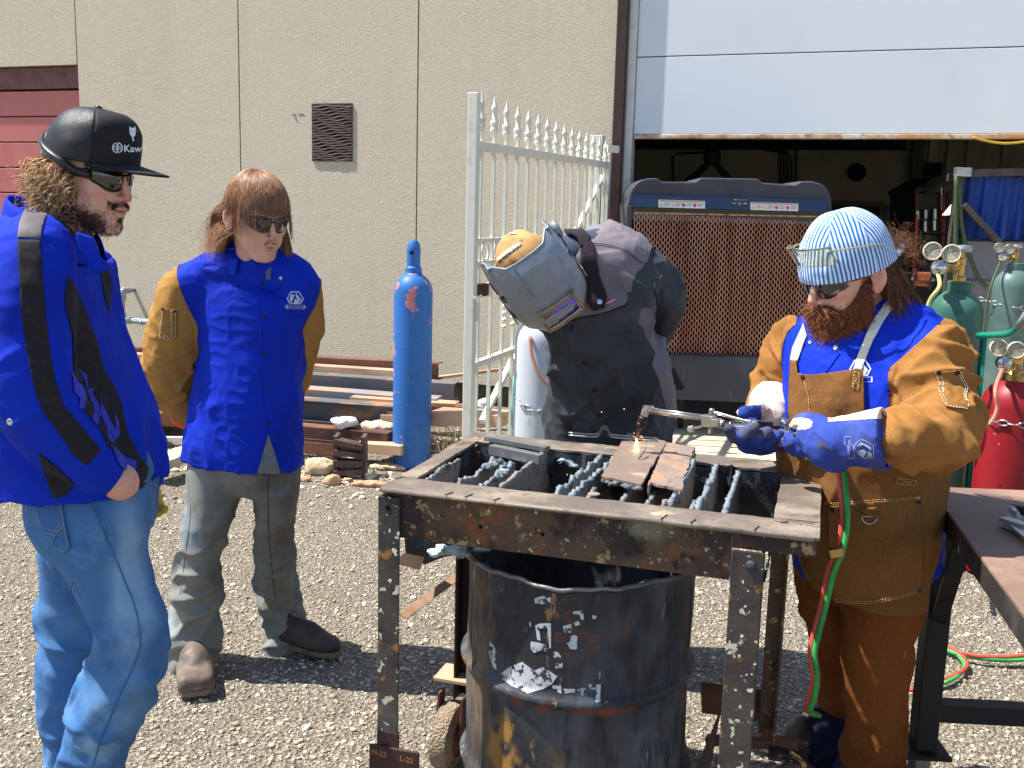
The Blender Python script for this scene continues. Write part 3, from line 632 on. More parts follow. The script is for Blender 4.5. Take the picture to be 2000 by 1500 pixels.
# pale cylinder behind the bending person
t, c, z = cylinder('gas_cylinder', 'pale grey-white cylinder with chain behind the bending person in welding helmet', 1060, 4.75, .128, at(1060, 612, 4.75)[2], m_white, 'plain')
def links(name, P, n, mat, parent, s=.02, w_=.0035):
    P = crom(P, 8); L_ = np.concatenate([[0], np.cumsum(np.linalg.norm(np.diff(P, axis=0), axis=1))]); 
    for i in range(n):
        q = L_[-1]*(i+.5)/n; p = np.array([np.interp(q, L_, P[:, k]) for k in range(3)]); p2 = np.array([np.interp(q+.01, L_, P[:, k]) for k in range(3)]); d = nrm(p2-p+1e-6)
        v = np.cross(d, WZ) if i % 2 else WZ; v = nrm(v-d*np.dot(v, d)); a = np.linspace(0, 2*math.pi, 11)
        MB().tube([p+d*s*math.cos(x)+v*s*.55*math.sin(x) for x in a], w_, 5, cap=False).obj(name, mat, parent, smooth=True)
zc = at(1050, 792, 4.62)[2]
links('chain_link', [c+V3(-.128, .01, .05+zc), c+V3(-.09, -.09, -.0+zc), c+V3(0, -.134, -.03+zc), c+V3(.09, -.09, -.02+zc), c+V3(.13, 0, .0+zc)], 12, m_steelw, t)
MB().tube([c+V3(-.06, -.12, z-.09), c+V3(-.045, -.15, z-.19), c+V3(0, -.17, z-.28), c+V3(.09, -.16, z-.36)], .008, 8, sm=5).obj('hose', M('faded_red_hose', S(190, 130, 116), .5), t, smooth=True)
MB().tube([at(1006, 860, 4.9), at(1004, 800, 4.9), at(1008, 735, 4.9)], .016, 8, sm=3).obj('green_tube', M('teal_tube', S(110, 176, 160), .5), t, smooth=True)
# green cylinder at right with regulator and cart
Dg = 4.5; t, c, z = cylinder('gas_cylinder', 'big green cylinder with two cream gauges just right of the bearded person', 1869, Dg, .112, at(1869, 562, Dg)[2], m_green, 'plain')
MB().lathe([(.05, -.03), (.052, .03), (.046, .035)], c+WZ*(z+.0), k=20).obj('neck_ring', m_green, t, auto=.5)
q = gauges(t, c, z+.03, (-1, -.35), 1.05, hose=[at(1835, 560, 4.3), at(1815, 590, 4.3), at(1808, 640, 4.3), at(1812, 720, 4.35)], hmat=m_hpale)
ct = thing('cylinder_cart', 'green tubular cylinder cart with grey-gripped handle beside the green cylinder', 'cart', c+V3(.2, .05, 0))
mg = M('cart_paint', S(30, 130, 108), .35)
hz = at(1925, 651, 4.35)
MB().tube([hz+V3(-.03, 0, -.01), at(1950, 654, 4.2), at(1975, 650, 4.1), at(1992, 636, 4.0)], .014, 12, sm=4).obj('handle_tube', mg, ct, smooth=True)
MB().tube([at(1990, 638, 4.0), at(2008, 612, 3.92)], .017, 12).obj('grip', M('grey_grip', S(130, 134, 138), .6), ct, smooth=True)
fx = at(1922, 660, 4.45); MB().tube([fx, V3(fx[0], 4.45, .1)], .014, 10).obj('frame_tube', mg, ct, smooth=True)
MB().tube([V3(fx[0]-.25, 4.66, 1.15), V3(fx[0]-.25, 4.66, .1)], .014, 10).obj('frame_tube', mg, ct, smooth=True)
for z_ in (.72, .35): MB().tube([V3(fx[0], 4.45, z_), V3(fx[0]+.06, 4.7, z_), V3(fx[0]-.24, 4.68, z_)], .01, 8).obj('cross_tube', mg, ct)
MB().box(V3(fx[0]-.12, 4.45, .03), (.16, .14, .006)).obj('foot_plate', mg, ct)
for s_ in (-1, 1): MB().lathe([(.04, -.02), (.1, -.02), (.11, 0), (.1, .02), (.04, .02)], V3(fx[0]-.12+s_*.19, 4.68, .11), (1, 0, 0), 24).obj('wheel', m_blk, ct, auto=.6)
# red cylinder
Dr = 4.3; t, c, z = cylinder('gas_cylinder', 'short red cylinder with chain and regulator at the right edge behind the steel bench', 2003, Dr, .136, at(1985, 733, Dr)[2], m_redc, 'plain')
MB().lathe([(.06, -.04), (.062, .01), (.045, .03)], c+WZ*(z+.0), k=20).obj('neck_ring', m_brass, t, auto=.5)
gauges(t, c, z+.01, (-1, -.6), .95, hose=[at(1944, 760, 4.05), at(1948, 795, 4.03), at(1938, 822, 4.02), at(1925, 832, 4.02)], hmat=M('faded_pink_hose', S(214, 130, 110), .5), wheel=False)
MB().tube([at(1925, 832, 4.02), at(1912, 822, 4.03)], .014, 8).obj('fitting', m_hyel, t)
zc = at(1960, 832, 4.13)[2]
links('chain_link', [c+V3(-.148, -.02, zc+.0), c+V3(-.095, -.105, zc), c+V3(0, -.145, zc+.0), c+V3(.11, -.11, zc+.012), c+V3(.16, 0, zc+.01)], 11, m_steelw, t, .022, .004)
# second, duller cylinder further back
Df = 6.2; t, c, z = cylinder('gas_cylinder', 'dull grey-green cylinder further back against the grey panel under the blue curtain', 1975, Df, .118, at(1975, 522, Df)[2], m_ggrey, 'plain')
MB().lathe([(.05, -.03), (.05, .03), (.04, .035)], c+WZ*z, k=20).obj('neck_ring', m_ggrey, t, auto=.5)
gauges(t, c, z+.02, (-1, -.1), .8, hose=[at(1935, 560, 6.1), at(1925, 620, 6.1), at(1918, 700, 6.1)], hmat=M('dull_hose', S(70, 90, 60), .6))
zc = at(1960, 600, 6.1)[2]; links('chain_link', [c+V3(-.25, .1, zc+.06), c+V3(-.12, -.03, zc+.02), c+V3(0, -.125, zc), c+V3(.12, -.03, zc+.02)], 12, m_steelw, t, .02, .003)
# ---- evaporative cooler
DC = 6.9; ec = thing('evaporative_cooler', 'wide dark evaporative cooler on casters with rust-brown pad and blue label strip, in the doorway', 'cooler', at(1420, 800, DC)*[1, 1, 0])
m_plast = M('cooler_grey_plastic', S(66, 66, 74), .55, layers=[(S(84, 82, 88), 3, .45, .75, 5), (S(110, 106, 106), 34, .68, .8, 4)], bump=[(90, .08, .004)])
m_plast2 = M('cooler_lower_plastic', S(54, 58, 68), .5, layers=[(S(130, 134, 140), 7, .62, .8, 6, 'n', (3, 1, .35)), (S(72, 74, 82), 3, .4, .7)], bump=[(90, .06, .004)])
m_strip = M('cooler_blue_strip', S(38, 62, 100), .5, layers=[(S(50, 74, 110), 4, .45, .75)])
def cpoly(pts, D=DC): return [at(x, y, D) for x, y in pts]
def slab(name, pts, D, th, mat, parent, **k):
    P = np.array([at(x, y, D) for x, y in pts]); n = len(P); Q = P+V3(0, th, 0)
    return mesh_obj(name, np.vstack([P, Q]), [tuple(range(n))[::-1], tuple(range(n, 2*n))]+[(i, (i+1) % n, n+(i+1) % n, n+i) for i in range(n)], mat, parent, **k)
top = [(1224, 402)]+[(1228+42*(1-math.cos(a)), 392-42*math.sin(a)*1.05) for a in np.linspace(.0, 1.5, 8)]+[(1284, 348), (1293, 355), (1358, 355), (1369, 347), (1480, 349), (1489, 357), (1553, 361), (1565, 354), (1588, 354)]+[(1590+34*math.sin(a), 392-36*math.cos(a)) for a in np.linspace(.15, 1.5, 8)]+[(1626, 420)]
slab('top_shroud', top+[(1626, 440), (1224, 430)], DC+.02, .5, m_plast, ec, bevel=.01)
slab('side_cheek', [(1224, 402), (1234, 402), (1232, 775), (1222, 760)], DC, .5, m_plast, ec, bevel=.006)
slab('side_cheek', [(1612, 412), (1626, 412), (1622, 790), (1609, 790)], DC, .5, m_plast, ec, bevel=.006)
slab('label_strip', [(1233, 380), (1616, 391), (1613, 414), (1233, 404)], DC-.005, .02, m_strip, ec)
slab('pad_frame', [(1236, 405), (1611, 414), (1611, 422), (1236, 414)], DC+.012, .05, M('pad_frame_metal', S(70, 62, 52), .6), ec)
slab('pad_edge', [(1238, 414), (1611, 422), (1611, 425), (1238, 417)], DC+.008, .05, M('pad_edge_paint', S(190, 150, 112), .7, layers=[(S(120, 80, 50), 30, .4, .7)]), ec)
low = [(1224, 690), (1615, 700), (1618, 770), (1590, 792), (1250, 778), (1222, 760)]
slab('lower_tank', low, DC-.02, .55, m_plast2, ec, bevel=.012)
for pts in ([(1310, 722), (1316, 718), (1336, 758), (1332, 762), (1311, 760)], [(1492, 728), (1498, 732), (1488, 764), (1466, 766), (1463, 762)]): slab('tank_recess', pts, DC-.023, .002, m_dark, ec)
for x in (1262, 1330, 1500, 1585):
    p = at(x, 800, DC+.2); MB().lathe([(.0, -.015), (.05, -.015), (.05, .015), (0, .015)], V3(p[0], p[1], .09), (1, 0, 0), 18).bar(V3(p[0], p[1], .1), V3(p[0], p[1], .3), .03, .03).obj('caster', m_blk, ec, auto=.6)
# rust-brown honeycomb pad: vertical wavy sheets
m_pad = M('cooling_pad_paper', S(184, 138, 118), .95, layers=[(S(150, 98, 78), 3, .4, .7, 5, 'n', (3, 1, .3)), (S(150, 102, 76), 12, .55, .8, 4), (S(160, 150, 140), 40, .7, .8, 4)])
m_padd = M('cooling_pad_depth', S(44, 28, 22), .95)
pL, pR, pT, pB = at(1238, 416, DC), at(1611, 424, DC), at(1238, 416, DC)[2], at(1238, 692, DC)[2]
slab('pad_core', [(1238, 416), (1611, 424), (1608, 702), (1236, 692)], DC+.06, .3, m_padd, ec)
nc, nz = 74, 142; mb = MB(); zz = np.linspace(pB-.02, pT-.0, nz); pitch = (pR[0]-pL[0])/nc
for i in range(nc):
    x = pL[0]+(i+.5)*pitch; ph = zz/.021*math.pi+(math.pi if i % 2 else 0); sl_ = -.022*(x-pL[0])/(pR[0]-pL[0])*1.2
    P = np.stack([np.stack([x+pitch*.46*np.sin(ph)*.5-pitch*.2, np.full(nz, DC+.018), zz+sl_], -1), np.stack([x+pitch*.46*np.sin(ph)*.5+pitch*.2, np.full(nz, DC+.018)+.002*np.cos(ph), zz+sl_], -1), np.stack([x+pitch*.46*np.sin(ph+1.4)*.5+pitch*.2, np.full(nz, DC+.05), zz+sl_], -1)])
    mb.grid(P)
tag(mb.obj('cooling_pad', m_pad, ec, smooth=False), kind='stuff')
# stickers on the strip
m_st = M('sticker_white', S(214, 220, 224), .5); m_sto = M('sticker_orange', S(206, 110, 80), .5); m_sy = M('sticker_yellow', S(214, 190, 70), .5); m_sr = M('sticker_red', S(200, 60, 58), .5); m_sg = M('sticker_print', S(150, 166, 178), .5)
def sticker(x0, y0, x1, y1, x2=0):
    s_ = (y1-y0); D = DC-.008; q = slab('warning_label', [(x0, y0), (x1, y0+.027*(x1-x0)), (x1, y1+.027*(x1-x0)), (x0, y1)], D, .002, m_st, ec); w_ = x1-x0
    def sub(nm, fx0, fy0, fx1, fy1, mat, shape=None):
        P = [(x0+w_*a, y0+s_*b+.027*w_*a) for a, b in (shape or [(fx0, fy0), (fx1, fy0), (fx1, fy1), (fx0, fy1)])]
        slab(nm, P, D-.0012, .001, mat, q)
    sub('print_line', .02, .08, .98, .2, m_sto)
    for i, (c_, m_) in enumerate(((.06, m_sy), (.3, m_sy), (.54, m_sr), (.78, m_sr))):
        sub('print_symbol', 0, 0, 0, 0, m_, [(c_-.035, .85), (c_+.035, .85), (c_, .35)] if i < 2 else [(c_, .3), (c_+.04, .6), (c_, .9), (c_-.04, .6)])
        sub('print_text', c_+.06, .4, c_+.19, .52, m_sg); sub('print_text', c_+.06, .62, c_+.17, .74, m_sg)
sticker(1286, 390, 1377, 405); sticker(1466, 395, 1559, 410)
slab('rating_plate', [(1428, 387), (1462, 388), (1461, 404), (1428, 403)], DC-.008, .002, M('rating_plate', S(52, 56, 68), .5), ec)
for a, b, c_, d_ in ((1433, 389, 1440, 391), (1442, 390, 1459, 391), (1430, 396, 1438, 398), (1441, 396, 1448, 398), (1452, 396, 1459, 399), (1441, 400, 1448, 401)): slab('print_text', [(a, b), (c_, b), (c_, d_), (a, d_)], DC-.0095, .001, m_sg, ec)
# ---- welding booth at right: posts, rails, blue curtain, grey panel
DB = 7.0; wb = thing('welding_booth', 'welding booth frame with blue curtain over a grey panel, right in the doorway', 'booth', at(1900, 600, DB)*[1, 1, 0])
m_fr = M('booth_steel', S(84, 80, 76), .6, layers=[(S(60, 54, 50), 12, .4, .7)]); m_cur = M('blue_curtain', S(30, 66, 150), .55, layers=[(S(22, 50, 120), 4, .4, .7, 3, 'n', (1, 1, .2))])
p0 = at(1874, 345, DB); p1 = at(2060, 340, DB)
MB().bar(p0, V3(p0[0]-.02, DB, 0), .05, .05).obj('booth_post', m_fr, wb); MB().bar(p0+WZ*.02, p1+WZ*.02, .05, .05).obj('top_rail', m_fr, wb)
MB().bar(p0+WZ*.02, at(1790, 375, 9.5), .05, .05).obj('top_rail', m_fr, wb); MB().bar(at(1882, 400, DB-.03), at(1955, 478, DB-.03), .04, .04).obj('diagonal_brace', m_fr, wb)
a, b = at(1884, 343, DB), at(2060, 470, DB); n_ = 90; P = []
for z_ in np.linspace(a[2], b[2]+.0, 12):
    f = (a[2]-z_)/(a[2]-b[2]); P.append([V3(x, DB+.05+(.012+.02*f)*math.sin(i*.42+.6*math.sin(i*.11))+.006*math.sin(i*1.3+f*3), z_) for i, x in enumerate(np.linspace(a[0], b[0], n_))])
MB().grid(P).obj('curtain', m_cur, wb, smooth=True)
slab('grey_panel', [(1880, 471), (2070, 474), (2070, 860), (1872, 850)], DB+.03, .02, M('grey_panel_paint', S(118, 120, 128), .6, layers=[(S(96, 98, 106), 2, .4, .7)]), wb)
slab('panel_seam', [(1878, 545), (2070, 551), (2070, 553), (1878, 547)], DB+.024, .005, m_fr, wb)
for pts in ([(1868, 340), (1866, 500), (1862, 800)], [(1872, 350), (1880, 450), (1905, 530), (1925, 560)]): MB().tube([at(x, y, DB-.06) for x, y in pts], .016, 8, sm=6).obj('cable', M('green_cable', S(70, 84, 58), .6), wb, smooth=True)
MB().box(at(1880, 336, DB-.05), (.05, .03, .03)).obj('clamp', m_steelw, wb, bevel=.004)
MB().lathe([(.0, .09), (.03, .08), (.085, 0), (.08, 0)], at(1864, 421, DB+.4), k=20).obj('lamp_shade', m_st, wb, auto=.6)
yc = thing('yellow_cable', 'yellow cable looped under the bottom edge of the raised white door', 'cable', at(1960, 276, 6.6))
MB().tube([at(x, y, 6.75) for x, y in ((1900, 268), (1925, 275), (1960, 280), (2000, 277), (2040, 268))], .008, 8, sm=5).obj('cable_loop', M('yellow_cable', S(200, 160, 50), .5), yc, smooth=True)
# ---- welding machines on a rack (dark, red edged)
DM = 8.6; wm = thing('welding_machine_rack', 'tall rack of dark red welding machines in the shade inside the doorway', 'rack', at(1830, 600, DM)*[1, 1, 0])
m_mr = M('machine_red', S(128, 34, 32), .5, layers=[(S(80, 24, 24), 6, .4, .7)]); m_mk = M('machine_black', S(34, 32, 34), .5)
def mbox(x0, y0, x1, y1, D, th, mat, nm, **k): return slab(nm, [(x0, y0), (x1, y0), (x1, y1), (x0, y1)], D, th, mat, wm, **k)
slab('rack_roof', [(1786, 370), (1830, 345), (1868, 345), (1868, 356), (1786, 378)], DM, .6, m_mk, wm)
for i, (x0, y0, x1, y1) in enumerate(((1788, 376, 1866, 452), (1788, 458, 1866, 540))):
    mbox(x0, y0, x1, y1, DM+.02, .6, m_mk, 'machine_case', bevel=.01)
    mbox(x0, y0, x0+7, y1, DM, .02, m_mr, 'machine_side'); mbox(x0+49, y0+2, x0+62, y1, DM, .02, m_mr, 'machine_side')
for x, y, h in ((1790, 412, 16), (1806, 410, 18), (1824, 408, 20), (1805, 432, 20), (1823, 430, 20)): mbox(x, y, x+5, y+h, DM-.03, .04, m_steelw, 'bright_handle')
mbox(1838, 366, 1840, 410, DM-.02, .02, m_steelw, 'bright_edge')
for pts in ([(1790, 420), (1788, 480), (1782, 540), (1786, 560)], [(1800, 440), (1806, 480), (1796, 560)], [(1848, 380), (1850, 440), (1842, 540)]): MB().tube([at(x, y, DM-.06) for x, y in pts], .012, 6, sm=5).obj('lead', m_hr if pts[0][0] == 1790 else m_blk, wm, smooth=True)
# wire spool
sp = at(1802, 545, 5.6); ws_ = thing('wire_spool', 'copper wire spool on a black feeder behind the bearded person’s hair', 'spool', sp); u_ = 1/ppm(sp)
ax_ = nrm(V3(1, -.5, 0)); MB().lathe([(14*u_, -14*u_), (14*u_, 14*u_)], sp, ax_, 28).obj('wire_coil', M('copper_wire', S(176, 104, 70), .35, .7, bump=[(260, .6, .004, 'w', (1, 1, 1))]), ws_, smooth=False)
for h in (-15, 14): MB().lathe([(0, h*u_), (20*u_, h*u_), (20*u_, (h+2)*u_), (0, (h+2)*u_)], sp, ax_, 28).obj('flange', m_blk, ws_)
MB().tube([sp-ax_*30*u_, sp+ax_*22*u_], 3*u_, 10).obj('spindle', m_steelw, ws_); MB().box(sp-ax_*34*u_-WZ*6*u_, (12*u_, 10*u_, 18*u_)).bar(sp-ax_*34*u_, (sp-ax_*34*u_)*[1, 1, 0], .05, .05).obj('feeder_case', m_blk, ws_, bevel=.01)
fe = at(1745, 478, 12.5); f_ = thing('fire_extinguisher', 'small dark red fire extinguisher on the far wall inside the doorway', 'extinguisher', fe)
MB().lathe([(0, -.28), (.08, -.28), (.085, -.02), (.06, .03), (.025, .06), (.025, .09)], fe, k=18).obj('tank', m_mr, f_, auto=.6); MB().box(fe+WZ*.12, (.05, .015, .03)).tube([fe+V3(.03, 0, .1), fe+V3(.1, 0, 0), fe+V3(.1, 0, -.2)], .012, 6, sm=3).obj('valve_and_hose', m_blk, f_)
# ---- steel stock pile
m_rust = M('rusty_steel', S(124, 84, 68), .8, layers=[(S(70, 48, 42), 5, .4, .7, 6, 'n', (.4, 1, 1)), (S(146, 96, 66), 11, .55, .75, 5), (S(52, 40, 38), 20, .6, .8, 4)], bump=[(90, .2, .004)], rand=.12)
m_mill = M('mill_scale_steel', S(104, 102, 104), .6, 0., layers=[(S(78, 80, 86), 4, .4, .7, 5, 'n', (.4, 1, 1)), (S(176, 130, 92), 5, .52, .66, 6, 'n', (.5, 1, 1)), (S(132, 88, 64), 14, .58, .72, 4)], bump=[(90, .12, .003)], rand=.1)
m_tan = M('pale_rusty_steel', S(196, 160, 132), .75, layers=[(S(160, 116, 88), 5, .42, .7, 6, 'n', (.4, 1, 1)), (S(120, 80, 60), 22, .62, .8, 4)], bump=[(90, .15, .003)], rand=.08)
m_wood = M('weathered_board', S(190, 178, 154), .85, layers=[(S(150, 138, 116), 12, .4, .7, 5, 'n', (.15, 1, 1))], bump=[(40, .2, .004, 'n', (.1, 1, 1))])
def profile(kind, w_, h, t=.008):
    if kind == 'box': return [(-w_/2, -h), (w_/2, -h), (w_/2, 0), (-w_/2, 0)]
    if kind == 'L': return [(-w_/2, -h), (-w_/2+t, -h), (-w_/2+t, -t), (w_/2, -t), (w_/2, 0), (-w_/2, 0)]
    if kind == 'C': return [(w_/2, -h), (w_/2, -h+t), (-w_/2+t, -h+t), (-w_/2+t, -t), (w_/2, -t), (w_/2, 0), (-w_/2, 0), (-w_/2, -h)]
    if kind == 'U': return [(-w_/2, -h), (w_/2, -h), (w_/2, 0), (w_/2-t, 0), (w_/2-t, -h+t), (-w_/2+t, -h+t), (-w_/2+t, 0), (-w_/2, 0)]
    if kind == 'I': return [(-w_/2, -h), (w_/2, -h), (w_/2, -h+t), (t/2, -h+t), (t/2, -t), (w_/2, -t), (w_/2, 0), (-w_/2, 0), (-w_/2, -t), (-t/2, -t), (-t/2, -h+t), (-w_/2, -h+t)]
BEAMS = [
 ('C', (240, 676, 7.6), (861, 708, 6.9), .1, .12, 'rust', 'dark rusty channel, topmost at the back of the steel pile', 'channel'),
 ('L', (240, 688, 7.45), (775, 722, 6.85), .09, .05, 'tan', 'thin pale angle iron just below the topmost dark channel', 'angle'),
 ('C', (240, 704, 7.2), (892, 747, 6.65), .12, .12, 'mill', 'blue-grey channel ending near the gate post with open end', 'channel'),
 ('box', (240, 728, 6.95), (858, 776, 6.45), .14, .1, 'tan2', 'grey and orange streaked flat bar in the middle of the pile', 'bar'),
 ('I', (240, 752, 6.7), (790, 792, 6.3), .13, .14, 'mill', 'dark blue-grey beam with rusty lower flange in the pile', 'beam'),
 ('box', (236, 796, 6.4), (762, 844, 5.98), .1, .085, 'rust', 'brown square tube with cut end beside blue cylinder', 'tube'),
 ('U', (400, 842, 6.15), (673, 866, 5.85), .09, .075, 'rust', 'short dark brown channel lowest in the pile', 'channel'),
 ('L', (690, 772, 6.5), (893, 786, 6.35), .12, .03, 'tan', 'tan flat angle sticking out right of blue cylinder', 'angle'),
 ('box', (760, 786, 6.6), (935, 792, 6.5), .12, .05, 'rust', 'rust-red bar reaching behind the gate post', 'bar'),
 ('U', (750, 806, 6.25), (880, 812, 6.15), .13, .06, 'tan', 'folded tan channel piece with stepped end right of blue cylinder', 'channel'),
 ('box', (850, 800, 6.1), (985, 806, 5.9), .2, .08, 'tan', 'pale rusty block behind the gate post foot', 'block'),
 ('box', (700, 862, 5.95), (790, 868, 5.85), .1, .06, 'tan', 'small pale rusty block under the brown tube', 'block'),
 ('box', (800, 742, 7.0), (1000, 716, 7.3), .04, .02, 'tan', 'thin pale bar leaning up towards the gate', 'bar'),
 ('box', (240, 852, 6.2), (366, 853, 6.1), .03, .03, 'white', 'thin white pipe low between the two watching persons', 'pipe'),
 ('box', (300, 902, 5.4), (400, 862, 5.8), .14, .05, 'wood', 'weathered board end beside jeans of the mullet person', 'board')]
mm_ = {'rust': m_rust, 'tan': m_tan, 'mill': m_mill, 'tan2': M('streaked_bar_steel', S(168, 140, 116), .7, layers=[(S(132, 134, 140), 5, .45, .6, 5, 'n', (.3, 1, 1)), (S(184, 128, 72), 7, .55, .68, 6, 'n', (.3, 1, 1))]), 'white': m_gate, 'wood': m_wood}
for kind, A, B, w_, h, mt, lb, nm in BEAMS:
    a, b = at(*A), at(*B); R = frame(x=b-a, y=np.cross(WZ, b-a)); mb = MB(); mb.prism(profile(kind, w_, h)[::-1], a, R[1], R[2], b-a)
    o = mb.obj({'channel': 'steel_channel', 'angle': 'steel_angle', 'bar': 'steel_bar', 'beam': 'steel_beam', 'tube': 'steel_tube', 'block': 'steel_block', 'pipe': 'white_pipe', 'board': 'wooden_board'}[nm], mm_[mt], bevel=.003)
    tag(o, lb, nm, 'steel stock in the pile by the wall')
for x, y, D in ((300, 850, 6.6), (560, 850, 6.6), (730, 846, 6.55)):
    p = at(x, y, D); MB().box(V3(p[0], p[1]+.25, .1), (.05, .5, .1)).obj('support_block', m_rust)
    tag(bpy.data.objects[-1] if 0 else COL.objects[-1], {300: 'timber-like rusty support under the left end of the pile', 560: 'rusty support under the pile behind the mullet person', 730: 'rusty support under the pile left of blue cylinder'}[x], 'support', 'supports under the steel pile')
# upright post piece and rocks
def rock(px, py, D, r, col, lb, sq=(1, 1, .8), seed=0, h=None):
    c = gp(px, py) if D is None else at(px, py, D); c = V3(c[0], c[1], max(c[2], .0))
    V, F = body([(Ell(c+V3(0, 0, r*.6*sq[2]), (r*sq[0], r*sq[1], r*sq[2])), .01)], r/9, 1)
    V = V+(fbm((V-c)/r*1.1+seed*7.7, 3)*r*.2)[:, None]*nrm(V[0]*0+1)*0+vnorm(V, F)*(fbm((V-c)/r*1.1+seed*7.7, 3)*r*.22)[:, None]
    return tag(mesh_obj('rock', V, F, col, smooth=True), lb, 'rock', 'stones and rubble by the steel pile')
m_rk = M('pale_stone', S(206, 192, 160), .9, layers=[(S(178, 160, 128), 9, .4, .7, 5)], bump=[(70, .3, .006)]); m_rkw = M('white_rubble', S(224, 222, 214), .9, bump=[(50, .3, .008)]); m_rkd = M('orange_rubble', S(200, 154, 120), .9, bump=[(50, .3, .008)])
rock(625, 924, None, .075, m_rk, 'large smooth pale tan stone beside the mullet person’s leg', (1.1, .9, .85), 1)
rock(673, 830, 6.05, .075, m_rkw, 'white lump of rubble between the lower steel bars', (1.2, .8, .5), 2)
rock(738, 838, 6.1, .07, m_rk, 'pale jagged rubble left of blue cylinder under the beams', (1.6, .8, .5), 3)
rock(678, 905, 5.95, .06, m_rkw, 'white rubble chunk behind the large smooth stone', (1, .9, .7), 4)
rock(650, 945, None, .05, m_rkd, 'small orange rubble wedge in front of the large stone', (1, .8, .7), 5)
rock(722, 950, None, .05, m_rkd, 'flat orange shard on the gravel left of blue cylinder', (2, .5, .35), 6)
rock(596, 940, None, .03, m_rkd, 'tiny orange rubble piece at the mullet person’s thigh', (1.2, .6, .6), 7)
rock(944, 800, 6.3, .05, m_rkw, 'round white stone seen between the gate pickets', (1, 1, 1), 8)
rock(700, 930, None, .045, m_rkw, 'pale flat rubble piece by the broken block', (1.8, .8, .3), 9)
rock(760, 915, None, .05, m_rk, 'long pale rubble slab at foot of blue cylinder', (2.4, .8, .4), 10)
bk_ = thing('broken_block', 'dark broken slotted block standing in the rubble left of blue cylinder', 'block', gp(680, 935))
p = gp(682, 932)
for i in range(4): MB().box(p+V3(0, .02, .03+i*.055), (.085, .06, .016), frame(z=(.1*(i-1), .1, 1))).obj('slot_rib', m_vent, bk_, bevel=.003)
MB().box(p+V3(-.08, .05, .12), (.012, .06, .12)).obj('end_wall', m_vent, bk_); MB().box(p+V3(.08, .05, .12), (.012, .06, .12)).obj('end_wall', m_vent, bk_)
n = 600; X = rng.uniform(-2.2, 1.4, n); Y = 6.05+rng.uniform(-.5, .9, n); o = stones('rubble', X, Y, rng.uniform(.006, .032, n), M('rubble_mix', S(206, 192, 162), .9, layers=[(S(186, 158, 132), 1, .6, .66, 0, 'attr:tone'), (S(236, 230, 214), 1, .84, .9, 0, 'attr:tone')], bump=[(70, .3, .006)])); tag(o, kind='stuff')
# dry twigs by the gate post
mb = MB()
for i in range(40):
    p = gp(870+rng_s(-25, 40), 905)+V3(0, rng_s(.2, .6), 0); q = p+V3(rng_s(-.12, .12), rng_s(-.08, .08), rng_s(.08, .3)); mb.tube([p, (p+q)/2+V3(rng_s(-.03, .03), 0, 0), q], [.003, .001], 4)
tag(mb.obj('dry_twigs', M('dry_grass', S(190, 170, 130), .9)), kind='stuff')
# rusty bin and its dark shade at the left edge
bn = thing('scrap_bin', 'rust-brown steel scrap bin partly out of frame at the left edge behind the capped person', 'bin', gp(-60, 985))
p = gp(-110, 960); MB().box(p+V3(.0, .25, .26), (.42, .25, .26)).obj('bin_side', m_rust, bn, bevel=.01); MB().box(p+V3(.0, .25, .53), (.44, .27, .012)).obj('bin_rim', m_rust, bn, bevel=.004)
# ================================================================ CUTTING TABLE, DRUM, TORCH, BENCH
TO = V3(-.295, 2.21, 0); TA = math.radians(17.1); TU = V3(math.cos(TA), -math.sin(TA), 0); TV = V3(math.sin(TA), math.cos(TA), 0); TR = np.array([TU, TV, WZ])
TW, TD, TH = .963, .642, .9025
def T(u, v, z): return TO+TU*u+TV*v+WZ*z
def tuv(px, py, z=TH): p = gp(px, py, z)-TO; return float(p@TU), float(p@TV)
def tbox(mb, u0, u1, v0, v1, z0, z1, mi=0): return mb.box(T((u0+u1)/2, (v0+v1)/2, (z0+z1)/2), (abs(u1-u0)/2, abs(v1-v0)/2, abs(z1-z0)/2), TR, mi)
m_ttop = M('table_top_steel', S(120, 109, 99), .5, .25, layers=[(S(152, 138, 122), 5, .4, .7, 6), (S(88, 74, 68), 12, .5, .7, 6), (S(206, 178, 142), 14, .6, .7, 7, 'n', (.5, 1, 1)), (S(60, 50, 48), 40, .64, .76, 3)], bump=[(38, .35, .006), (140, .25, .002), (7, .2, .01)])
m_apron = M('table_apron_steel', S(92, 74, 58), .6, .2, layers=[(S(58, 48, 46), 5, .42, .6, 6), (S(128, 80, 48), 8, .53, .66, 6), (S(124, 118, 100), 4.2, .55, .72, 7), (S(166, 142, 102), 26, .57, .66, 5), (S(140, 72, 50), 8, .62, .69, 6), (S(206, 196, 170), 60, .65, .69, 4), (S(196, 188, 166), 17, .68, .72, 8), (S(48, 38, 34), 18, .6, .68, 6)], bump=[(60, .3, .004), (14, .2, .006)])
m_leg = M('table_leg_steel', S(84, 76, 70), .6, .15, layers=[(S(62, 56, 54), 6, .4, .65, 5), (S(122, 116, 104), 3.5, .52, .72, 5), (S(160, 110, 60), 15, .57, .64, 5), (S(206, 204, 176), 22, .61, .635, 4), (S(222, 226, 212), 50, .66, .69, 2)], bump=[(60, .3, .004)])
m_sootin = M('sooty_steel', S(52, 52, 56), .55, .1, layers=[(S(80, 84, 94), 14, .45, .7, 6), (S(80, 96, 112), 60, .66, .74, 3)], bump=[(70, .6, .005)])
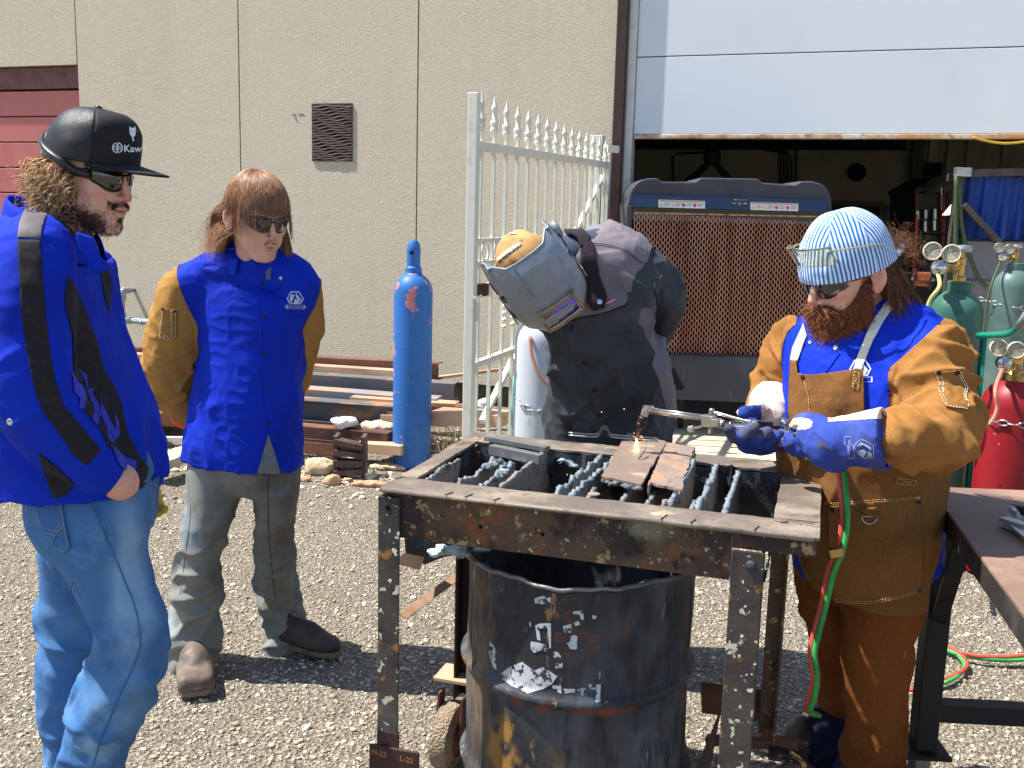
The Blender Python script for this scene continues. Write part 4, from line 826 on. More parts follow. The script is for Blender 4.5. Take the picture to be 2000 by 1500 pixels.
m_slat = M('slag_slat', S(128, 124, 122), .55, .0, layers=[(S(150, 138, 126), 9, .45, .7, 5), (S(122, 134, 142), 1, .35, 1., 0, 'attr:slag'), (S(160, 172, 178), 60, .6, .72, 3, 'n', None, .6), (S(54, 52, 54), 24, .5, .7, 5), (S(120, 104, 90), 9, .55, .7, 5)], bump=[(90, .6, .004), (240, .4, .002)])
m_slag = M('slag_crust', S(96, 104, 110), .5, .1, layers=[(S(160, 180, 188), 26, .5, .66, 4), (S(52, 62, 76), 18, .58, .7, 4)], bump=[(120, .8, .005)])
m_scrap = M('scrap_plate_steel', S(132, 118, 106), .6, .1, layers=[(S(118, 98, 90), 8, .4, .7, 6), (S(166, 144, 128), 16, .55, .72, 5), (S(72, 58, 56), 30, .66, .78, 4)], bump=[(60, .35, .003), (200, .2, .001)])
m_scrap2 = M('pitted_channel_steel', S(142, 126, 116), .65, .1, layers=[(S(162, 130, 104), 12, .45, .65, 6), (S(120, 134, 146), 9, .58, .72, 6), (S(64, 50, 46), 36, .55, .72, 5)], bump=[(70, .8, .006)])
m_plate = M('brown_plate', S(84, 60, 52), .55, .2, layers=[(S(64, 46, 42), 8, .4, .7, 5), (S(120, 84, 60), 30, .64, .75, 4)], bump=[(60, .2, .003)])
tb = thing('cutting_table', 'heavy rusty steel cutting table full of slag-covered slats over a black drum', 'table', T(0, 0, 0))
def wavybox(u0, u1, v0, v1, z0, z1, nu, nv, amp, name, mat, seed=0, edge=.0):
    """slab with uneven faces and edges"""
    us, vs = np.linspace(0, 1, nu), np.linspace(0, 1, nv); rings = []
    prof = [(0, 0), (.0, 1)]; P = []
    cross = [(v0, z0)]+[(v0, z1-(z1-z0)*.25), (v0+.003, z1)]+[(v, z1) for v in np.linspace(v0, v1, nv)[1:-1]]+[(v1-.003, z1), (v1, z1-(z1-z0)*.25), (v1, z0)]
    for u in u0+(u1-u0)*us: P.append([T(u, v, z) for v, z in cross])
    P = np.array(P); n = fbm(P*38+seed, 2)[..., None]; e = fbm(P*26+seed+5, 3)
    P = P+WZ*(n*amp)+TV*(e[..., None]*edge)*np.array([1 if (abs(v-v0) < .004 or abs(v-v1) < .004) else 0 for v, z in cross])[None, :, None]
    mb = MB(); mb.grid(P, close=True); k = len(cross); mb.F += [tuple(range(k))[::-1], tuple(range((nu-1)*k, nu*k))]; mb.m += [0, 0]
    return mb.obj(name, mat, tb, auto=.7)
th_ = .008
wavybox(-.0, TW, 0, .104, TH-th_, TH, 160, 9, .0009, 'front_flange', m_ttop, 1, .0022)
wavybox(0.02, TW-.02, TD-.1, TD, TH-th_, TH, 130, 9, .0012, 'back_flange', m_ttop, 2, .003)
def sideflange(u0, u1, v0, v1, nm, seed):
    P = []; cr = [(u0, TH-th_), (u0, TH), ]+[(u, TH) for u in np.linspace(u0, u1, 8)[1:-1]]+[(u1, TH), (u1, TH-th_)]
    for v in np.linspace(v0, v1, 60): P.append([T(u, v, z) for u, z in cr])
    P = np.array(P); e = fbm(P*24+seed, 3)[..., None]; P = P+WZ*fbm(P*38+seed, 2)[..., None]*.001+TU*e*.002*np.array([1 if i in (0, 1, len(cr)-1, len(cr)-2) else 0 for i in range(len(cr))])[None, :, None]
    mb = MB(); mb.grid(P[:, ::-1], close=True); mb.obj(nm, m_ttop, tb, auto=.7)
sideflange(0.0, .045, .106, TD-.0, 'left_flange', 3); sideflange(TW-.095, TW, .106, TD-.102, 'right_flange', 4)
# corner rounding lip under the front edge
MB().tube([T(.005, .0, TH-.006), T(TW-.01, .0, TH-.006)], .0055, 8).obj('front_lip', m_ttop, tb, smooth=True)
tbox(MB(), .02, .79, .012, .024, TH-.118, TH-.009).obj('front_apron', m_apron, tb, bevel=.002)
tbox(MB(), .79, TW-.004, .008, .02, TH-.046, TH-.009).obj('front_apron_end', m_apron, tb, bevel=.002)
tbox(MB(), .02, TW-.1, .026, .09, TH-.118, TH-.112).obj('front_lower_flange', m_apron, tb)
tbox(MB(), .02, TW-.02, TD-.012, TD-.002, TH-.118, TH-.009).obj('back_apron', m_apron, tb)
tbox(MB(), .002, .012, .02, TD-.02, TH-.118, TH-.009).obj('left_apron', m_apron, tb)
tbox(MB(), TW-.012, TW-.004, .03, TD-.02, TH-.05, TH-.009).obj('right_apron', m_apron, tb)
tbox(MB(), .79, .792, .006, .0118, TH-.118, TH-.02).obj('weld_seam', m_slag, tb)
# inner walls (sooty)
def inner(a, b, nrm_, nm):
    nu, nz = 70, 12; P = np.array([[a+(b-a)*i/(nu-1)+WZ*(-.125*j/(nz-1)) for j in range(nz)] for i in range(nu)]); P = P+nrm_*(np.maximum(0, fbm(P*45, 3))*.006)[..., None]
    MB().grid(P).obj(nm, m_sootin, tb, smooth=True)
inner(T(.05, TD-.104, TH-.01), T(TW-.1, TD-.104, TH-.01), -TV, 'inner_wall'); inner(T(.05, .108, TH-.01), T(.05, TD-.1, TH-.01), TU, 'inner_wall'); inner(T(TW-.1, .108, TH-.01), T(TW-.1, TD-.1, TH-.01), -TU, 'inner_wall')
for i, (a, b) in enumerate(((774, 932), (1160, 966), (1526, 1017), (965, 838))):
    u, v = tuv(a, b); MB().lathe([(.012, 0), (.0145, .0006), (.0135, .0022), (.0115, .0024)], T(u, v, TH+.0004), k=20).obj('hole_rim', m_ttop, tb, smooth=True); MB().lathe([(0, .0), (.0122, 0)], T(u, v, TH+.0016), k=20).obj('bolt_hole', m_dark, tb)
# saw cuts in the front flange edge
for px in (880, 918, 973, 1295, 1352, 1475):
    u, _ = tuv(px, 960+.115*(px-880)); l = .03+.03*random.random(); MB().bar(T(u, -.006, TH+.0016), T(u+.008, l*.6, TH+.0012), .0012, .002).obj('edge_cut', m_dark, tb)
# legs (angle iron)
def leg(u, v, z0, z1, w_, du, dv, nm='leg', hole=True, mat=None):
    mb = MB(); tbox(mb, u, u+w_*du, v, v+.006*dv, z0, z1); tbox(mb, u, u+.006*du, v+.0065*dv, v+w_*dv, z0, z1); o = mb.obj(nm, mat or m_leg, tb, bevel=.0015); return o
leg(-.004, -.002, .27, TH-.02, .053, 1, 1); leg(.858, -.002, .02, TH-.047, .065, -1, 1)
leg(.02, TD-.14, .17, TH-.02, .05, 1, -1, mat=M('dark_rusty_leg', S(62, 44, 36), .8, layers=[(S(104, 70, 46), 14, .55, .7, 5)], bump=[(90, .2, .004)])); leg(.90, TD-.10, .17, TH-.02, .045, -1, -1, mat=m_apron)
for u, z, r in ((.021, TH-.045, .0065),): MB().lathe([(0, .0), (r, 0)], T(u, -.003, z), -TV, 14).obj('bolt_hole', m_dark, tb)
MB().lathe([(.011, 0), (.011, .003), (.007, .008), (0, .009)], T(.833, -.003, TH-.075), -TV, 16).obj('rivet', m_sootin, tb, auto=.6)
for u in (.24, .385): MB().lathe([(0, 0), (.0045, 0)], T(u, .011, TH-.068), -TV, 12).obj('bolt_hole', m_dark, tb)
# caster frame, wheels, struts, low rails
def onT(px, py, u=None, v=None):
    if v is not None: return onplane(px, py, TO+TV*v, TV)
    return onplane(px, py, TO+TU*u, TU)
pl = onT(770, 1475, v=-.01); MB().box(pl+WZ*-.09, (.063, .004, .108), TR).obj('marked_plate', m_plate, tb, bevel=.001)
MB().box(T(.024, .0, .285), (.027, .004, .02), TR).obj('leg_foot', m_plate, tb)
m_chalk = M('orange_marker', S(196, 120, 78), .8)
for tx, dx, dz in (('H-22', -.037, .0), ('L-22', .033, -.003)):
    V2, F2 = text2(tx, .019, 0, .0003); V2 = [(a+.0012*math.sin(40*b), b) for a, b in V2]; c = pl+TU*dx+WZ*dz-TV*.0046
    mesh_obj('chalk_mark', np.array([c+TU*a*1.0+WZ*(b-a*.06) for a, b in V2]), F2, m_chalk, tb)
wc = at(880, 1436, 2.62); fw_ = nrm(V3(.93, -.36, 0)); R0 = .098
m_tyre = M('dusty_tyre', S(150, 134, 112), .85, layers=[(S(116, 102, 84), 12, .4, .7)], bump=[(130, .9, .006, 'v')])
wh = MB().lathe([(.03, -.03), (R0*.8, -.03), (R0*.95, -.024), (R0, -.01), (R0, .01), (R0*.95, .024), (R0*.8, .03), (.03, .03)], wc, fw_, 40).obj('wheel', m_tyre, tb, auto=.6)
MB().lathe([(0, -.034), (.035, -.034), (.05, -.028), (.06, .028), (.035, .036), (0, .036)], wc, fw_, 20).obj('hub', m_rust, wh)
MB().bar(wc+fw_*.04, wc+fw_*.045+WZ*.13, .06, .006, up=fw_).bar(wc-fw_*.035+WZ*.0, wc-fw_*.03+WZ*.13, .04, .006, up=fw_).obj('caster_fork', m_rust, tb)
MB().box(wc+WZ*.14+V3(.01, .05, .02), (.05, .05, .005), TR).obj('caster_plate', m_tan, tb, bevel=.001)
w2 = at(1542, 1545, 2.45); MB().lathe([(.03, -.025), (R0*.8, -.025), (R0, -.01), (R0, .01), (R0*.8, .025), (.03, .025)], w2, fw_, 32).obj('wheel', m_tyre, tb, auto=.6)
MB().box(at(1540, 1465, 2.45), (.05, .06, .005), TR).obj('caster_plate', m_apron, tb); MB().tube([at(1545, 1472, 2.4), at(1568, 1490, 2.36), at(1576, 1520, 2.36)], .007, 6, sm=4).obj('caster_fork', m_brass, tb)
s0, s1_ = at(910, 1113, 2.72), at(786, 1204, 2.38); MB().bar(s0, s1_, .022, .005, up=nrm(V3(0, -1, .6))).obj('brace_strut', m_tan, tb)
MB().bar(at(1370, 1362, 2.62), at(1490, 1378, 2.55), .006, .09).obj('low_rail', m_rust, tb); MB().bar(at(1380, 1445, 2.55), at(1560, 1455, 2.45), .03, .02).obj('low_rail', m_rust, tb)
sp_ = [at(1408, 1382, 2.3), at(1382, 1520, 2.25), at(1352, 1520, 2.25)]; mesh_obj('spike_plate', np.array(sp_+[p+V3(.005, .01, 0) for p in sp_]), [(0, 1, 2), (5, 4, 3), (0, 3, 4, 1), (1, 4, 5, 2), (2, 5, 3, 0)], m_plate, tb)
# catch tray with slag, poking out at left under the frame
tr0 = [at(x, y, 2.5) for x, y in ((790, 1052), (792, 1082), (830, 1103), (866, 1088), (905, 1082), (950, 1066), (950, 1050))]
mesh_obj('catch_tray', np.vstack([tr0, np.array(tr0)+V3(.01, .12, .012)]), [(0, 1, 2, 3, 4, 5, 6), (13, 12, 11, 10, 9, 8, 7)]+[(i, i+7, (i+1) % 7+7, (i+1) % 7) for i in range(7)], m_sootin, tb)
tr1 = np.array([at(x, y, 2.42) for x, y in ((768, 1098), (790, 1080), (828, 1088), (820, 1112))]); mesh_obj('tray_tab', np.vstack([tr1, tr1+V3(0, .004, -.004)]), [(0, 1, 2, 3), (7, 6, 5, 4), (0, 4, 5, 1), (1, 5, 6, 2), (2, 6, 7, 3), (3, 7, 4, 0)], m_tan, tb)
def crust(name, pts, r, n, mat, parent=None, sq=.55, h=.004):
    pts = np.array(pts); ops = []
    for i in range(n):
        q = rng.uniform(0, len(pts)-1.001); k = int(q); p = pts[k]+(pts[k+1]-pts[k])*(q-k)+rng.normal(0, r*.5, 3)*[1, 1, .45]; s_ = r*rng.uniform(.35, .8); ops.append((Ell(p, (s_, s_, s_*sq)), .003))
    V, F = body(ops, h, 1); V = V+vnorm(V, F)*(noise(V*160)*.0012)[:, None]; return mesh_obj(name, V, F, mat, parent, smooth=True)
crust('tray_slag', [at(x, y, 2.44) for x, y in ((850, 1076), (880, 1074), (905, 1078), (948, 1068))], .019, 80, M('pale_sunlit_slag', S(186, 204, 204), .5, layers=[(S(120, 140, 150), 30, .5, .66, 4)], bump=[(120, .8, .005)]), tb, h=.0035)  # light slag, coloured brighter to paint in sunlight under the frame
# ---- slats
HT = TD-.11
def slat(u0, uend=None, v0=.112, v1=HT, top=-.003, lean=0., slag=.6, jag=1., depth=.1, seed=0, dip=None, tk=.009):
    n, nz = 110, 14; vs = np.linspace(v0, v1, n); L_ = []; sl__ = []
    uend = u0 if uend is None else uend
    for i, v in enumerate(vs):
        f = i/(n-1); u = u0+(uend-u0)*f
        zt_ = TH+top+jag*(.006*float(noise(np.array([v*30, seed, 0.]))) + .004*float(noise(np.array([v*90, seed, 3.]))))
        if dip: zt_ -= dip*max(0, math.sin(f*math.pi))**.7
        ring = []; 
        for j in range(nz): # front side up then back side down
            z = zt_-depth*(1-j/(nz-1)); ring.append((u-tk/2+lean*(z-TH), z, j/(nz-1)))
        for j in range(nz)[::-1]: z = zt_-depth*(1-j/(nz-1)); ring.append((u+tk/2+lean*(z-TH), z, j/(nz-1)))
        L_.append([T(a, v, z) for a, z, q in ring]); sl__.append([q for a, z, q in ring])
    P = np.array(L_); Q = np.array(sl__)**3; side = np.array([-1]*nz+[1]*nz)
    b = np.maximum(0, fbm(P*[115, 115, 90]+seed*3.1, 3)+.1)*(.25+.75*Q)*slag*.0045
    P = P+TU*(side[None, :]*b)[..., None]+WZ*(Q*np.maximum(0, fbm(P*120+seed, 2))*.005*slag)[..., None]
    a = np.clip(Q*1.1*slag+.35*fbm(P*22+seed*5, 2), 0, 1)
    mb = MB(); mb.grid(P, close=True); k = 2*nz; mb.F += [tuple(range(k))[::-1], tuple(range((n-1)*k, n*k))]; mb.m += [0, 0]
    return mb.obj('slat', m_slat, tb, smooth=True, attrs={'slag': a.ravel()})
def uf(px, py=None): py = py or 905+.118*(px-800); return tuv(px, py, TH-.01)[0]
slat(uf(862, 920), v1=.36, seed=1, slag=.5, top=-.004, lean=.12); slat(uf(909, 932), v1=.44, seed=2, slag=.7, top=-.006, dip=.012); slat(uf(954, 937), v1=.40, seed=3, slag=.8, jag=1.4, dip=.01)
slat(uf(999, 942), seed=4, slag=.45, top=.002, jag=.5, depth=.11); slat(uf(1098, 952), uf(1098, 952)+.02, seed=5, slag=.9, top=-.006, jag=1.2); slat(uf(1127, 956), uf(1127, 956)+.025, seed=6, slag=1.2, top=-.004, jag=1.2)
slat(uf(1160, 960), v1=.2, seed=7, slag=.4, top=-.01); slat(uf(1214, 967), seed=8, slag=.6, top=-.02); slat(uf(1266, 973), seed=9, slag=.5, top=-.02)
slat(uf(1300, 977), v1=.2, seed=10, slag=.5, top=-.012); slat(uf(1318, 978), seed=11, slag=1.0, top=.006, jag=.9); slat(uf(1369, 985), seed=12, slag=1.1, top=.004, jag=1.1, dip=.006); slat(uf(1420, 991), seed=13, slag=.9, top=-.002, jag=1.2)
slat(uf(1358, 983), v1=.17, seed=14, slag=.4, top=-.006)
for px, py in ((1010, 860), (1040, 872), (1160, 870), (1440, 905)): pass
for (x, y, n, r) in ((1100, 862, 12, .014), (1155, 868, 16, .016), (1390, 892, 14, .014), (1450, 905, 10, .012)):
    u, v = tuv(x, y, TH-.04); crust('wall_slag', [T(u-.02, HT-.0, TH-.03), T(u+.03, HT-.0, TH-.05)], r, n, m_slag, tb)
crust('corner_slag', [T(TW-.112, .13, TH-.07), T(TW-.112, .24, TH-.05)], .018, 40, m_slag, tb)
crust('floor_slag', [T(.74, .2, TH-.1), T(.745, .26, TH-.08)], .008, 14, m_slag, tb, 1.)
crust('spatter_clump', [T(uf(930, 930), .3, TH-.01), T(uf(950, 930), .36, TH-.0)], .012, 22, m_slag, tb, 1.2, .003)
crust('spatter_clump', [T(uf(975, 930), .2, TH-.01), T(uf(985, 930), .3, TH+.0)], .010, 22, m_slag, tb, 1.2, .003)
for i in range(7):
    u = .1+i*.125+rng_s(-.02, .02); P = [T(u, HT+.002, TH-.004), T(u+.03, HT+.002, TH-.006), T(u+.018, HT-.03, TH+.012*(i % 2))]
    mesh_obj('slat_stub', np.array(P+[p-WZ*.07 for p in P]), [(0, 1, 2), (5, 4, 3), (0, 3, 4, 1), (1, 4, 5, 2), (2, 5, 3, 0)], m_sootin, tb)
# ---- workpieces lying on the slats
def plate(name, label, cat, px, zt_, th, mat, jag=.0015, cut=None, group=None):
    """four px corners (front-left, front-right, back-right, back-left) at height zt_"""
    c = [gp(x, y, zt_) for x, y in px]; n = 40; P = []
    for i in range(n):
        a = i/(n-1); L0 = c[0]+(c[1]-c[0])*a; L1 = c[3]+(c[2]-c[3])*a; P.append([L0+(L1-L0)*b for b in np.linspace(0, 1, n)])
    P = np.array(P); E = np.zeros((n, n)); E[0] = E[-1] = 1; E[:, 0] = E[:, -1] = 1
    P = P+np.stack([fbm(P*60, 3), fbm(P*60+9, 3), 0*E], -1)*(E*jag*1.6)[..., None]+WZ*(fbm(P*20, 2)*.0008+E*fbm(P*50, 2)*.001)[..., None]
    Q = P-WZ*th; mb = MB(); mb.grid(P); mb.grid(Q[:, ::-1])
    for A, B in ((P[0], Q[0]), (P[-1][::-1], Q[-1][::-1]), (P[:, 0][::-1], Q[:, 0][::-1]), (P[:, -1], Q[:, -1])): mb.grid(np.array([A, B]))
    o = mb.obj(name, mat, auto=.6); return tag(o, label, cat, group), c
plt_, pc = plate('steel_plate', 'flat brown steel plate being cut under the torch flame', 'plate', ((1174, 930), (1252, 946), (1302, 862), (1226, 845)), TH+.008, .006, m_scrap, .002)
crust('plate_edge_slag', [pc[0]-WZ*.01, (pc[0]+pc[1])/2-WZ*.012, pc[1]-WZ*.012], .008, 46, m_slag, plt_, 1., .003)
kp = [gp(x, y, TH+.009) for x, y in ((1262, 872), (1256, 884), (1248, 892), (1246, 896), (1258, 896), (1268, 890))]
crust('cut_bead', kp[:4], .0025, 60, m_slag, plt_, .8, .0016); crust('cut_bead', [kp[3], kp[4], kp[5]], .0025, 34, m_slag, plt_, .8, .0016); crust('cut_bead', [gp(1250, 888, TH+.009), gp(1254, 902, TH+.009)], .0022, 24, m_slag, plt_, .8, .0016)
ch, cc_ = plate('channel_offcut', 'pitted rusty channel offcut lying beside the plate under the torch', 'offcut', ((1268, 941), (1328, 956), (1356, 874), (1304, 864)), TH+.013, .006, m_scrap2, .003)
for a, b in ((cc_[0], cc_[3]), (cc_[1], cc_[2])):
    P = np.array([[a+(b-a)*i/29-WZ*(.004+.03*j/5) for j in range(6)] for i in range(30)]); P += TU*(fbm(P*50, 2)*.002)[..., None]; MB().grid(P).obj('flange_side', m_scrap2, ch, smooth=True, solid=.006)
def barpiece(label, a, b, w_, h, z, mat):
    p, q = gp(*a, z), gp(*b, z); o = MB().bar(p-WZ*h/2, q-WZ*h/2, w_, h).obj('square_bar', mat, bevel=.0012); return tag(o, label, 'bar', 'steel bars on the table')
m_bar = M('grey_bar', S(112, 116, 116), .5, .3, layers=[(S(140, 142, 138), 20, .5, .7, 4), (S(84, 84, 84), 9, .55, .75, 4)], bump=[(90, .2, .002)])
barpiece('grey square bar lying furthest back across the left slats', (950, 850), (1070, 872), .026, .014, TH+.02, m_bar); barpiece('shorter grey square bar in front of the other across the left slats', (960, 868), (1058, 888), .024, .026, TH+.02, m_bar)
o = tag(MB().box(gp(1133, 838, TH)+WZ*.012, (.02, .012, .013), TR).obj('steel_nut', m_sootin, bevel=.003), 'small dark steel block on the back edge of the cutting table', 'block')
sk = thing('wire_striker', 'bent steel wire striker lying on the back edge of the cutting table', 'striker', gp(1180, 848, TH))
for dy in (0, 5): MB().tube([gp(x, y+dy, TH+.012) for x, y in ((1110, 845), (1155, 848), (1168, 846), (1174, 836), (1180, 832), (1187, 836), (1192, 846), (1205, 850), (1285, 856))], .0022, 6, sm=5).obj('wire', m_steelw, sk, smooth=True)
# ---- drum
dr = thing('steel_drum', 'scorched black steel drum under the cutting table with scraps of white lettering', 'drum', V3(.185, 2.385, 0)); DCN = V3(.183, 2.385, 0); DR, DH = .288, .715
m_drum = M('drum_steel', S(58, 58, 62), .4, .4, layers=[(S(92, 96, 104), 3.2, .45, .66, 5, 'n', (1, 1, .6)), (S(116, 98, 78), 3, .5, .68, 6, 'n', (1.4, 1.4, .6)), (S(70, 76, 90), 5, .56, .7, 5, 'n', (1, 1, .6)), (S(44, 46, 52), 9, .46, .7, 6, 'n', (2, 2, .5)), (S(110, 70, 54), 7, .6, .7, 6), (S(146, 118, 84), 26, .62, .68, 5, 'n', (1, 1, .3)), (S(150, 154, 162), 12, .66, .7, 6, 'n', (1.5, 1.5, .3)), (S(122, 70, 48), 1, .3, 1.1, 0, 'attr:rust'), (S(150, 110, 54), 1, .35, .8, 0, 'attr:ochre')], bump=[(40, .18, .005), (11, .3, .012), (220, .2, .001)])
th = np.linspace(0, 2*math.pi, 181)[:-1]
def dwarp(a, z, r):
    rim = np.clip((z-.55)/.17, 0, 1)
    dent = .003*np.sin(3*a+1)+.0025*np.sin(7*a+2)*rim+.004*noise(np.stack([np.cos(a)*2.4, np.sin(a)*2.4, z*5], -1))
    return r+dent
prof = []; ribs = [.44, .175]
for z in np.concatenate([np.linspace(.0, .05, 4), np.linspace(.06, DH-.012, 90)]):
    b = sum(.016*math.exp(-((z-q)/.014)**2) for q in ribs); prof.append((DR-.008+b, z))
n_in = len(prof); prof += [(DR-.002, DH-.01), (DR+.0035, DH-.006), (DR+.005, DH), (DR+.001, DH+.005), (DR-.006, DH+.003), (DR-.012, DH-.006)]+[(DR-.014, z) for z in np.linspace(DH-.03, .3, 10)]
P = []; RU = []; OC = []
for r, z in prof:
    rr = dwarp(th, np.full_like(th, z), r); zz_ = z+(.003*np.sin(5*th+.7)+.0025*np.sin(11*th)+.0015*np.sin(29*th))*max(0, (z-.6)/.115)
    P.append(np.stack([DCN[0]+rr*np.cos(th), DCN[1]+rr*np.sin(th), zz_], -1))
    q = np.stack([np.cos(th)*3, np.sin(th)*3, np.full_like(th, z*6)], -1)
    RU.append(np.clip(1.3*math.exp(-((z-.425)/.018)**2)*(.5+fbm(q*2, 2)), 0, 1)+np.clip(.8*math.exp(-((z-.69)/.02)**2)*(fbm(q*2+4, 2)+.2), 0, 1))
    aa = np.exp(-((th-4.05)/.28)**2); OC.append(np.clip(aa*(.44-z)*7*(.7+fbm(q*2.2+7, 3)), 0, 1))
MB().grid(np.array(P), close=True).obj('drum_shell', m_drum, dr, auto=.9, attrs={'rust': np.array(RU).ravel(), 'ochre': np.array(OC).ravel()})
MB().tube([V3(DCN[0]+(float(dwarp(np.array([a]), np.array([DH]), DR+.002)[0]))*math.cos(a), DCN[1]+(float(dwarp(np.array([a]), np.array([DH]), DR+.002)[0]))*math.sin(a), DH+.001+.003*math.sin(5*a+.7)+.0025*math.sin(11*a)+.0015*math.sin(29*a)) for a in np.linspace(0, 2*math.pi, 200)], .0052, 8, cap=False).obj('rolled_rim', M('rim_steel', S(128, 128, 132), .38, .6, layers=[(S(84, 66, 56), 20, .5, .7, 4)]), dr, smooth=True)
MB().lathe([(0, .3), (DR-.012, .3)], DCN, k=60).obj('drum_fill', m_sootin, dr)
crust('drum_slag', [V3(.28, 2.2, .45), V3(.3, 2.24, .6), V3(.34, 2.26, .66), V3(.4, 2.3, .6)], .026, 90, m_slag, dr, .8, .005)
# torn white lettering, paint and a painted sunlit patch on the drum side
m_wl = M('worn_white_and_sunlit_paint', S(196, 200, 206), .6, layers=[(S(150, 154, 162), 40, .5, .7, 5), (S(58, 58, 62), 55, .52, .58, 5)], bump=[(120, .2, .001)])
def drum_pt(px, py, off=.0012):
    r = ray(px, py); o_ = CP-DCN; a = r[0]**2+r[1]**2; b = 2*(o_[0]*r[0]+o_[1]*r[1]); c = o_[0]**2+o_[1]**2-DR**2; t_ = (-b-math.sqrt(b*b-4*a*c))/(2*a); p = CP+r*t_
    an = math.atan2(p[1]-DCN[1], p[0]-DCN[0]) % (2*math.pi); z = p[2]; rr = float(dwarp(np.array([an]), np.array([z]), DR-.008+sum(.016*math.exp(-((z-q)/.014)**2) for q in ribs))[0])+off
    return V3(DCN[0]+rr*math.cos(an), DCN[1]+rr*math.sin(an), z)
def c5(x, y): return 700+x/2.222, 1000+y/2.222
blobs = [[(600, 715), (650, 680), (705, 655), (760, 690), (800, 676), (862, 715), (836, 752), (800, 772), (740, 782), (660, 752)], [(560, 560), (585, 590), (590, 690), (575, 680), (556, 620)], [(760, 375), (800, 362), (838, 375), (830, 392), (800, 390), (796, 405), (765, 400)], [(862, 385), (890, 383), (893, 400), (880, 408), (882, 432), (866, 425), (870, 405)],  # first outline: old paint with its patch of sunlight painted in
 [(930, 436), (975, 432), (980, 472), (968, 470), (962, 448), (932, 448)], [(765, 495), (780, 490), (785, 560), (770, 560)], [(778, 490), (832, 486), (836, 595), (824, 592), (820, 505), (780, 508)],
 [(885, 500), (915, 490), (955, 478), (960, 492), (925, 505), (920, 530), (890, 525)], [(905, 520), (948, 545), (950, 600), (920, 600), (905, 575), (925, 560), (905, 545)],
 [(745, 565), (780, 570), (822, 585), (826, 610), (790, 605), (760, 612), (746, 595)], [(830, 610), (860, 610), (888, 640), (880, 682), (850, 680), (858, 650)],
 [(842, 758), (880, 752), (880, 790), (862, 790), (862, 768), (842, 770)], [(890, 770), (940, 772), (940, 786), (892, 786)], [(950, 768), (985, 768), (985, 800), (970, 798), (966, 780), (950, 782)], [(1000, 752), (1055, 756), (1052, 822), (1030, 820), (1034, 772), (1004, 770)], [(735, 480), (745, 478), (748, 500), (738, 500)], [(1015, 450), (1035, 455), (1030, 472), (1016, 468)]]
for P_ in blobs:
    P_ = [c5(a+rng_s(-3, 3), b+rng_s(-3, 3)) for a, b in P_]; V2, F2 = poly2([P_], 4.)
    mesh_obj('paint_and_sun_patch', np.array([drum_pt(a, b) for a, b in V2]), F2, m_wl, dr, smooth=True)
# ---- cutting torch
D1, D2 = 2.60, 2.33
def tq(px, py): f = (px-1245)/(1600-1245); return at(px, py, D1+(D2-D1)*np.clip(f, -.1, 1.1))
to = thing('cutting_torch', 'chromed oxy-fuel cutting torch held over the plate, flame at its tip', 'torch', tq(1400, 820))
m_nick = M('nickel_plate', S(190, 186, 176), .28, .9, layers=[(S(150, 140, 124), 50, .6, .75, 3)]); m_burnt = M('burnt_tip', S(62, 54, 50), .5, .7)
hd = tq(1262, 800); tip = tq(1244, 852)
MB().tube([hd+(hd-tip)*.12, hd, hd-(hd-tip)*.22], [.008, .011, .010], 14).box(hd+V3(.006, 0, .002), (.014, .008, .008)).obj('torch_head', m_nick, to, auto=.6)
MB().lathe([(.009, 0), (.0125, .003), (.0125, .016), (.0105, .018), (.0125, .02), (.0125, .03), (.007, .034)], hd-(hd-tip)*.26, tip-hd, 12).obj('tip_nut', m_burnt, to)
MB().tube([hd-(hd-tip)*.45, tip], [.0068, .0045], 12).obj('tip', M('copper_tip', S(120, 84, 72), .4, .8), to, smooth=True)
for dy, dz in ((0, -3.5), (-.006, 0.5), (.004, 4.5)): MB().tube([tq(1264, 801+dz)+V3(0, dy, 0), tq(1385, 817+dz)+V3(0, dy, 0)], .0032, 8).obj('torch_pipe', m_nick, to, smooth=True)
bR = frame(x=tq(1410, 822)-tq(1370, 817), y=(0, 1, 0))
MB().box(tq(1384, 822), (.017, .011, .015), bR).obj('mixer_block', m_nick, to, bevel=.003); MB().box(tq(1399, 825), (.010, .013, .010), bR).lathe([(.007, 0), (.008, .01), (.004, .014)], tq(1390, 808), (0, 0, 1), 12).obj('mixer_cap', m_nick, to, bevel=.002)
MB().tube([tq(1372, 832), tq(1348, 838)], .004, 8).lathe([(.008, 0), (.0095, .003), (.0095, .014), (.007, .017)], tq(1356, 836), tq(1348, 838)-tq(1372, 832), 8).obj('preheat_knob', m_nick, to)
MB().tube([tq(1388, 838), tq(1388, 846)], .006, 8).obj('screw', m_nick, to)
MB().lathe([(.008, 0), (.0115, .002), (.0115, .006), (.0095, .008), (.0115, .01), (.0115, .014), (.009, .016)], tq(1402, 826), tq(1414, 829)-tq(1400, 826), 20).obj('collar', m_nick, to)
MB().tube([tq(1408, 827), tq(1540, 850)], .0088, 18).obj('handle_tube', m_chrome, to, smooth=True)
for f in np.linspace(0, 1, 9)[1:-1]: p = tq(1412+f*115, 827.5+f*20.5); MB().tube([p, p+(tq(1540, 850)-tq(1408, 827))*.006], .0093, 18).obj('handle_groove', m_nick, to)
MB().tube([tq(1385, 805), tq(1405, 808), tq(1440, 818), tq(1475, 826)], [.004, .0045, .0045, .004], 8, sm=5).obj('oxygen_lever', m_nick, to, smooth=True)
vb = tq(1534, 846); MB().box(vb, (.016, .009, .01), bR).obj('valve_block', m_chrome, to, bevel=.003)
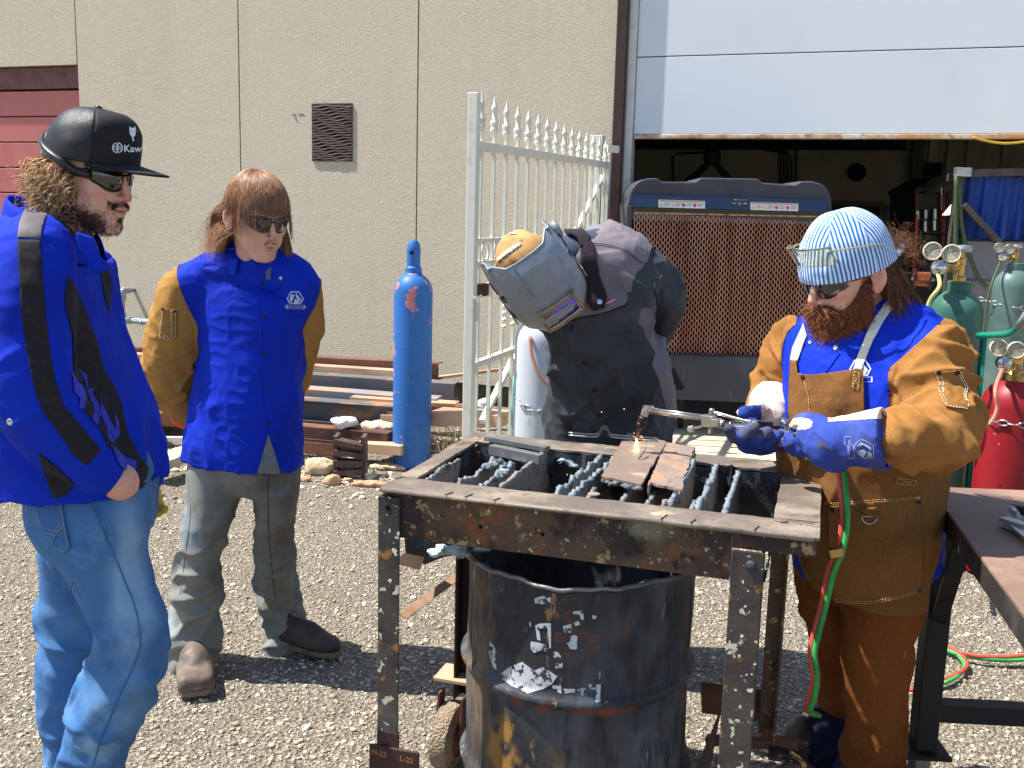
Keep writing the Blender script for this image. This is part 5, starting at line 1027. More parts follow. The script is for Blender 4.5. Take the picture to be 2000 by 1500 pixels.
for d_, nm in (((-.1, -.2, 1), 0), ((-.25, -.6, -.6), 1)):
    d_ = nrm(d_); MB().tube([vb, vb+d_*.028], .0045, 8).obj('valve_stem', m_chrome, to); mb = MB(); mb.lathe([(.006, .02), (.0135, .022), (.0145, .03), (.0125, .036), (.005, .038)], vb, d_, 9); mb.obj('valve_knob', m_chrome, to, bevel=.001)
MB().tube([vb, tq(1570, 850)], .007, 10).obj('hose_inlet', m_brass, to); MB().tube([tq(1548, 856), tq(1572, 858)], .007, 10).obj('hose_inlet', m_brass, to)
hz0 = tq(1560, 852)
gpath = [hz0+V3(0, .01, 0), at(1605, 872, 2.34), at(1642, 900, 2.27), at(1652, 960, 2.22), at(1655, 1020, 2.2), at(1646, 1075, 2.19), at(1628, 1120, 2.2), at(1614, 1180, 2.21), at(1601, 1230, 2.2), at(1591, 1275, 2.19), at(1596, 1320, 2.18), at(1590, 1365, 2.2), at(1582, 1390, 2.22), at(1600, 1398, 2.28)]
MB().tube(gpath, .0068, 10, sm=6).obj('green_hose', m_hg, to, smooth=True)
rp = [p+V3(-.008, .013, .0) if i < 7 else p+V3(-.006, .012, 0) for i, p in enumerate(gpath)]; rp[1] = rp[1]+V3(0, .01, -.004)
MB().tube(rp, .0066, 10, sm=6).obj('red_hose', m_hr, to, smooth=True)
cl_ = at(1637, 1080, 2.185); MB().bar(cl_-V3(.018, -.006, .004), cl_+V3(.012, 0, .004), .018, .02).obj('hose_clip', m_brass, to, bevel=.003)
# flame and sparks
fl = thing('torch_flame', 'small orange and yellow flame with sparks at the torch tip', 'flame', tip)
m_f1 = M('flame_core', (1, .8, .4), emit=((1, .72, .3), 9)); m_f2 = M('flame_edge', (1, .4, .1), emit=((1, .33, .06), 3.4))
zp = TH+.011
crust('flame_core', [tip, V3(tip[0], tip[1], zp), gp(1243, 866, zp)], .004, 24, m_f1, fl, 1.2, .0016); crust('flame_glow', [gp(1240, 872, zp), gp(1246, 880, zp)], .0055, 14, m_f2, fl, 1.4, .0018)
mb = MB()
for i in range(26):
    d_ = nrm(V3(rng_s(-1, 1), rng_s(-.8, .5), rng_s(.1, 1))); p = gp(1243, 864, zp)+d_*rng_s(.004, .03); mb.tube([p, p+d_*rng_s(.001, .005)], .0004, 3)
tag(mb.obj('sparks', m_f2, fl), kind='stuff')
mb = MB()
for px, py in ((1118, 932), (1219, 799), (1175, 805), (1108, 927)): mb.box(at(px, py, 2.62), (.0008, .0008, .0008))
tag(mb.obj('flying_spark', m_f2, fl), kind='stuff')
# ---- steel bench at right
b0 = gp(1815, 950, .83); bdir = nrm(gp(2000, 1200, .83)-b0); bx = V3(-bdir[1], bdir[0], 0); bx = bx if bx[0] > 0 else -bx; bx = nrm(V3(.998, -.05, 0))
bn = thing('steel_bench', 'dark steel bench with rust-brown plate top at the right edge', 'bench', b0*[1, 1, 0]); BR = np.array([bx, np.cross(WZ, bx), WZ])
m_btop = M('bench_top_steel', S(128, 104, 92), .6, .2, layers=[(S(150, 122, 106), 4, .4, .7, 6), (S(96, 76, 70), 9, .56, .76, 6), (S(214, 170, 110), 12, .72, .78, 6), (S(200, 180, 160), 70, .72, .78, 2)], bump=[(60, .25, .003), (16, .25, .006, 'n', (1, .4, 1))])
m_bleg = M('bench_leg_steel', S(52, 50, 48), .6, .2, layers=[(S(72, 66, 58), 5, .45, .7, 5), (S(96, 74, 56), 22, .66, .76, 4)], bump=[(60, .2, .003)])
bl = 1.6; c0, c1_ = b0, b0+bdir*bl; P = [c0, c1_, c1_+bx*1.0, c0+bx*1.0]
mesh_obj('bench_top', np.array(P+[p-WZ*.008 for p in P]), [(0, 1, 2, 3), (7, 6, 5, 4), (0, 4, 5, 1), (1, 5, 6, 2), (2, 6, 7, 3), (3, 7, 4, 0)], m_btop, bn, bevel=.001)
MB().bar(c0+bx*.004-WZ*.034, c1_+bx*.004-WZ*.034, .006, .05).obj('edge_angle', m_bleg, bn); MB().bar(c0+bx*.02-WZ*.034, c0+bx*1.0-WZ*.034, .05, .05).obj('cross_angle', m_bleg, bn)
l0 = c0+bdir*.05+bx*.04; zb_ = .1
MB().box(V3(l0[0], l0[1], (.8+zb_)/2), (.03, .03, (.8-zb_)/2), BR).obj('bench_leg', m_bleg, bn, bevel=.003)
MB().box(V3(l0[0], l0[1], zb_-.006), (.06, .06, .005), BR).obj('leg_plate', m_bleg, bn); MB().box(V3(l0[0], l0[1]+.01, zb_/2-.006), (.02, .03, zb_/2-.006), BR).obj('foot_block', m_wood, bn)
MB().bar(l0+V3(0, 0, -.62), l0+bdir*.0+bx*1.0+V3(0, 0, -.62)+WZ*0, .05, .05).obj('stretcher', m_bleg, bn); MB().bar(l0+bx*0+V3(.0, -.02, -.36), c0+bdir*.3-WZ*.06+bx*.03, .04, .012).obj('gusset_brace', m_bleg, bn)
for q in (.95,): l1 = c0+bx*q+bdir*.05; MB().box(V3(l1[0], l1[1], .4), (.03, .03, .4), BR).obj('bench_leg', m_bleg, bn)
l1 = c0+bdir*(bl-.06)+bx*.04; MB().box(V3(l1[0], l1[1], .4), (.03, .03, .4), BR).obj('bench_leg', m_bleg, bn)
# pliers-like clamp on bench
pj = thing('locking_clamp', 'grey locking clamp with black jaw lying on the bench at the right edge', 'clamp', gp(1990, 1020, .835))
zz_ = .845; MB().bar(gp(1958, 1018, zz_), gp(2010, 1035, zz_), .03, .024).obj('clamp_jaw', m_steelw, pj, bevel=.003); MB().bar(gp(1975, 1022, zz_), gp(2020, 1060, zz_), .024, .008).obj('clamp_bar', m_steelw, pj, bevel=.002)
MB().tube([gp(1976, 992, zz_+.02), gp(1985, 1003, zz_+.005), gp(1990, 1015, zz_)], .008, 8, sm=4).obj('clamp_screw', m_steelw, pj, smooth=True); MB().bar(gp(1974, 992, zz_+.01), gp(2010, 1000, zz_+.01), .02, .02).obj('clamp_handle', m_blk, pj, bevel=.004)
# hoses on the gravel
hs_ = thing('ground_hose', 'red and green twin hose looping over the gravel beneath the steel bench', 'hose', gp(1900, 1280))
def ghose(name, pts, mat, dz=.012): MB().tube([gp(x, y, dz) if not isinstance(z_, float) else gp(x, y, z_) for x, y, z_ in [(p+(None,))[:3] for p in pts]], .0075, 8, sm=6).obj(name, mat, hs_, smooth=True)
ghose('red_loop', [(1780, 1212), (1800, 1218), (1850, 1262), (1900, 1280), (1960, 1283), (2010, 1280)], m_hr, .02); ghose('green_loop', [(1782, 1226), (1802, 1238), (1850, 1270), (1900, 1284), (1960, 1290), (2010, 1288)], m_hg, .012)
ghose('red_loop', [(1778, 1348), (1800, 1342), (1850, 1325), (1880, 1310), (1888, 1295), (1870, 1275), (1840, 1262)], m_hr, .014); ghose('green_loop', [(1845, 1334), (1870, 1320), (1884, 1300), (1872, 1280)], m_hg, .01)
hs2 = tag(MB().tube([gp(1868, 1052, .3), gp(1890, 1080, .2), gp(1925, 1118, .06), gp(1945, 1140, .02), gp(2010, 1190, .012)], .009, 8, sm=6).obj('pale_hose', m_hg, smooth=True), 'pale green hose dropping to the gravel behind the bench edge', 'hose')
# ================================================================ PEOPLE: tools
m_skin = M('skin', S(222, 172, 148), .5, layers=[(S(208, 124, 106), 1, .1, 1.0, 0, 'attr:red'), (S(196, 136, 112), 30, .5, .75, 3, 'n', None, .35), (S(92, 62, 48), 1, .25, .95, 0, 'attr:stub')], bump=[(260, .2, .001), (900, .15, .0005)], sss=.06)
m_denim = M('light_denim', S(66, 112, 164), .85, layers=[(S(134, 168, 200), 1, .2, .9, 0, 'attr:fade'), (S(44, 86, 144), 6, .42, .75, 6), (S(92, 136, 184), 14, .52, .75, 5), (S(96, 148, 200), 900, .5, .8, 2, 'n', (1, 1, .3), .4)], bump=[(500, .2, .001, 'n', (1, 1, .25)), (25, .12, .004)])
m_grey = M('grey_work_denim', S(128, 131, 126), .9, layers=[(S(92, 86, 78), 3.2, .42, .68, 6), (S(156, 168, 174), 4.5, .5, .74, 5), (S(92, 112, 128), 9, .55, .75, 4), (S(84, 76, 66), 1.4, .5, .8, 4)], bump=[(420, .2, .001), (25, .12, .004)])
m_jblue = M('royal_blue_cotton', S(5, 46, 186), .8, layers=[(S(4, 36, 160), 5, .45, .75, 5), (S(14, 60, 200), 600, .5, .8, 2, 'n', None, .4), (S(30, 50, 150), 2.1, .62, .85, 7, 'n', None, .35)], bump=[(420, .16, .001), (16, .12, .005)], sheen=.0, spec=.25)
m_suede = M('gold_suede', S(164, 124, 68), .95, layers=[(S(142, 104, 54), 5, .42, .75, 5), (S(182, 138, 74), 120, .5, .78, 3), (S(134, 94, 44), 2.2, .5, .8, 4)], bump=[(300, .3, .0015), (22, .2, .004)], spec=.15)
m_suede4 = M('brown_suede', S(150, 106, 58), .95, layers=[(S(126, 86, 46), 5, .42, .8, 5), (S(170, 118, 58), 160, .5, .8, 3), (S(122, 78, 38), 2.2, .5, .85, 4)], bump=[(300, .35, .0015), (20, .25, .004)], spec=.15)
m_apsu = M('apron_suede', S(128, 88, 50), .95, layers=[(S(98, 66, 38), 4, .42, .8, 5), (S(148, 106, 60), 160, .5, .8, 3), (S(98, 62, 34), 1.8, .5, .85, 4)], bump=[(300, .35, .0015), (16, .25, .004)], spec=.15)
m_blkc = M('black_cotton', S(34, 32, 36), .85, layers=[(S(46, 43, 46), 60, .5, .7, 3)], bump=[(420, .2, .001)])
m_tape = M('grey_sheen_tape', S(98, 92, 94), .6, bump=[(420, .1, .001)])
m_gcot = M('warm_grey_cotton', S(124, 116, 122), .85, layers=[(S(104, 96, 102), 6, .45, .75, 4)], bump=[(420, .2, .001), (16, .1, .005)])
m_bleat = M('black_split_leather', S(62, 66, 70), .8, layers=[(S(82, 88, 92), 5, .45, .7, 6), (S(42, 45, 49), 3, .5, .7, 5), (S(84, 88, 90), 60, .68, .78, 3)], bump=[(260, .35, .0015), (14, .25, .006)], spec=.3)
m_navy = M('navy_trousers', S(34, 36, 66), .9, layers=[(S(26, 27, 52), 9, .4, .7)], bump=[(300, .15, .001)])
m_lens = M('dark_lens', S(16, 17, 14), .04, spec=.9, coat=1., layers=[(S(34, 32, 22), 12, .5, .8)]); m_frame = M('black_frame', S(24, 24, 27), .3, coat=.4)
m_snap = M('snap_dark', S(40, 44, 62), .4, .5); m_snapl = M('snap_bright', S(190, 196, 206), .25, .9); m_thread = M('pale_thread', S(210, 176, 116), .7); m_threadw = M('white_thread', S(226, 218, 196), .7)
m_hair1 = M('blond_curls', S(170, 132, 90), .5, layers=[(S(226, 194, 146), 1, .35, .95, 0, 'attr:tone'), (S(92, 62, 40), 1, .35, .05, 0, 'attr:tone')]); m_hair2 = M('brown_hair', S(142, 102, 74), .36, layers=[(S(196, 156, 118), 1, .45, 1, 0, 'attr:tone'), (S(104, 72, 52), 1, .4, .0, 0, 'attr:tone')])
m_hair4 = M('dark_auburn_hair', S(98, 64, 44), .5, layers=[(S(144, 98, 66), 1, .5, 1, 0, 'attr:tone')]); m_beard = M('red_brown_beard', S(138, 84, 54), .55, layers=[(S(176, 112, 72), 1, .5, 1, 0, 'attr:tone'), (S(90, 50, 32), 1, .4, 0, 0, 'attr:tone')]); m_beardd = M('dark_beard', S(62, 44, 36), .6)
m_cap = M('black_cap_cloth', S(26, 26, 29), .75, bump=[(500, .2, .001)], layers=[(S(36, 36, 40), 200, .5, .7)]); m_mesh = M('black_cap_mesh', S(34, 34, 38), .45, bump=[(520, .5, .001, 'v')])
m_logo = M('pale_print', S(196, 210, 236), .7); m_white = M('white_leather', S(222, 206, 184), .85, layers=[(S(190, 168, 140), 12, .45, .75, 5)], bump=[(200, .3, .001), (30, .2, .004)]); m_wprint = M('white_print', S(226, 230, 236), .6)
m_glb = M('blue_glove_leather', S(44, 66, 150), .85, layers=[(S(70, 88, 160), 9, .5, .7, 5), (S(70, 66, 86), 14, .58, .75, 5)], bump=[(260, .35, .0015), (30, .2, .004)])
m_glg = M('dirty_glove_tips', S(80, 80, 108), .85, layers=[(S(58, 58, 84), 12, .45, .7, 5), (S(140, 130, 124), 20, .62, .75, 4)], bump=[(260, .35, .0015)])
m_boot = M('brown_boot_leather', S(112, 98, 88), .6, layers=[(S(88, 76, 68), 10, .4, .7, 5), (S(146, 132, 118), 16, .56, .76, 4)], bump=[(120, .2, .002)]); m_bootd = M('dark_boot_leather', S(74, 64, 58), .6, layers=[(S(56, 48, 44), 10, .4, .7, 5)], bump=[(120, .2, .002)]); m_sole = M('boot_sole', S(118, 104, 90), .8, layers=[(S(80, 70, 62), 20, .5, .7)])
class HF:
    """head frame: x = person's right, y = forward, z = up; origin between the ears at eye level"""
    def __init__(s, O, F, U=None, s_=(1., 1., 1.)):
        F = nrm(F); U = V3(0, 0, 1) if U is None else np.asarray(U, float); U = nrm(U-F*np.dot(U, F)); s.X = np.cross(F, U); s.R = np.array([s.X, F, U]); s.O = np.asarray(O, float); s.s = np.array(s_)
    def p(s, *q): q = np.asarray(q if len(q) == 3 else q[0], float)*s.s; return s.O+q@s.R
    def inv(s, P): return ((P-s.O)@s.R.T)/s.s
    def v(s, *q): return np.asarray(q, float)@s.R
def headops(H, neck=None, nr=(.056, .064), jaw=1., nose=1.):
    s = H.s; m = float(s.mean()); E = lambda c, r, k=.012: (Ell(H.p(*c), np.array(r)*s, H.R), k); K = lambda a, b, ra, rb, k=.012: (Cone(H.p(*a), H.p(*b), ra*m, rb*m), k)
    o = [E((0, -.012, .036), (.077, .1, .088), .0), E((0, .03, -.03), (.062, .064, .082), .03)]
    for q in (-1, 1):
        o += [K((q*.056, -.004, -.055), (q*.020, .066, -.104), .014*jaw, .018, .022), E((q*.042, .058, -.026), (.022, .022, .018), .014), K((q*.006, .088, .020), (q*.04, .074, .020), .010, .009, .012), E((q*.03, .058, -.062), (.024, .022, .026), .016)]
    o += [E((0, .078, -.106), (.021, .018, .017), .016), K((0, .078, -.06), (0, .082, -.08), .018, .016, .014)]
    o += [K((0, .090, .012), (0, .090+.023*nose, -.032), .0068, .0088, .008), E((0, .098+.012*nose, -.037), (.0100, .0095, .0090), .005)]
    for q in (-1, 1): o += [E((q*.0115, .096, -.040), (.008, .010, .008), .004), (Ell(H.p(q*.032, .098, -.003), np.array((.019, .016, .012))*s, H.R), .010, 'sub'), E((q*.031, .072, -.003), (.0125, .0125, .0125), .002)]
    o += [E((0, .0965, -.0625), (.023, .010, .0055), .004), E((0, .0955, -.0735), (.020, .010, .0065), .004), (Ell(H.p(0, .108, -.068), np.array((.024, .010, .0014))*s, H.R), .003, 'sub'), E((0, .094, -.054), (.016, .008, .008), .006)]
    for q in (-1, 1): o += [(Ell(H.p(q*.0075, .103, -.0475), np.array((.004, .006, .004))*s, H.R), .002, 'sub')]
    for q in (-1, 1):
        R2 = np.array([H.R[0]*.86+H.R[1]*q*.5, H.R[1]*.86-H.R[0]*q*.5, H.R[2]]); R2 = np.array([nrm(R2[0]), nrm(R2[1]), R2[2]])
        o += [(Ell(H.p(q*.085, -.014, -.012), np.array((.0075, .018, .031))*s, R2), .004), (Ell(H.p(q*.081, -.008, -.038), np.array((.007, .012, .014))*s, R2), .004), (Ell(H.p(q*.0935, -.009, -.010), np.array((.007, .011, .020))*s, R2), .003, 'sub')]
    if neck is not None: o.append((Cone(H.p(0, -.028, -.07), neck, nr[0], nr[1]), .025))
    return o
def make_head(H, parent, neck, inner=(), h=.0024, stub=None, name='body', **k):
    V, F = body(headops(H, neck, **k), h, 2); q = H.inv(V); V = V+vnorm(V, F)*(fbm(q*60, 2)*.0004)[:, None]
    g = lambda c, r: np.exp(-(((q-np.array(c))/np.array(r))**2).sum(1))
    red = .9*g((0, .115, -.04), (.02, .02, .018))+.45*g((.045, .07, -.035), (.03, .03, .025))+.45*g((-.045, .07, -.035), (.03, .03, .025))+.75*g((0, .105, -.069), (.020, .02, .008))+.6*g((.085, -.01, -.01), (.012, .03, .04))+.6*g((-.085, -.01, -.01), (.012, .03, .04))
    st = np.zeros(len(V)) if stub is None else stub(q); st = st*(1-np.clip(1.6*g((0, .107, -.070), (.02, .02, .007)), 0, 1))
    Vs, Fs, A = [V], [F], [np.clip(red, 0, 1)]; ST = [st]; n = len(V)
    if len(inner): V2, F2 = body([(c, .03) for c in inner], .014, 1); Vs.append(V2); Fs.append(F2+n); A.append(np.zeros(len(V2))); ST.append(np.zeros(len(V2)))
    o = mesh_obj(name, np.vstack(Vs), np.vstack(Fs), m_skin, parent, smooth=True, attrs={'red': np.concatenate(A), 'stub': np.clip(np.concatenate(ST), 0, 1)})
    return o, V, F
def wrap(V, F, specs):
    N = vnorm(V, F); D = np.zeros(len(V))
    for A, amp, seed, mask in specs:
        q = V@np.asarray(A, float).T+seed*11.3; q = q+.5*noise(V*5+seed)[:, None]; n = noise(q); f = (1-np.minimum(1, np.abs(n)*2.2))**1.4-.3
        D += f*amp*(1 if mask is None else mask(V))
    V = V+N*D[:, None]; return lap(V, F, 1, .35)
def FA(d, across, along):
    """fold frequencies: slow along d, quick across it"""
    R = frame(z=d); return np.array([R[0]*across, R[1]*across, R[2]*along])
def surf(tree, px, py, off=.001):
    r = nrm(ray(px, py)); h_ = tree.ray_cast(Vector(CP), Vector(r), 20)
    if h_[0] is None: return None, None
    n = np.array(h_[1]); n = n if n@r < 0 else -n; return np.array(h_[0])+n*off, n
def pxdecal(name, polys, tree, mat, parent, off=.0018, cell=5., th=0., **k):
    V2, F2 = poly2(polys, cell); P = []; ok = []
    for a, b in V2: p, _ = surf(tree, a, b, off); P.append(V3(0, 0, 0) if p is None else p); ok.append(p is not None)
    F2 = [f for f in F2 if all(ok[i] for i in f)]
    if not F2: return None
    P = np.array(P); d0 = np.median([np.linalg.norm(P[i]-CP) for i in range(len(P)) if ok[i]])
    F2 = [f for f in F2 if max(abs(np.linalg.norm(P[i]-P[j])) for i in f for j in f) < cell*14*d0/FOC+.04]
    if len(polys) == 1 and F2:
        par = list(range(len(P)))
        def fd(i):
            while par[i] != i: par[i] = par[par[i]]; i = par[i]
            return i
        for f in F2:
            for i in f[1:]: par[fd(i)] = fd(f[0])
        from collections import Counter
        big = Counter(fd(f[0]) for f in F2).most_common(1)[0][0]; F2 = [f for f in F2 if fd(f[0]) == big]
    if F2: us = sorted({i for f in F2 for i in f}); mp_ = {i: j for j, i in enumerate(us)}; P = P[us]; F2 = [[mp_[i] for i in f] for f in F2]
    return mesh_obj(name, P, F2, mat, parent, smooth=True, solid=th, **k) if F2 else None
def polyg(poly, scale):
    Q = np.array(poly, float)
    def g(P):
        X = pxof(P); d = np.full(len(X), 1e9); ins = np.zeros(len(X), bool); j = len(Q)-1
        for i in range(len(Q)):
            a, b = Q[j], Q[i]; e = b-a; w_ = X-a; t = np.clip(w_@e/(e@e), 0, 1); d = np.minimum(d, np.linalg.norm(w_-t[:, None]*e, axis=1))
            c = ((a[1] > X[:, 1]) != (b[1] > X[:, 1])) & (X[:, 0] < (b[0]-a[0])*(X[:, 1]-a[1])/(b[1]-a[1]+1e-12)+a[0]); ins ^= c; j = i
        return np.where(ins, d, -d)/scale
    return g
def stitches(name, pts, tree, mat, parent, dash=3.2, gap=2.2, r=.0009, off=.001):
    pts = np.array(pts, float); L_ = np.concatenate([[0], np.cumsum(np.linalg.norm(np.diff(pts, axis=0), axis=1))]); mb = MB(); q = 0
    while q < L_[-1]-dash:
        a, b = [[np.interp(t, L_, pts[:, k]) for k in (0, 1)] for t in (q, q+dash)]; A, _ = surf(tree, *a, off); B, _ = surf(tree, *b, off)
        if A is not None and B is not None and np.linalg.norm(A-B) < .03: mb.tube([A, B], r, 4)
        q += dash+gap
    return tag(mb.obj(name, mat, parent), kind='stuff') if mb.V else None
def snap_at(tree, px, py, mat, parent, r=.0065):
    p, n = surf(tree, px, py, 0)
    if p is not None: MB().lathe([(r, -.001), (r, .0015), (r*.7, .003), (r*.5, .0022), (0, .0022)], p, n, 14).obj('snap', mat, parent, auto=.6)
def strands(name, roots, d0, length, mat, parent, seg=9, w_=.0009, grav=.35, curl=0., cfreq=60., coll=(), stray=.15, tone=None, flow=None):
    n = len(roots); P = np.array(roots, float); D = np.array(d0, float); L_ = np.broadcast_to(length, n); step = (L_/seg)[:, None]; out = [P.copy()]; ph = rng.uniform(0, 6.28, n); ax = rng.normal(0, 1, (n, 3)); jit = rng.normal(0, stray, (n, 3))
    for k in range(seg):
        D = D+np.array([0, 0, -grav])+jit*.25
        if flow is not None: D = D+flow(P)
        D /= np.linalg.norm(D, axis=1)[:, None]; P = P+D*step
        for c, R, r in coll:
            q = (P-c)@R.T/r; m = np.linalg.norm(q, axis=1); ins = m < 1
            if ins.any(): q[ins] /= m[ins][:, None]; Pn = (q*r)@R+c; P = np.where(ins[:, None], Pn, P); D = np.where(ins[:, None], D*.6+(P-out[-1])/step*.4, D)
        out.append(P.copy())
    out = np.array(out)  # seg+1,n,3
    if curl:
        a1 = np.cross(D, ax); a1 /= np.linalg.norm(a1, axis=1)[:, None]+1e-9; a2 = np.cross(D, a1)
        for k in range(1, seg+1):
            t_ = k*step[:, 0]*cfreq+ph; amp = curl*min(1, k/3); out[k] += amp*(np.cos(t_)[:, None]*a1+np.sin(t_)[:, None]*a2)
    T_ = np.gradient(out, axis=0); T_ /= np.linalg.norm(T_, axis=2)[..., None]+1e-9; A1 = np.cross(T_, ax[None]); A1 /= np.linalg.norm(A1, axis=2)[..., None]+1e-9; A2 = np.cross(T_, A1)
    wv = w_*np.linspace(1, .25, seg+1)[:, None, None]; ring = [out+wv*(A1*math.cos(a)+A2*math.sin(a)) for a in (0, 2.094, 4.189)]
    V = np.stack(ring, 2)  # seg+1,n,3,3
    V = V.transpose(1, 0, 2, 3).reshape(-1, 3); m_ = (seg+1)*3; base = np.array([[k*3+j, k*3+(j+1) % 3, (k+1)*3+(j+1) % 3, (k+1)*3+j] for k in range(seg) for j in range(3)]); F = (base[None]+np.arange(n)[:, None, None]*m_).reshape(-1, 4)
    tn = np.repeat(rng.uniform(0, 1, n) if tone is None else tone, m_)
    return mesh_obj(name, V, F, mat, parent, smooth=True, attrs={'tone': tn})
def shades(H, parent, strap=False, w_=.062, top=.018, bot=-.022, base=.098, back=.078, tilt=0.):
    g_ = thing('sunglasses', None, None); g_.parent = parent; g_.location = tuple(H.O-wloc(parent))
    for q in (-1, 1):
        P = []; 
        for a in np.linspace(0, 1, 15):
            x = q*(.007+w_*a); y = base-.042*a**2.2; zt = top*(1-.25*a**3); zb = (bot*(.55+.45*math.sin(min(1, a*1.5+.25)*math.pi/2)))*(1-a**3.2*.95) if a > 0 else bot*.5
            P.append([H.p(x, y+.004*(1-((f-.5)*2)**2), zb+(zt-zb)*f+tilt) for f in np.linspace(0, 1, 7)])
        MB().grid(P).obj('lens', m_lens, g_, smooth=True, solid=.0015)
        MB().tube([H.p(q*(.003+(w_+.004)*a), base+.003-.042*a**2.2, top*(1-.25*a**3)+tilt+.001) for a in np.linspace(0, 1, 12)], [.0022, .0032, .004], 6).obj('lens_rim', m_frame, g_, smooth=True)
        if strap: MB().tube([P[i][0]+0 for i in range(0, 15)], .0025, 6).obj('lens_rim', m_frame, g_, smooth=True)
        MB().tube([H.p(q*(w_+.009), base-.040, top*.7+tilt), H.p(q*.079, .035, .008+tilt*.7), H.p(q*.0815, -.002, .008), H.p(q*.083, -.022, -.004)], [.005, .004, .003, .0025], 8, sm=4).obj('temple_arm', m_frame, g_, smooth=True)
    MB().tube([H.p(-.01, base+.002, .010+tilt), H.p(0, base+.006, .012+tilt), H.p(.01, base+.002, .010+tilt)], .003, 6, sm=3).obj('bridge', m_frame, g_, smooth=True)
    return g_
def inner_body(J):
    """coarse body inside the clothes: J dict of joints"""
    o = []
    for a, b, ra, rb in (('neck', 'chest', .05, .085), ('chest', 'hip', .085, .10)): o.append(Cone(np.array(J[a])+V3(0, .02, -.03), np.array(J[b])+V3(0, .02, 0), ra, rb))
    for q in ('R', 'L'):
        for a, b, ra, rb in (('sh', 'el', .045, .036), ('el', 'wr', .036, .026)):
            if a+q in J and b+q in J: o.append(Cone(J[a+q], J[b+q], ra, rb))
        for a, b, ra, rb in (('hp', 'kn', .042, .034), ('kn', 'an', .034, .028)):
            if a+q in J and b+q in J: o.append(Cone(J[a+q], J[b+q], ra, rb))
    return o
def sections(rows, X):
    """rows: (px,py,D,a,b)"""
    return np.array([at(r[0], r[1], r[2]) for r in rows]), [(r[3], r[4]) for r in rows], X
def nat(name, V, F, mat, parent, **k): return mesh_obj(name, V, F, mat, parent, smooth=True, **k)
def collar(name, H_c, X, Fd, rx, ry, h, mat, parent, gap=.35, flare=.012, lean=.0, z0=0, drop=.02):
    """stand-and-fall collar ring round the neck, open at the front"""
    P = []
    for a in np.linspace(gap, 2*math.pi-gap, 44):
        d = X*math.sin(a)*rx+Fd*math.cos(a)*ry; nd = nrm(d); fr = (1+math.cos(a))/2; row = []
        for f in (0, .5, 1): row.append(H_c+d+nd*.002*f+WZ*(z0+h*f*(1-.25*fr)-drop*fr))
        for f in (.7, .35, .0): row.append(H_c+d+nd*(flare*(1-f)+.006)+WZ*(z0+h*f*(1-.25*fr)-drop*fr-.006*(1-f)*(1+3*fr)))
        P.append(row)
    return MB().grid(np.array(P)).obj(name, mat, parent, smooth=True, solid=.003, sub=1)
def boot(name, toe, heel, ankle, parent, mat, w_=.05, square=False, hgt=.075, sm_='boot_sole'):
    d = nrm((toe-heel)*[1, 1, 0]); side = np.cross(d, WZ); L_ = np.linalg.norm((toe-heel)*[1, 1, 0]); z0 = min(toe[2], heel[2])
    ops = [(Ell(heel+d*.045+WZ*.045, (.05, w_*.8, .045), np.array([d, side, WZ])), .0), (Ell(heel+d*L_*.45+WZ*.045, (.085, w_*.85, .04), np.array([d, side, WZ])), .03), (Box(toe-d*.070+WZ*.030, (.072, w_*1.02, .032), np.array([d, side, WZ]), .026) if square else Ell(toe-d*.07+WZ*.034, (.075, w_, .032), np.array([d, side, WZ])), .035), (Cone(heel+d*.06+WZ*.05, heel+d*.05+WZ*.11, .046, .046), .03), (Ell(heel+d*L_*.5+WZ*.07, (.07, w_*.6, .035), np.array([d, side, WZ])), .03)]
    V, F = body(ops, .005, 2); V = V+vnorm(V, F)*(fbm(V*38, 2)*.0016)[:, None]; b = nat(name, V, F, mat, parent)
    out = []
    for t_ in np.linspace(0, 2*math.pi, 33)[:-1]:
        c, s_ = math.cos(t_), math.sin(t_); n_ = .38 if square and c > 0 else .8
        u = math.copysign(abs(c)**n_, c); v_ = math.copysign(abs(s_)**n_, s_); x = L_/2+u*(L_/2+.006); wd = w_*(1.02 if u > .1 else .86-.0*u)*(1-.14*math.exp(-((u+.15)/.3)**2)); out.append((x, v_*wd))
    MB().prism(out, heel-WZ*.0, d, side, WZ*.018).obj('sole', m_sole, b, bevel=.003)
    MB().prism([(a*.3, b_) for a, b_ in out], heel-WZ*.018, d, side, WZ*.0179).obj('heel', m_sole, b, bevel=.002)
    return b
# ================================================================ PERSON 2: mullet, royal blue jacket with suede sleeves, grey trousers
p2 = thing('person', 'standing person with brown mullet, moustache, dark sunglasses, blue jacket with gold suede sleeves', 'person', gp(480, 1310), 'people')
F2h = nrm(V3(math.sin(.70)*math.cos(.30), -math.cos(.70)*math.cos(.30), -math.sin(.30))); H2 = HF(at(503, 419, 3.1), F2h, s_=(1.03, 1.07, 1.02))
nb2 = at(500, 520, 3.17)
J = dict(neck=nb2, chest=at(492, 600, 3.2), hip=at(490, 860, 3.22), shR=at(375, 565, 3.2), shL=at(585, 560, 3.16), elR=at(345, 730, 3.26), wrR=at(430, 810, 3.36), elL=at(572, 720, 3.3), wrL=at(520, 815, 3.38), hpR=at(425, 900, 3.22), hpL=at(545, 900, 3.24), knR=at(392, 1090, 3.18), anR=at(380, 1260, 3.2), knL=at(536, 1070, 3.26), anL=at(560, 1235, 3.34))
def st2(q): return .5*np.exp(-((q[:, 2]+.0525)/.006)**2)*(q[:, 1] > .085)*(np.abs(q[:, 0]) < .03)*(np.abs(q[:, 0]) > .003)*(.7+.6*noise(q*260))
b2, HV, HFc = make_head(H2, p2, nb2, inner_body(J), stub=st2, nr=(.05, .056), jaw=.7)
shades(H2, p2, w_=.063, top=.019, bot=-.026)
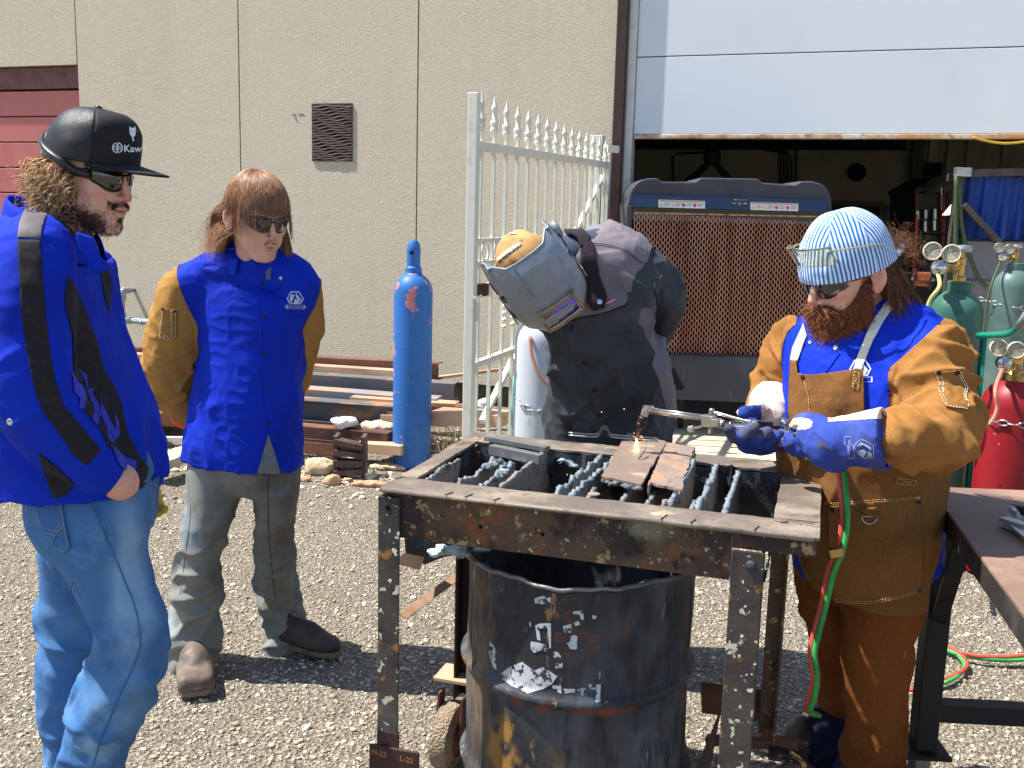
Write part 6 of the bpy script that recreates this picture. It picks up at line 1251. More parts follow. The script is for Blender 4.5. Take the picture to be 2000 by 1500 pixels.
# jacket
LX = nrm(V3(.985, -.17, 0)); rows = [(500, 512, 3.18, .075, .06), (500, 524, 3.18, .125, .085), (495, 545, 3.2, .172, .105), (494, 600, 3.2, .178, .125), (492, 700, 3.2, .168, .13), (484, 790, 3.2, .178, .135), (476, 870, 3.2, .192, .14), (474, 903, 3.2, .197, .143)]
P_, ab, X_ = sections(rows, LX); TOR = Loft(P_, ab, X_, flat=True, n=2.3)
SR = Loft([at(400, 545, 3.19), at(368, 565, 3.19), at(350, 620, 3.2), at(338, 680, 3.22), at(333, 735, 3.26), at(362, 785, 3.33), at(420, 825, 3.38)], [.062, .078, .086, .088, .083, .07, .055], X=(0, 1, 0)); SL = Loft([at(570, 540, 3.16), at(584, 565, 3.17), at(592, 620, 3.22), at(583, 690, 3.28), at(566, 750, 3.34), at(520, 810, 3.38)], [.06, .07, .066, .062, .056, .048], X=(0, 1, 0))
V, F = body([(TOR, 0), (Cone(at(478, 500, 3.19), at(385, 548, 3.2), .055, .062), .05), (Cone(at(520, 502, 3.17), at(575, 540, 3.16), .055, .058), .05), (SR, .02), (SL, .02), (Loft([at(474, 890, 3.2), at(474, 915, 3.2)], [(.185, .13), (.19, .134)], X_, flat=True, sub=1), .006, 'sub')], .0052, 2)
gR = lambda p: (at(372, 600, 3.2)[0]-p[..., 0])+.25*(p[..., 2]-at(372, 600, 3.2)[2]); elb = lambda p: np.exp(-(np.linalg.norm(p-at(338, 735, 3.26), axis=-1)/.14)**2)
NR = nrm(V3(-.86, 0, -.5)); cR = at(388, 612, 3.2); gsR = lambda p: (p-cR)@nrm(V3(-.9, 0, -.30)); cL = at(603, 610, 3.16); gsL = lambda p: (p-cL)@nrm(V3(.80, .45, -.35))
def arm_m(p): return np.maximum(1/(1+np.exp(-gsR(p)*60)), 1/(1+np.exp(-gsL(p)*60)))*(p[..., 2] > .7)
sR_ = lambda p: np.where(np.linalg.norm(p-SR.P[np.argmin(np.abs(SR.P[:, 2]-1.2))], axis=-1) > 0, 0, 0)
def isR(p): return np.minimum(np.minimum(TOR.d(p)-SR.d(p), .05)+.012, gsR(p)+.0) 
V = wrap(V, F, [(FA((.15, 0, 1), 7, 1.6), .006, 1, lambda p: 1-arm_m(p)), (FA((.6, 0, -.5), 8, 1.6), .004, 2, lambda p: (1-arm_m(p))*np.clip((1.25-p[..., 2])/.3, 0, 1)), (FA((-.5, .3, .8), 15, 5), .010, 3, arm_m), (FA((1, .2, .35), 24, 8), .009, 4, lambda p: arm_m(p)*elb(p)*1.4), (np.eye(3)*26, .0025, 5, None)])
V = snap(V, isR, .0052); isL = lambda p: np.minimum(np.minimum(TOR.d(p)-SL.d(p), .05)+.010, gsL(p)); V = snap(V, isL, .0052)
fc = V[F].mean(1); mR = isR(fc) > 0; mL = isL(fc) > 0; N = vnorm(V, F)
jv, jf, _ = submesh(V, F, ~(mR | mL)); jk = nat('jacket', jv, jf, m_jblue, p2)
for m_ in (mR, mL & ~mR): a, b, _ = submesh(V, F, m_, .0015, N); nat('sleeve', a, b, m_suede, p2)
T2 = bvh(V, F)
# split front hem shows as notch: placket edge, snaps, seam
pk = [(507, 552), (508, 620), (510, 700), (512, 760), (516, 800), (522, 842)]
mb = MB(); 
def line(tree, pts, r, off, sm=4):
    Q = [surf(tree, x, y, off)[0] for x, y in crom([(a, b) for a, b in pts], sm)]; Q = [q for q in Q if q is not None]; o_ = Q[:1]
    for q in Q[1:]:
        if np.linalg.norm(q-o_[-1]) < .05: o_.append(q)
    return o_
MB().tube(line(T2, pk, .0016, .0004), .0018, 6).obj('placket_edge', m_jblue, p2, smooth=True)
for x, y in ((513, 553), (516, 619), (519, 690), (523, 759), (523, 827)): snap_at(T2, x, y, m_snap, p2)
nt_ = [(523, 846), (498, 925), (552, 925), (536, 880)]
pxdecal('hem_opening', [[(524, 848), (502, 925), (548, 925)]], T2, m_grey, p2, off=.002)
for pts in ([(392, 512), (402, 560), (400, 640), (405, 720)], [(600, 560), (596, 640), (590, 700)]): pass
collar('collar', nb2+V3(0, .0, .025), LX, np.cross(WZ, LX)*-1, .078, .07, .045, m_jblue, p2, gap=.30, drop=.03)
# left sleeve pocket and logo
pq = [(329, 601), (347, 606), (343, 663), (313, 660), (317, 600)]
pxdecal('sleeve_pocket', [[(318, 600), (346, 606), (343, 662), (313, 658)]], T2, m_suede, p2, off=.0055, th=.003, cell=4); T2b = T2
stitches('pocket_stitch', [(319, 603), (315, 657), (341, 661), (344, 608)], T2, m_threadw, p2, off=.0085); stitches('pocket_stitch', [(336, 607), (334, 657), (319, 655)], T2, m_threadw, p2, off=.0085)
for x, y in ((320, 604), (343, 608)):
    p, n_ = surf(T2, x, y, .008); MB().lathe([(.0045, 0), (.0045, .002), (0, .003)], p, n_, 12).obj('rivet', m_snap, p2)
def outline(poly, w_):
    """thin ring strips following a closed polygon (px)"""
    out = []; n = len(poly); c = np.mean(poly, 0)
    for i in range(n): a, b = np.array(poly[i]), np.array(poly[(i+1) % n]); ai, bi = a+(c-a)*w_/np.linalg.norm(c-a), b+(c-b)*w_/np.linalg.norm(c-b); out.append([tuple(a), tuple(b), tuple(bi), tuple(ai)])
    return out
def logo(tree, cx, cy, s_, parent, txt=True, mat=None, off=.0012, rot=0., sx=1.):
    """hexagon badge with a horse head over a lettered bar"""
    mat = mat or m_logo; R_ = lambda P: [(cx+(x*math.cos(rot)-y*math.sin(rot))*s_*sx, cy+(x*math.sin(rot)+y*math.cos(rot))*s_) for x, y in P]
    hexa = R_([(-.52, -1), (.42, -1), (.95, -.15), (.62, .45), (-.72, .45), (-1.0, -.15)]); polys = outline(hexa, s_*.13)
    horse = [R_(q) for q in ([(-.42, -.72), (-.1, -.55), (-.38, .1), (-.5, .38), (-.62, .2), (-.7, -.1)], [(-.02, -.72), (.32, -.5), (.7, .05), (.45, .12), (.1, -.28)], [(-.05, -.18), (.28, .0), (.52, .2), (.2, .4), (-.22, .4)], [(-.0, -.62), (.12, -.85), (.2, -.55)])]
    bar = outline(R_([(-1.05, .55), (1.05, .55), (1.05, 1.02), (-1.05, 1.02)]), s_*.12)
    g_ = pxdecal('jacket_badge', polys+horse+bar, tree, mat, parent, off=off, cell=max(2.5, s_*.3))
    if txt:
        V2, F2 = text2('BLACK STALLION', s_*.36, 0, .0, space=.95); V2 = [(cx+(x*math.cos(rot)+y*math.sin(rot))*sx*.92, cy+x*math.sin(rot)-y*math.cos(rot)+s_*.79) for x, y in V2]; P = [surf(tree, a, b, off+.0004)[0] for a, b in V2]
        if all(q is not None for q in P): mesh_obj('badge_lettering', np.array(P), F2, mat, parent)
logo(T2, 577, 586, 17, p2)
pxdecal('under_shirt', [[(519, 531), (530, 520), (529, 545), (520, 545)]], T2, M('grey_shirt', S(90, 104, 120), .9), p2, off=.004)
snap_at(T2, 506, 517, m_snapl, p2, .007); snap_at(T2, 548, 543, m_snapl, p2, .006)
# orange cuff behind the back
V, F = body([(Cone(at(330, 800, 3.3), at(362, 812, 3.34), .02, .045), .01), (Cone(at(350, 815, 3.33), at(420, 830, 3.36), .03, .03), .01)], .006, 2); nat('orange_glove', V, F, M('orange_knit', S(226, 90, 40), .9, bump=[(220, .3, .002)]), p2)
# trousers
LG = []
def leg_l(pts, rs): return Loft([at(*q) for q in pts], rs, X=(1, 0, 0))
L1 = leg_l([(428, 880, 3.2), (420, 950, 3.19), (404, 1030, 3.17), (390, 1100, 3.16), (384, 1180, 3.18), (379, 1250, 3.18), (377, 1292, 3.16)], [(.095, .11), (.090, .10), (.078, .088), (.07, .078), (.072, .078), (.074, .078), (.08, .084)])
L2 = leg_l([(532, 880, 3.22), (538, 950, 3.21), (534, 1030, 3.22), (536, 1090, 3.24), (545, 1160, 3.3), (553, 1220, 3.34), (558, 1258, 3.34)], [(.088, .11), (.080, .10), (.062, .082), (.060, .072), (.062, .072), (.066, .074), (.074, .08)])
V, F = body([(Loft([at(482, 840, 3.2), at(480, 905, 3.2)], [(.17, .12), (.165, .115)], LX, sub=1), 0), (L1, .012), (L2, .008)], .0055, 2)
kn = lambda p: np.clip((.62-p[..., 2])/.35, 0, 1)
V = wrap(V, F, [(FA((.1, 0, 1), 10, 1.6), .008, 1, None), (FA((1, .3, .3), 17, 3), .026, 2, lambda p: kn(p)**1.3), (FA((1, .2, -.6), 12, 2.5), .020, 3, lambda p: kn(p)*.7+.12)])
nat('trousers', V, F, m_grey, p2); T2t = bvh(V, F)
MB().tube(line(T2t, [(524, 925), (524, 1000), (526, 1060), (534, 1140), (541, 1200)], 0, .0006, 8), .0016, 5).obj('trouser_seam', M('seam_dark', S(66, 64, 62), .9), p2); MB().tube(line(T2t, [(366, 930), (372, 1000), (362, 1080), (352, 1160)], 0, .0006, 8), .0012, 5).obj('trouser_seam', m_grey, p2)  # first seam line is coloured darker than the cloth
h1 = gp(384, 1262, .02); boot('boot', gp(384, 1370, 0)+WZ*.018, gp(379, 1288, 0)+WZ*.018, at(378, 1270, 3.18), p2, m_boot, .056, True)
boot('boot', gp(662, 1290, 0)+WZ*.018, gp(528, 1262, 0)+WZ*.018, at(552, 1240, 3.34), p2, m_bootd, .05, False)
# hair: mullet with fringe
def scalp_pts(H, n, zmin, side=None):
    u = rng.normal(0, 1, (n*4, 3)); u /= np.linalg.norm(u, axis=1)[:, None]; q = u*np.array([.079, .102, .09])+np.array([0, -.012, .036]); m = zmin(q, u); return q[m][:n], u[m][:n]
def hl(q, u):
    front = q[:, 1] > .035; return np.where(front, q[:, 2] > .055, q[:, 2] > np.where(q[:, 1] < -.045, -.03, np.where(q[:, 1] < .03, .045, .05)))
hb = lambda q: 0
V, F = body([(Ell(H2.p(0, -.014, .040), np.array((.080, .103, .089))*H2.s, H2.R), 0), (Ell(H2.p(0, .05, -.06), np.array((.085, .085, .098))*H2.s, H2.R), .015, 'sub')], .005, 1); nat('hair_base', V, F, m_hair2, p2)
q, u = scalp_pts(H2, 9500, hl); crown = np.array([0, -.035, .125]); d = q-crown; d -= (d*u).sum(1)[:, None]*u; d /= np.linalg.norm(d, axis=1)[:, None]+1e-6
front = (q[:, 1] > .02) & (np.abs(q[:, 0]) < .064); el_ = np.where(front, np.clip(.028+.75*(q[:, 2]-.05), .02, .1)+.01*(q[:, 1] < .055), np.where(q[:, 1] < -.03, .19, np.where(q[:, 1] < 0, .2, np.clip(.03+.8*(q[:, 2]-.03), .03, .13))))*rng.uniform(.82, 1.08, len(q)); el_ = np.where((q[:, 1] > -.03) & (q[:, 1] < .05) & (np.abs(q[:, 0]) > .05), np.clip(.02+1.0*(q[:, 2]-.03), .02, .09)*rng.uniform(.8, 1.2, len(q)), el_)
el_ = np.where((np.abs(q[:, 0]) > .042) & (q[:, 1] > .0) & front, el_*.72, el_); W_ = lambda v: v@H2.R; roots = np.array([H2.p(*a) for a in q])+W_(u)*.001
coll2 = [(H2.p(0, -.012, .036), H2.R, np.array([.081, .104, .093])), (H2.p(0, .03, -.03), H2.R, np.array([.069, .071, .088])), (H2.p(0, -.04, -.1), np.eye(3), np.array([.07, .07, .1])), (at(495, 600, 3.2), np.eye(3), np.array([.24, .135, .155]))]; coll2[0] = (coll2[0][0], coll2[0][1], coll2[0][2]*H2.s+.003); coll2[1] = (coll2[1][0], coll2[1][1], coll2[1][2]*H2.s)
fl2 = lambda P: (lambda q: np.where(((np.abs(q[:, 0]) > .045) & (q[:, 1] > -.075) & (q[:, 1] < .02) & (q[:, 2] < .03))[:, None], H2.v(0, -.9, 0)[None], 0.))(H2.inv(P))
tone = np.clip(rng.uniform(0, 1, len(q))*.6+.4*(fbm(q*50, 1)*.5+.5), 0, 1)
hr2 = strands('hair', roots, W_(d*.98+u*.06), el_, m_hair2, p2, seg=16, w_=.0008, grav=.3, curl=.0006, cfreq=24, coll=coll2, stray=.015, tone=tone, flow=fl2)
n = 900; q, u = scalp_pts(H2, n, lambda q, u: (q[:, 1] < -.01) & (q[:, 2] < .02) & (q[:, 2] > -.06)); roots = np.array([H2.p(*a) for a in q])
strands('hair_lock', roots, W_(u*.5+np.array([0, -.2, -1.])), rng.uniform(.12, .22, len(q)), m_hair2, p2, seg=12, w_=.0008, grav=.2, curl=.005, cfreq=28, coll=coll2, stray=.10, flow=fl2)
q = rng.normal(0, 1, (700, 3))*np.array([.006, .008, .006])+np.array([-.072, .012, -.03]); strands('hair_lock', np.array([H2.p(*a) for a in q]), np.tile(H2.v(-.35, .5, -1), (700, 1))+rng.normal(0, .12, (700, 3)), rng.uniform(.14, .24, 700), m_hair2, p2, seg=12, w_=.0008, grav=.25, curl=.004, cfreq=22, coll=coll2[:3], stray=.05)
q = rng.normal(0, 1, (260, 3))*np.array([.01, .02, .008])+np.array([.07, -.03, -.05]); strands('hair_lock', np.array([H2.p(*a) for a in q]), np.tile(H2.v(.45, -.9, -.6), (260, 1))+rng.normal(0, .12, (260, 3)), rng.uniform(.07, .14, 260), m_hair2, p2, seg=12, w_=.0007, grav=.12, curl=.003, cfreq=26, coll=coll2, stray=.08, tone=rng.uniform(.6, 1, 260))
q = np.stack([rng.uniform(-.022, .022, 110), .101+0*rng.uniform(0, 1, 110), rng.uniform(-.056, -.051, 110)], 1); strands('moustache', np.array([H2.p(*a) for a in q]), np.stack([q[:, 0]*20, .3+0*q[:, 0], -.8+0*q[:, 0]], 1)@H2.R, rng.uniform(.003, .006, 110), m_hair4, p2, seg=4, w_=.0004, grav=.1, stray=.2)
q = np.stack([np.where(np.arange(260) % 2, 1, -1)*rng.uniform(.014, .048, 260), np.zeros(260), rng.uniform(.018, .024, 260)], 1); q[:, 1] = .098-.5*np.abs(q[:, 0])**1.5*4; strands('eyebrow', np.array([H2.p(*a) for a in q]), np.stack([np.sign(q[:, 0]), .3+0*q[:, 0], .2+0*q[:, 0]], 1)@H2.R, .009, m_beardd, p2, seg=3, w_=.0006, grav=0, stray=.2)
# ================================================================ PERSON 1: black cap, blue jacket with black stripe, light jeans (seen from his right side)
p1 = thing('person', 'standing person in black cap, strapped sunglasses, blue and black flame jacket and light blue jeans', 'person', gp(150, 1700), 'people')
D_ = 2.12
H1 = HF(at(172, 338, D_), V3(.955, -.24, -.17), s_=(1.0, .88, .94)); nb1 = at(118, 455, D_)
X1 = nrm(V3(.0, -1, 0)); J = dict(neck=nb1, chest=at(110, 600, 2.14), hip=at(165, 930, 2.15), shR=at(70, 490, 2.0), shL=at(110, 490, 2.28), elR=at(56, 745, 1.93), wrR=at(205, 925, 2.0), elL=at(150, 740, 2.4), wrL=at(285, 930, 2.3), hpR=at(190, 990, 2.08), hpL=at(160, 990, 2.22), knR=at(262, 1240, 2.06), anR=at(160, 1560, 2.05), knL=at(138, 1260, 2.29), anL=at(147, 1600, 2.3))
def st1(q):
    x, y, z = np.abs(q[:, 0]), q[:, 1], q[:, 2]
    jaw = 1/(1+np.exp((z+.060+.25*(y-.02))*90)); side = 1/(1+np.exp(-(x-.03)*120)); sb = np.exp(-((y-.012)/.012)**2)*(z < .01)*(z > -.08)*(x > .045)
    mo = np.exp(-((z+.052)/.007)**2)*(y > .07)*(x < .032); ch = np.exp(-((z+.105)/.022)**2)*(y > .03); so = np.exp(-((z+.087)/.007)**2)*(x < .008)*(y > .07)
    return np.clip((jaw*(side*1.0+.15)*(y > -.02)*(y < .085)*.95+sb*1.1+mo+ch*.6+so)*(.75+.35*noise(q*240)), 0, 1)*(z > -.135)
b1, HV, HFc = make_head(H1, p1, nb1, inner_body(J), stub=st1, nr=(.058, .062))
g1 = shades(H1, p1, strap=True, w_=.058, top=.020, bot=-.026, base=.098)
CPR = lambda a, z, o=.003: (lambda t, e: H1.p(math.sin(a)*(.089*max(0, 1-t**e)**(1/e)+o), .006+math.cos(a)*(.110*max(0, 1-t**e)**(1/e)+o), z+.07*math.cos(a)*.110*(1-t)))(max(0., (z-.026)/.117), 2.3+1.6*max(0, math.cos(a)))
for k in (-1, 1): MB().tube([H1.p(k*.066, .062, .004), H1.p(k*.080, .035, .006), H1.p(k*.088, .018, .014)]+[CPR(k*a, .018+.066*((a-1.5)/1.64)) for a in np.linspace(1.5, 3.14, 9)], [.009, .0085, .008, .008], 6, sm=2).obj('strap', m_frame, g1, smooth=True)
if 0: MB().tube([H1.p(k*.066, .062, .004), H1.p(k*.076, .035, .004), H1.p(k*.092, .01, .022), H1.p(k*.094, -.04, .05), H1.p(k*.070, -.082, .078), H1.p(0, -.108, .092)], [.009, .0085, .008, .008], 6, sm=4).obj('strap', m_frame, g1, smooth=True)
# cap
def capshell(H, name, mats, parent, rx, ry, z0, zt, cy=-.012, px_=2.4, front=1.0, nt=26, na=96, tilt=0., off=0., region=None):
    P = []
    for i in range(nt):
        t = i/(nt-1); row = []
        for a in np.linspace(0, 2*math.pi, na+1):
            f = max(0, math.cos(a)); e = px_+front*f; r = (1-t**e)**(1/e) if t < 1 else 0; z = z0+(zt-z0)*t+tilt*math.cos(a)*ry*(1-t)
            row.append(H.p(math.sin(a)*rx*r, cy+math.cos(a)*ry*r, z))
        P.append(row)
    P = np.array(P); return P
cp = thing('cap', None, None); cp.parent = p1; cp.location = tuple(H1.O-wloc(p1))
P = capshell(H1, 'c', None, None, .089, .110, .026, .143, cy=.006, px_=2.3, front=1.6, tilt=-.07*-1)
na = P.shape[1]-1; P = P+ (fbm(P*30, 2)*.0012)[..., None]
fr = int(na*.165)
def seg_(P, a, b): idx = [i % na for i in range(a, b+1)]; return P[:, idx]
MB().grid(seg_(P, na-fr, na+fr)).obj('front_panel', m_cap, cp, smooth=True, solid=.002); MB().grid(seg_(P, fr, na-fr)).obj('mesh_panel', m_mesh, cp, smooth=True, solid=.002)
for k in (fr, na-fr, 0, na//2): MB().tube(P[:, k], .0014, 5).obj('panel_seam', m_cap, cp, smooth=True)
MB().lathe([(.008, 0), (.007, .004), (0, .006)], H1.p(0, .01, .1425), H1.R[2], 14).obj('top_button', m_frame, cp, smooth=True)
BR_ = []
for a in np.linspace(-1, 1, 25):
    row = []
    for f in np.linspace(0, 1, 7):
        x = a*.082*(1-.05*f); y0 = math.sqrt(max(0, 1-(a*.88)**2))*.110+.004; y = y0+f*(.092*(1-abs(a)**2.6)+.0); row.append(H1.p(x, y, .032+.026*-1*0-f*.008-abs(a)**2*.008+.004))
    BR_.append(row)
MB().grid(np.array(BR_)).obj('brim', m_cap, cp, smooth=True, solid=.004)
Tc = bvh(*(lambda m: (np.vstack(m.V), m.F))(MB().grid(seg_(P, na-fr, na+fr)).grid(seg_(P, fr, na-fr))))
m_cl = M('white_embroidery', S(232, 236, 240), .6, bump=[(500, .3, .001)])
def c1x(x, y): return x/3.75, 150+y/3.75
fox = [[(940, 366), (953, 378), (968, 378), (980, 366), (986, 400), (980, 430), (968, 442), (972, 470), (962, 470), (956, 440), (946, 428), (938, 404)]]
fx_ = pxdecal('cap_emblem', [[c1x(*q) for q in f] for f in fox], Tc, m_cl, cp, off=.0035, cell=3)
for f in ([(944, 398), (956, 404), (948, 408)], [(974, 404), (982, 398), (980, 408)]): pxdecal('emblem_eye', [[c1x(*q) for q in f]], Tc, m_cap, cp, off=.0042, cell=3)
ring = [(855+38*math.cos(a), 519+39*math.sin(a)) for a in np.linspace(0, 2*math.pi, 25)[:-1]]; rin = [(855+31*math.cos(a), 519+32*math.sin(a)) for a in np.linspace(0, 2*math.pi, 25)[:-1]]
pxdecal('cap_roundel', [[c1x(*ring[i]), c1x(*ring[(i+1) % 24]), c1x(*rin[(i+1) % 24]), c1x(*rin[i])] for i in range(24) if i not in (5, 17)], Tc, m_cl, cp, off=.0035, cell=3)
pxdecal('cap_roundel', [[c1x(*q) for q in f] for f in ([(849, 490), (861, 490), (861, 548), (849, 548)], [(826, 508), (846, 508), (846, 514), (826, 514)], [(826, 524), (846, 524), (846, 530), (826, 530)], [(864, 508), (884, 508), (884, 514), (864, 514)], [(864, 524), (884, 524), (884, 530), (864, 530)])], Tc, m_cl, cp, off=.0035, cell=3)
V2, F2 = text2('Kawasaki', 19, 1.2, .35, align='LEFT'); Q = [surf(Tc, 239.5+x*.98, 290-y+(.5 if x else 0), .0035)[0] for x, y in V2]; F2 = [f for f in F2 if all(Q[i] is not None for i in f) and max(np.linalg.norm(Q[i]-Q[j]) for i in f for j in f) < .012]
mesh_obj('cap_lettering', np.array([V3(0, 0, 0) if q is None else q for q in Q]), F2, m_cl, cp)
# curly hair at the back
q = []; 
while len(q) < 3400:
    a = rng.uniform(-2.6, 2.6); z = rng.uniform(-.105, .02); x = .070*math.sin(a)*1.; y = -.035-.050*math.cos(a)
    if abs(a) > 1.9 and z < -.02: continue
    q.append((x, y, z))
q = np.array(q); u = q*[1, 1, 0]-[0, -.03, 0]; u /= np.linalg.norm(u, axis=1)[:, None]
coll1 = [(H1.p(0, -.012, .036), H1.R, np.array([.082, .106, .092])), (nb1-WZ*.1, np.eye(3), np.array([.10, .2, .12]))]
strands('hair', np.array([H1.p(*a) for a in q]), (u*.9+rng.normal(0, .3, q.shape)+[0, 0, -.5])@H1.R, rng.uniform(.035, .075, len(q)), m_hair1, p1, seg=14, w_=.0011, grav=.25, curl=.0075, cfreq=130, coll=coll1, stray=.35)
V, F = body([(Ell(H1.p(0, -.055, -.03), np.array((.078, .045, .062)), H1.R), .0), (Ell(H1.p(0, -.055, -.085), np.array((.064, .036, .04)), H1.R), .02)], .005, 1); V = V+vnorm(V, F)*(fbm(V*70, 3)*.006)[:, None]; nat('hair_base', V, F, m_hair1, p1)
fp = HV; fq = H1.inv(fp); stv = st1(fq); idx = rng.choice(len(fp), 5200, p=stv**1.5/np.sum(stv**1.5)); Nf = vnorm(HV, HFc)
strands('beard_stubble', fp[idx], Nf[idx]*.6+H1.v(0, .1, -1), rng.uniform(.002, .006, len(idx)), m_beardd, p1, seg=3, w_=.0004, grav=.0, stray=.3)
# jacket
rows = [(108, 452, D_, .075, .06), (98, 466, D_, .13, .09), (90, 490, D_, .180, .104), (88, 560, D_, .192, .124), (96, 680, D_+.01, .194, .142), (124, 800, D_+.02, .198, .162), (156, 880, D_+.03, .2, .168), (164, 938, D_+.03, .205, .174)]
P_, ab, X_ = sections(rows, X1); TO1 = Loft(P_, ab, X_, flat=True, n=2.4)
S1 = Loft([at(76, 470, 2.04), at(68, 500, 1.98), at(62, 580, 1.95), at(62, 670, 1.94), at(66, 750, 1.93), at(108, 830, 1.94), at(158, 880, 1.96), at(192, 916, 1.98)], [.058, .076, .080, .081, .084, .078, .064, .052], X=(0, 1, 0), flat=False)
S1c = Loft([at(210, 938, 1.985), at(232, 962, 1.99)], [.052, .05], X=(0, 1, 0), flat=True, sub=1)
V, F = body([(TO1, 0), (Loft([at(115, 500, 2.26), at(150, 640, 2.32), at(205, 800, 2.34), at(270, 925, 2.28)], [.06, .065, .06, .05], X=(0, 1, 0)), .03), (S1, .008), (Loft([at(165, 922, 2.15), at(167, 960, 2.15)], [(.19, .165), (.196, .175)], X_, flat=True, sub=1), .004, 'sub')], .005, 2)
am = lambda p: 1/(1+np.exp((S1.d(p)-.004)*300)); e1_ = lambda p: np.exp(-(np.linalg.norm(p-at(75, 770, 1.93), axis=-1)/.12)**2)
V = wrap(V, F, [(FA((.15, 0, 1), 6, 1.6), .012, 21, lambda p: 1-am(p)), (FA((.7, 0, -.6), 10, 2.5), .008, 22, lambda p: (1-am(p))), (FA((-.45, .1, 1), 12, 2.5), .007, 23, am), (FA((1, .3, .5), 18, 4), .012, 24, lambda p: am(p)*e1_(p)*1.5), (np.eye(3)*30, .0015, 5, None)])
jk1 = nat('jacket', V, F, m_jblue, p1); T1 = bvh(V, F)
def c2(x, y): return x*.4333, 350+y*.4333
stripe = [[c2(*q) for q in S_] for S_ in ([(145, 98), (222, 132), (196, 200), (180, 270), (78, 265), (88, 200), (110, 140)],)]
pxdecal('shoulder_tape', stripe, T1, m_tape, p1, off=.002, th=.001)
st_ = [[(80, 275), (182, 275), (190, 420), (200, 555), (94, 545), (88, 420)], [(94, 545), (200, 555), (214, 700), (225, 780), (120, 772), (104, 660)], [(120, 772), (225, 780), (246, 900), (284, 1020), (200, 1056), (166, 980), (142, 880)], [(200, 1056), (284, 1020), (322, 1060), (455, 1222), (390, 1290), (330, 1240), (250, 1120)]]
pxdecal('sleeve_stripe', [[c2(*q) for q in f] for f in st_], T1, m_blkc, p1, off=.002, th=.001)
sp = [[(298, 440), (330, 470), (380, 580), (430, 720), (468, 860), (330, 860), (324, 700), (290, 560)], [(330, 860), (468, 860), (510, 930), (545, 1010), (570, 1130), (480, 1190), (440, 1110), (372, 1040), (340, 940)], [(480, 1190), (570, 1130), (620, 1240), (690, 1330), (700, 1410), (640, 1410), (600, 1330), (540, 1270)], [(178, 1235), (262, 1300), (335, 1372), (300, 1425), (240, 1440), (205, 1340)]]
for f_ in (sp[:3], sp[3:]): pxdecal('side_panel', [[c2(*q) for q in f] for f in f_], T1, m_blkc, p1, off=.002, th=.001)
m_fl1 = M('flame_print', S(60, 66, 190), .8); m_fl2 = M('flame_print_dark', S(20, 40, 190), .8)
fls = [[(318, 862), (345, 915), (370, 940), (385, 985), (370, 1040), (352, 1030), (356, 990), (330, 960)], [(345, 850), (385, 885), (395, 950), (420, 940), (412, 970), (440, 1010), (450, 1060), (432, 1110), (410, 1080), (420, 1040), (395, 985), (372, 900)], [(460, 940), (450, 1000), (478, 1060), (505, 1110), (525, 1165), (500, 1190), (480, 1170), (475, 1120), (448, 1050)], [(512, 1050), (530, 1100), (535, 1150), (520, 1178), (510, 1150), (518, 1110)],
       [(500, 1200), (540, 1240), (570, 1255), (610, 1270), (606, 1310), (580, 1325), (545, 1300), (520, 1260)]]
for f in fls: pxdecal('flame_shape', [[c2(*q) for q in f]], T1, m_fl1, p1, off=.0036, cell=4)
# front edge and collar
pxdecal('front_facing', [[c2(*q) for q in f] for f in ([(452, 385), (490, 420), (500, 460), (492, 600), (470, 540), (455, 440)],)], T1, m_blkc, p1, off=.002)
collar('collar', nb1+V3(-.012, 0, .028), X1, V3(1, 0, 0), .088, .082, .055, m_jblue, p1, gap=.40, drop=.075)
MB().prism([(0, 0), (.035, -.01), (.06, -.075), (.035, -.085), (.0, -.03)], at(148, 452, 1.99), nrm(V3(.93, -.1, 0)), WZ, V3(.006, -.012, 0)).obj('collar_flap', m_jblue, p1, bevel=.003, sub=1)
for x, y in ((183, 493), (20, 824)): snap_at(T1, x, y, m_snapl, p1, .007)
V, F = body([(Cone(at(165, 462, 2.1), at(182, 496, 2.1), .018, .014), 0)], .005, 1); nat('under_shirt', V, F, M('teal_shirt', S(60, 84, 110), .9), p1)
# cuff and hand in pocket
ops = [(Cone(at(210, 925, 1.99), at(234, 944, 2.0), .030, .033), 0), (Cone(at(234, 938, 2.0), at(250, 958, 2.09), .033, .03), .02), (Cone(at(230, 945, 1.995), at(238, 962, 2.06), .014, .012), .012)]
for i in range(0): ops.append((Cone(at(244+i*6, 960-i*3, 2.04+.012*i), at(256+i*4, 985, 2.14+.01*i), .011, .009), .01))

V, F = body(ops, .004, 2); mesh_obj('hand', V, F, m_skin, p1, smooth=True, attrs={'red': np.full(len(V), .35), 'stub': np.zeros(len(V))})
V, F = body([(Cone(at(290, 965, 2.25), at(305, 995, 2.24), .03, .02), 0), (Cone(at(300, 990, 2.24), at(322, 995, 2.22), .014, .01), .01)], .005, 1); nat('yellow_glove', V, F, M('yellow_glove', S(220, 176, 60), .8), p1)
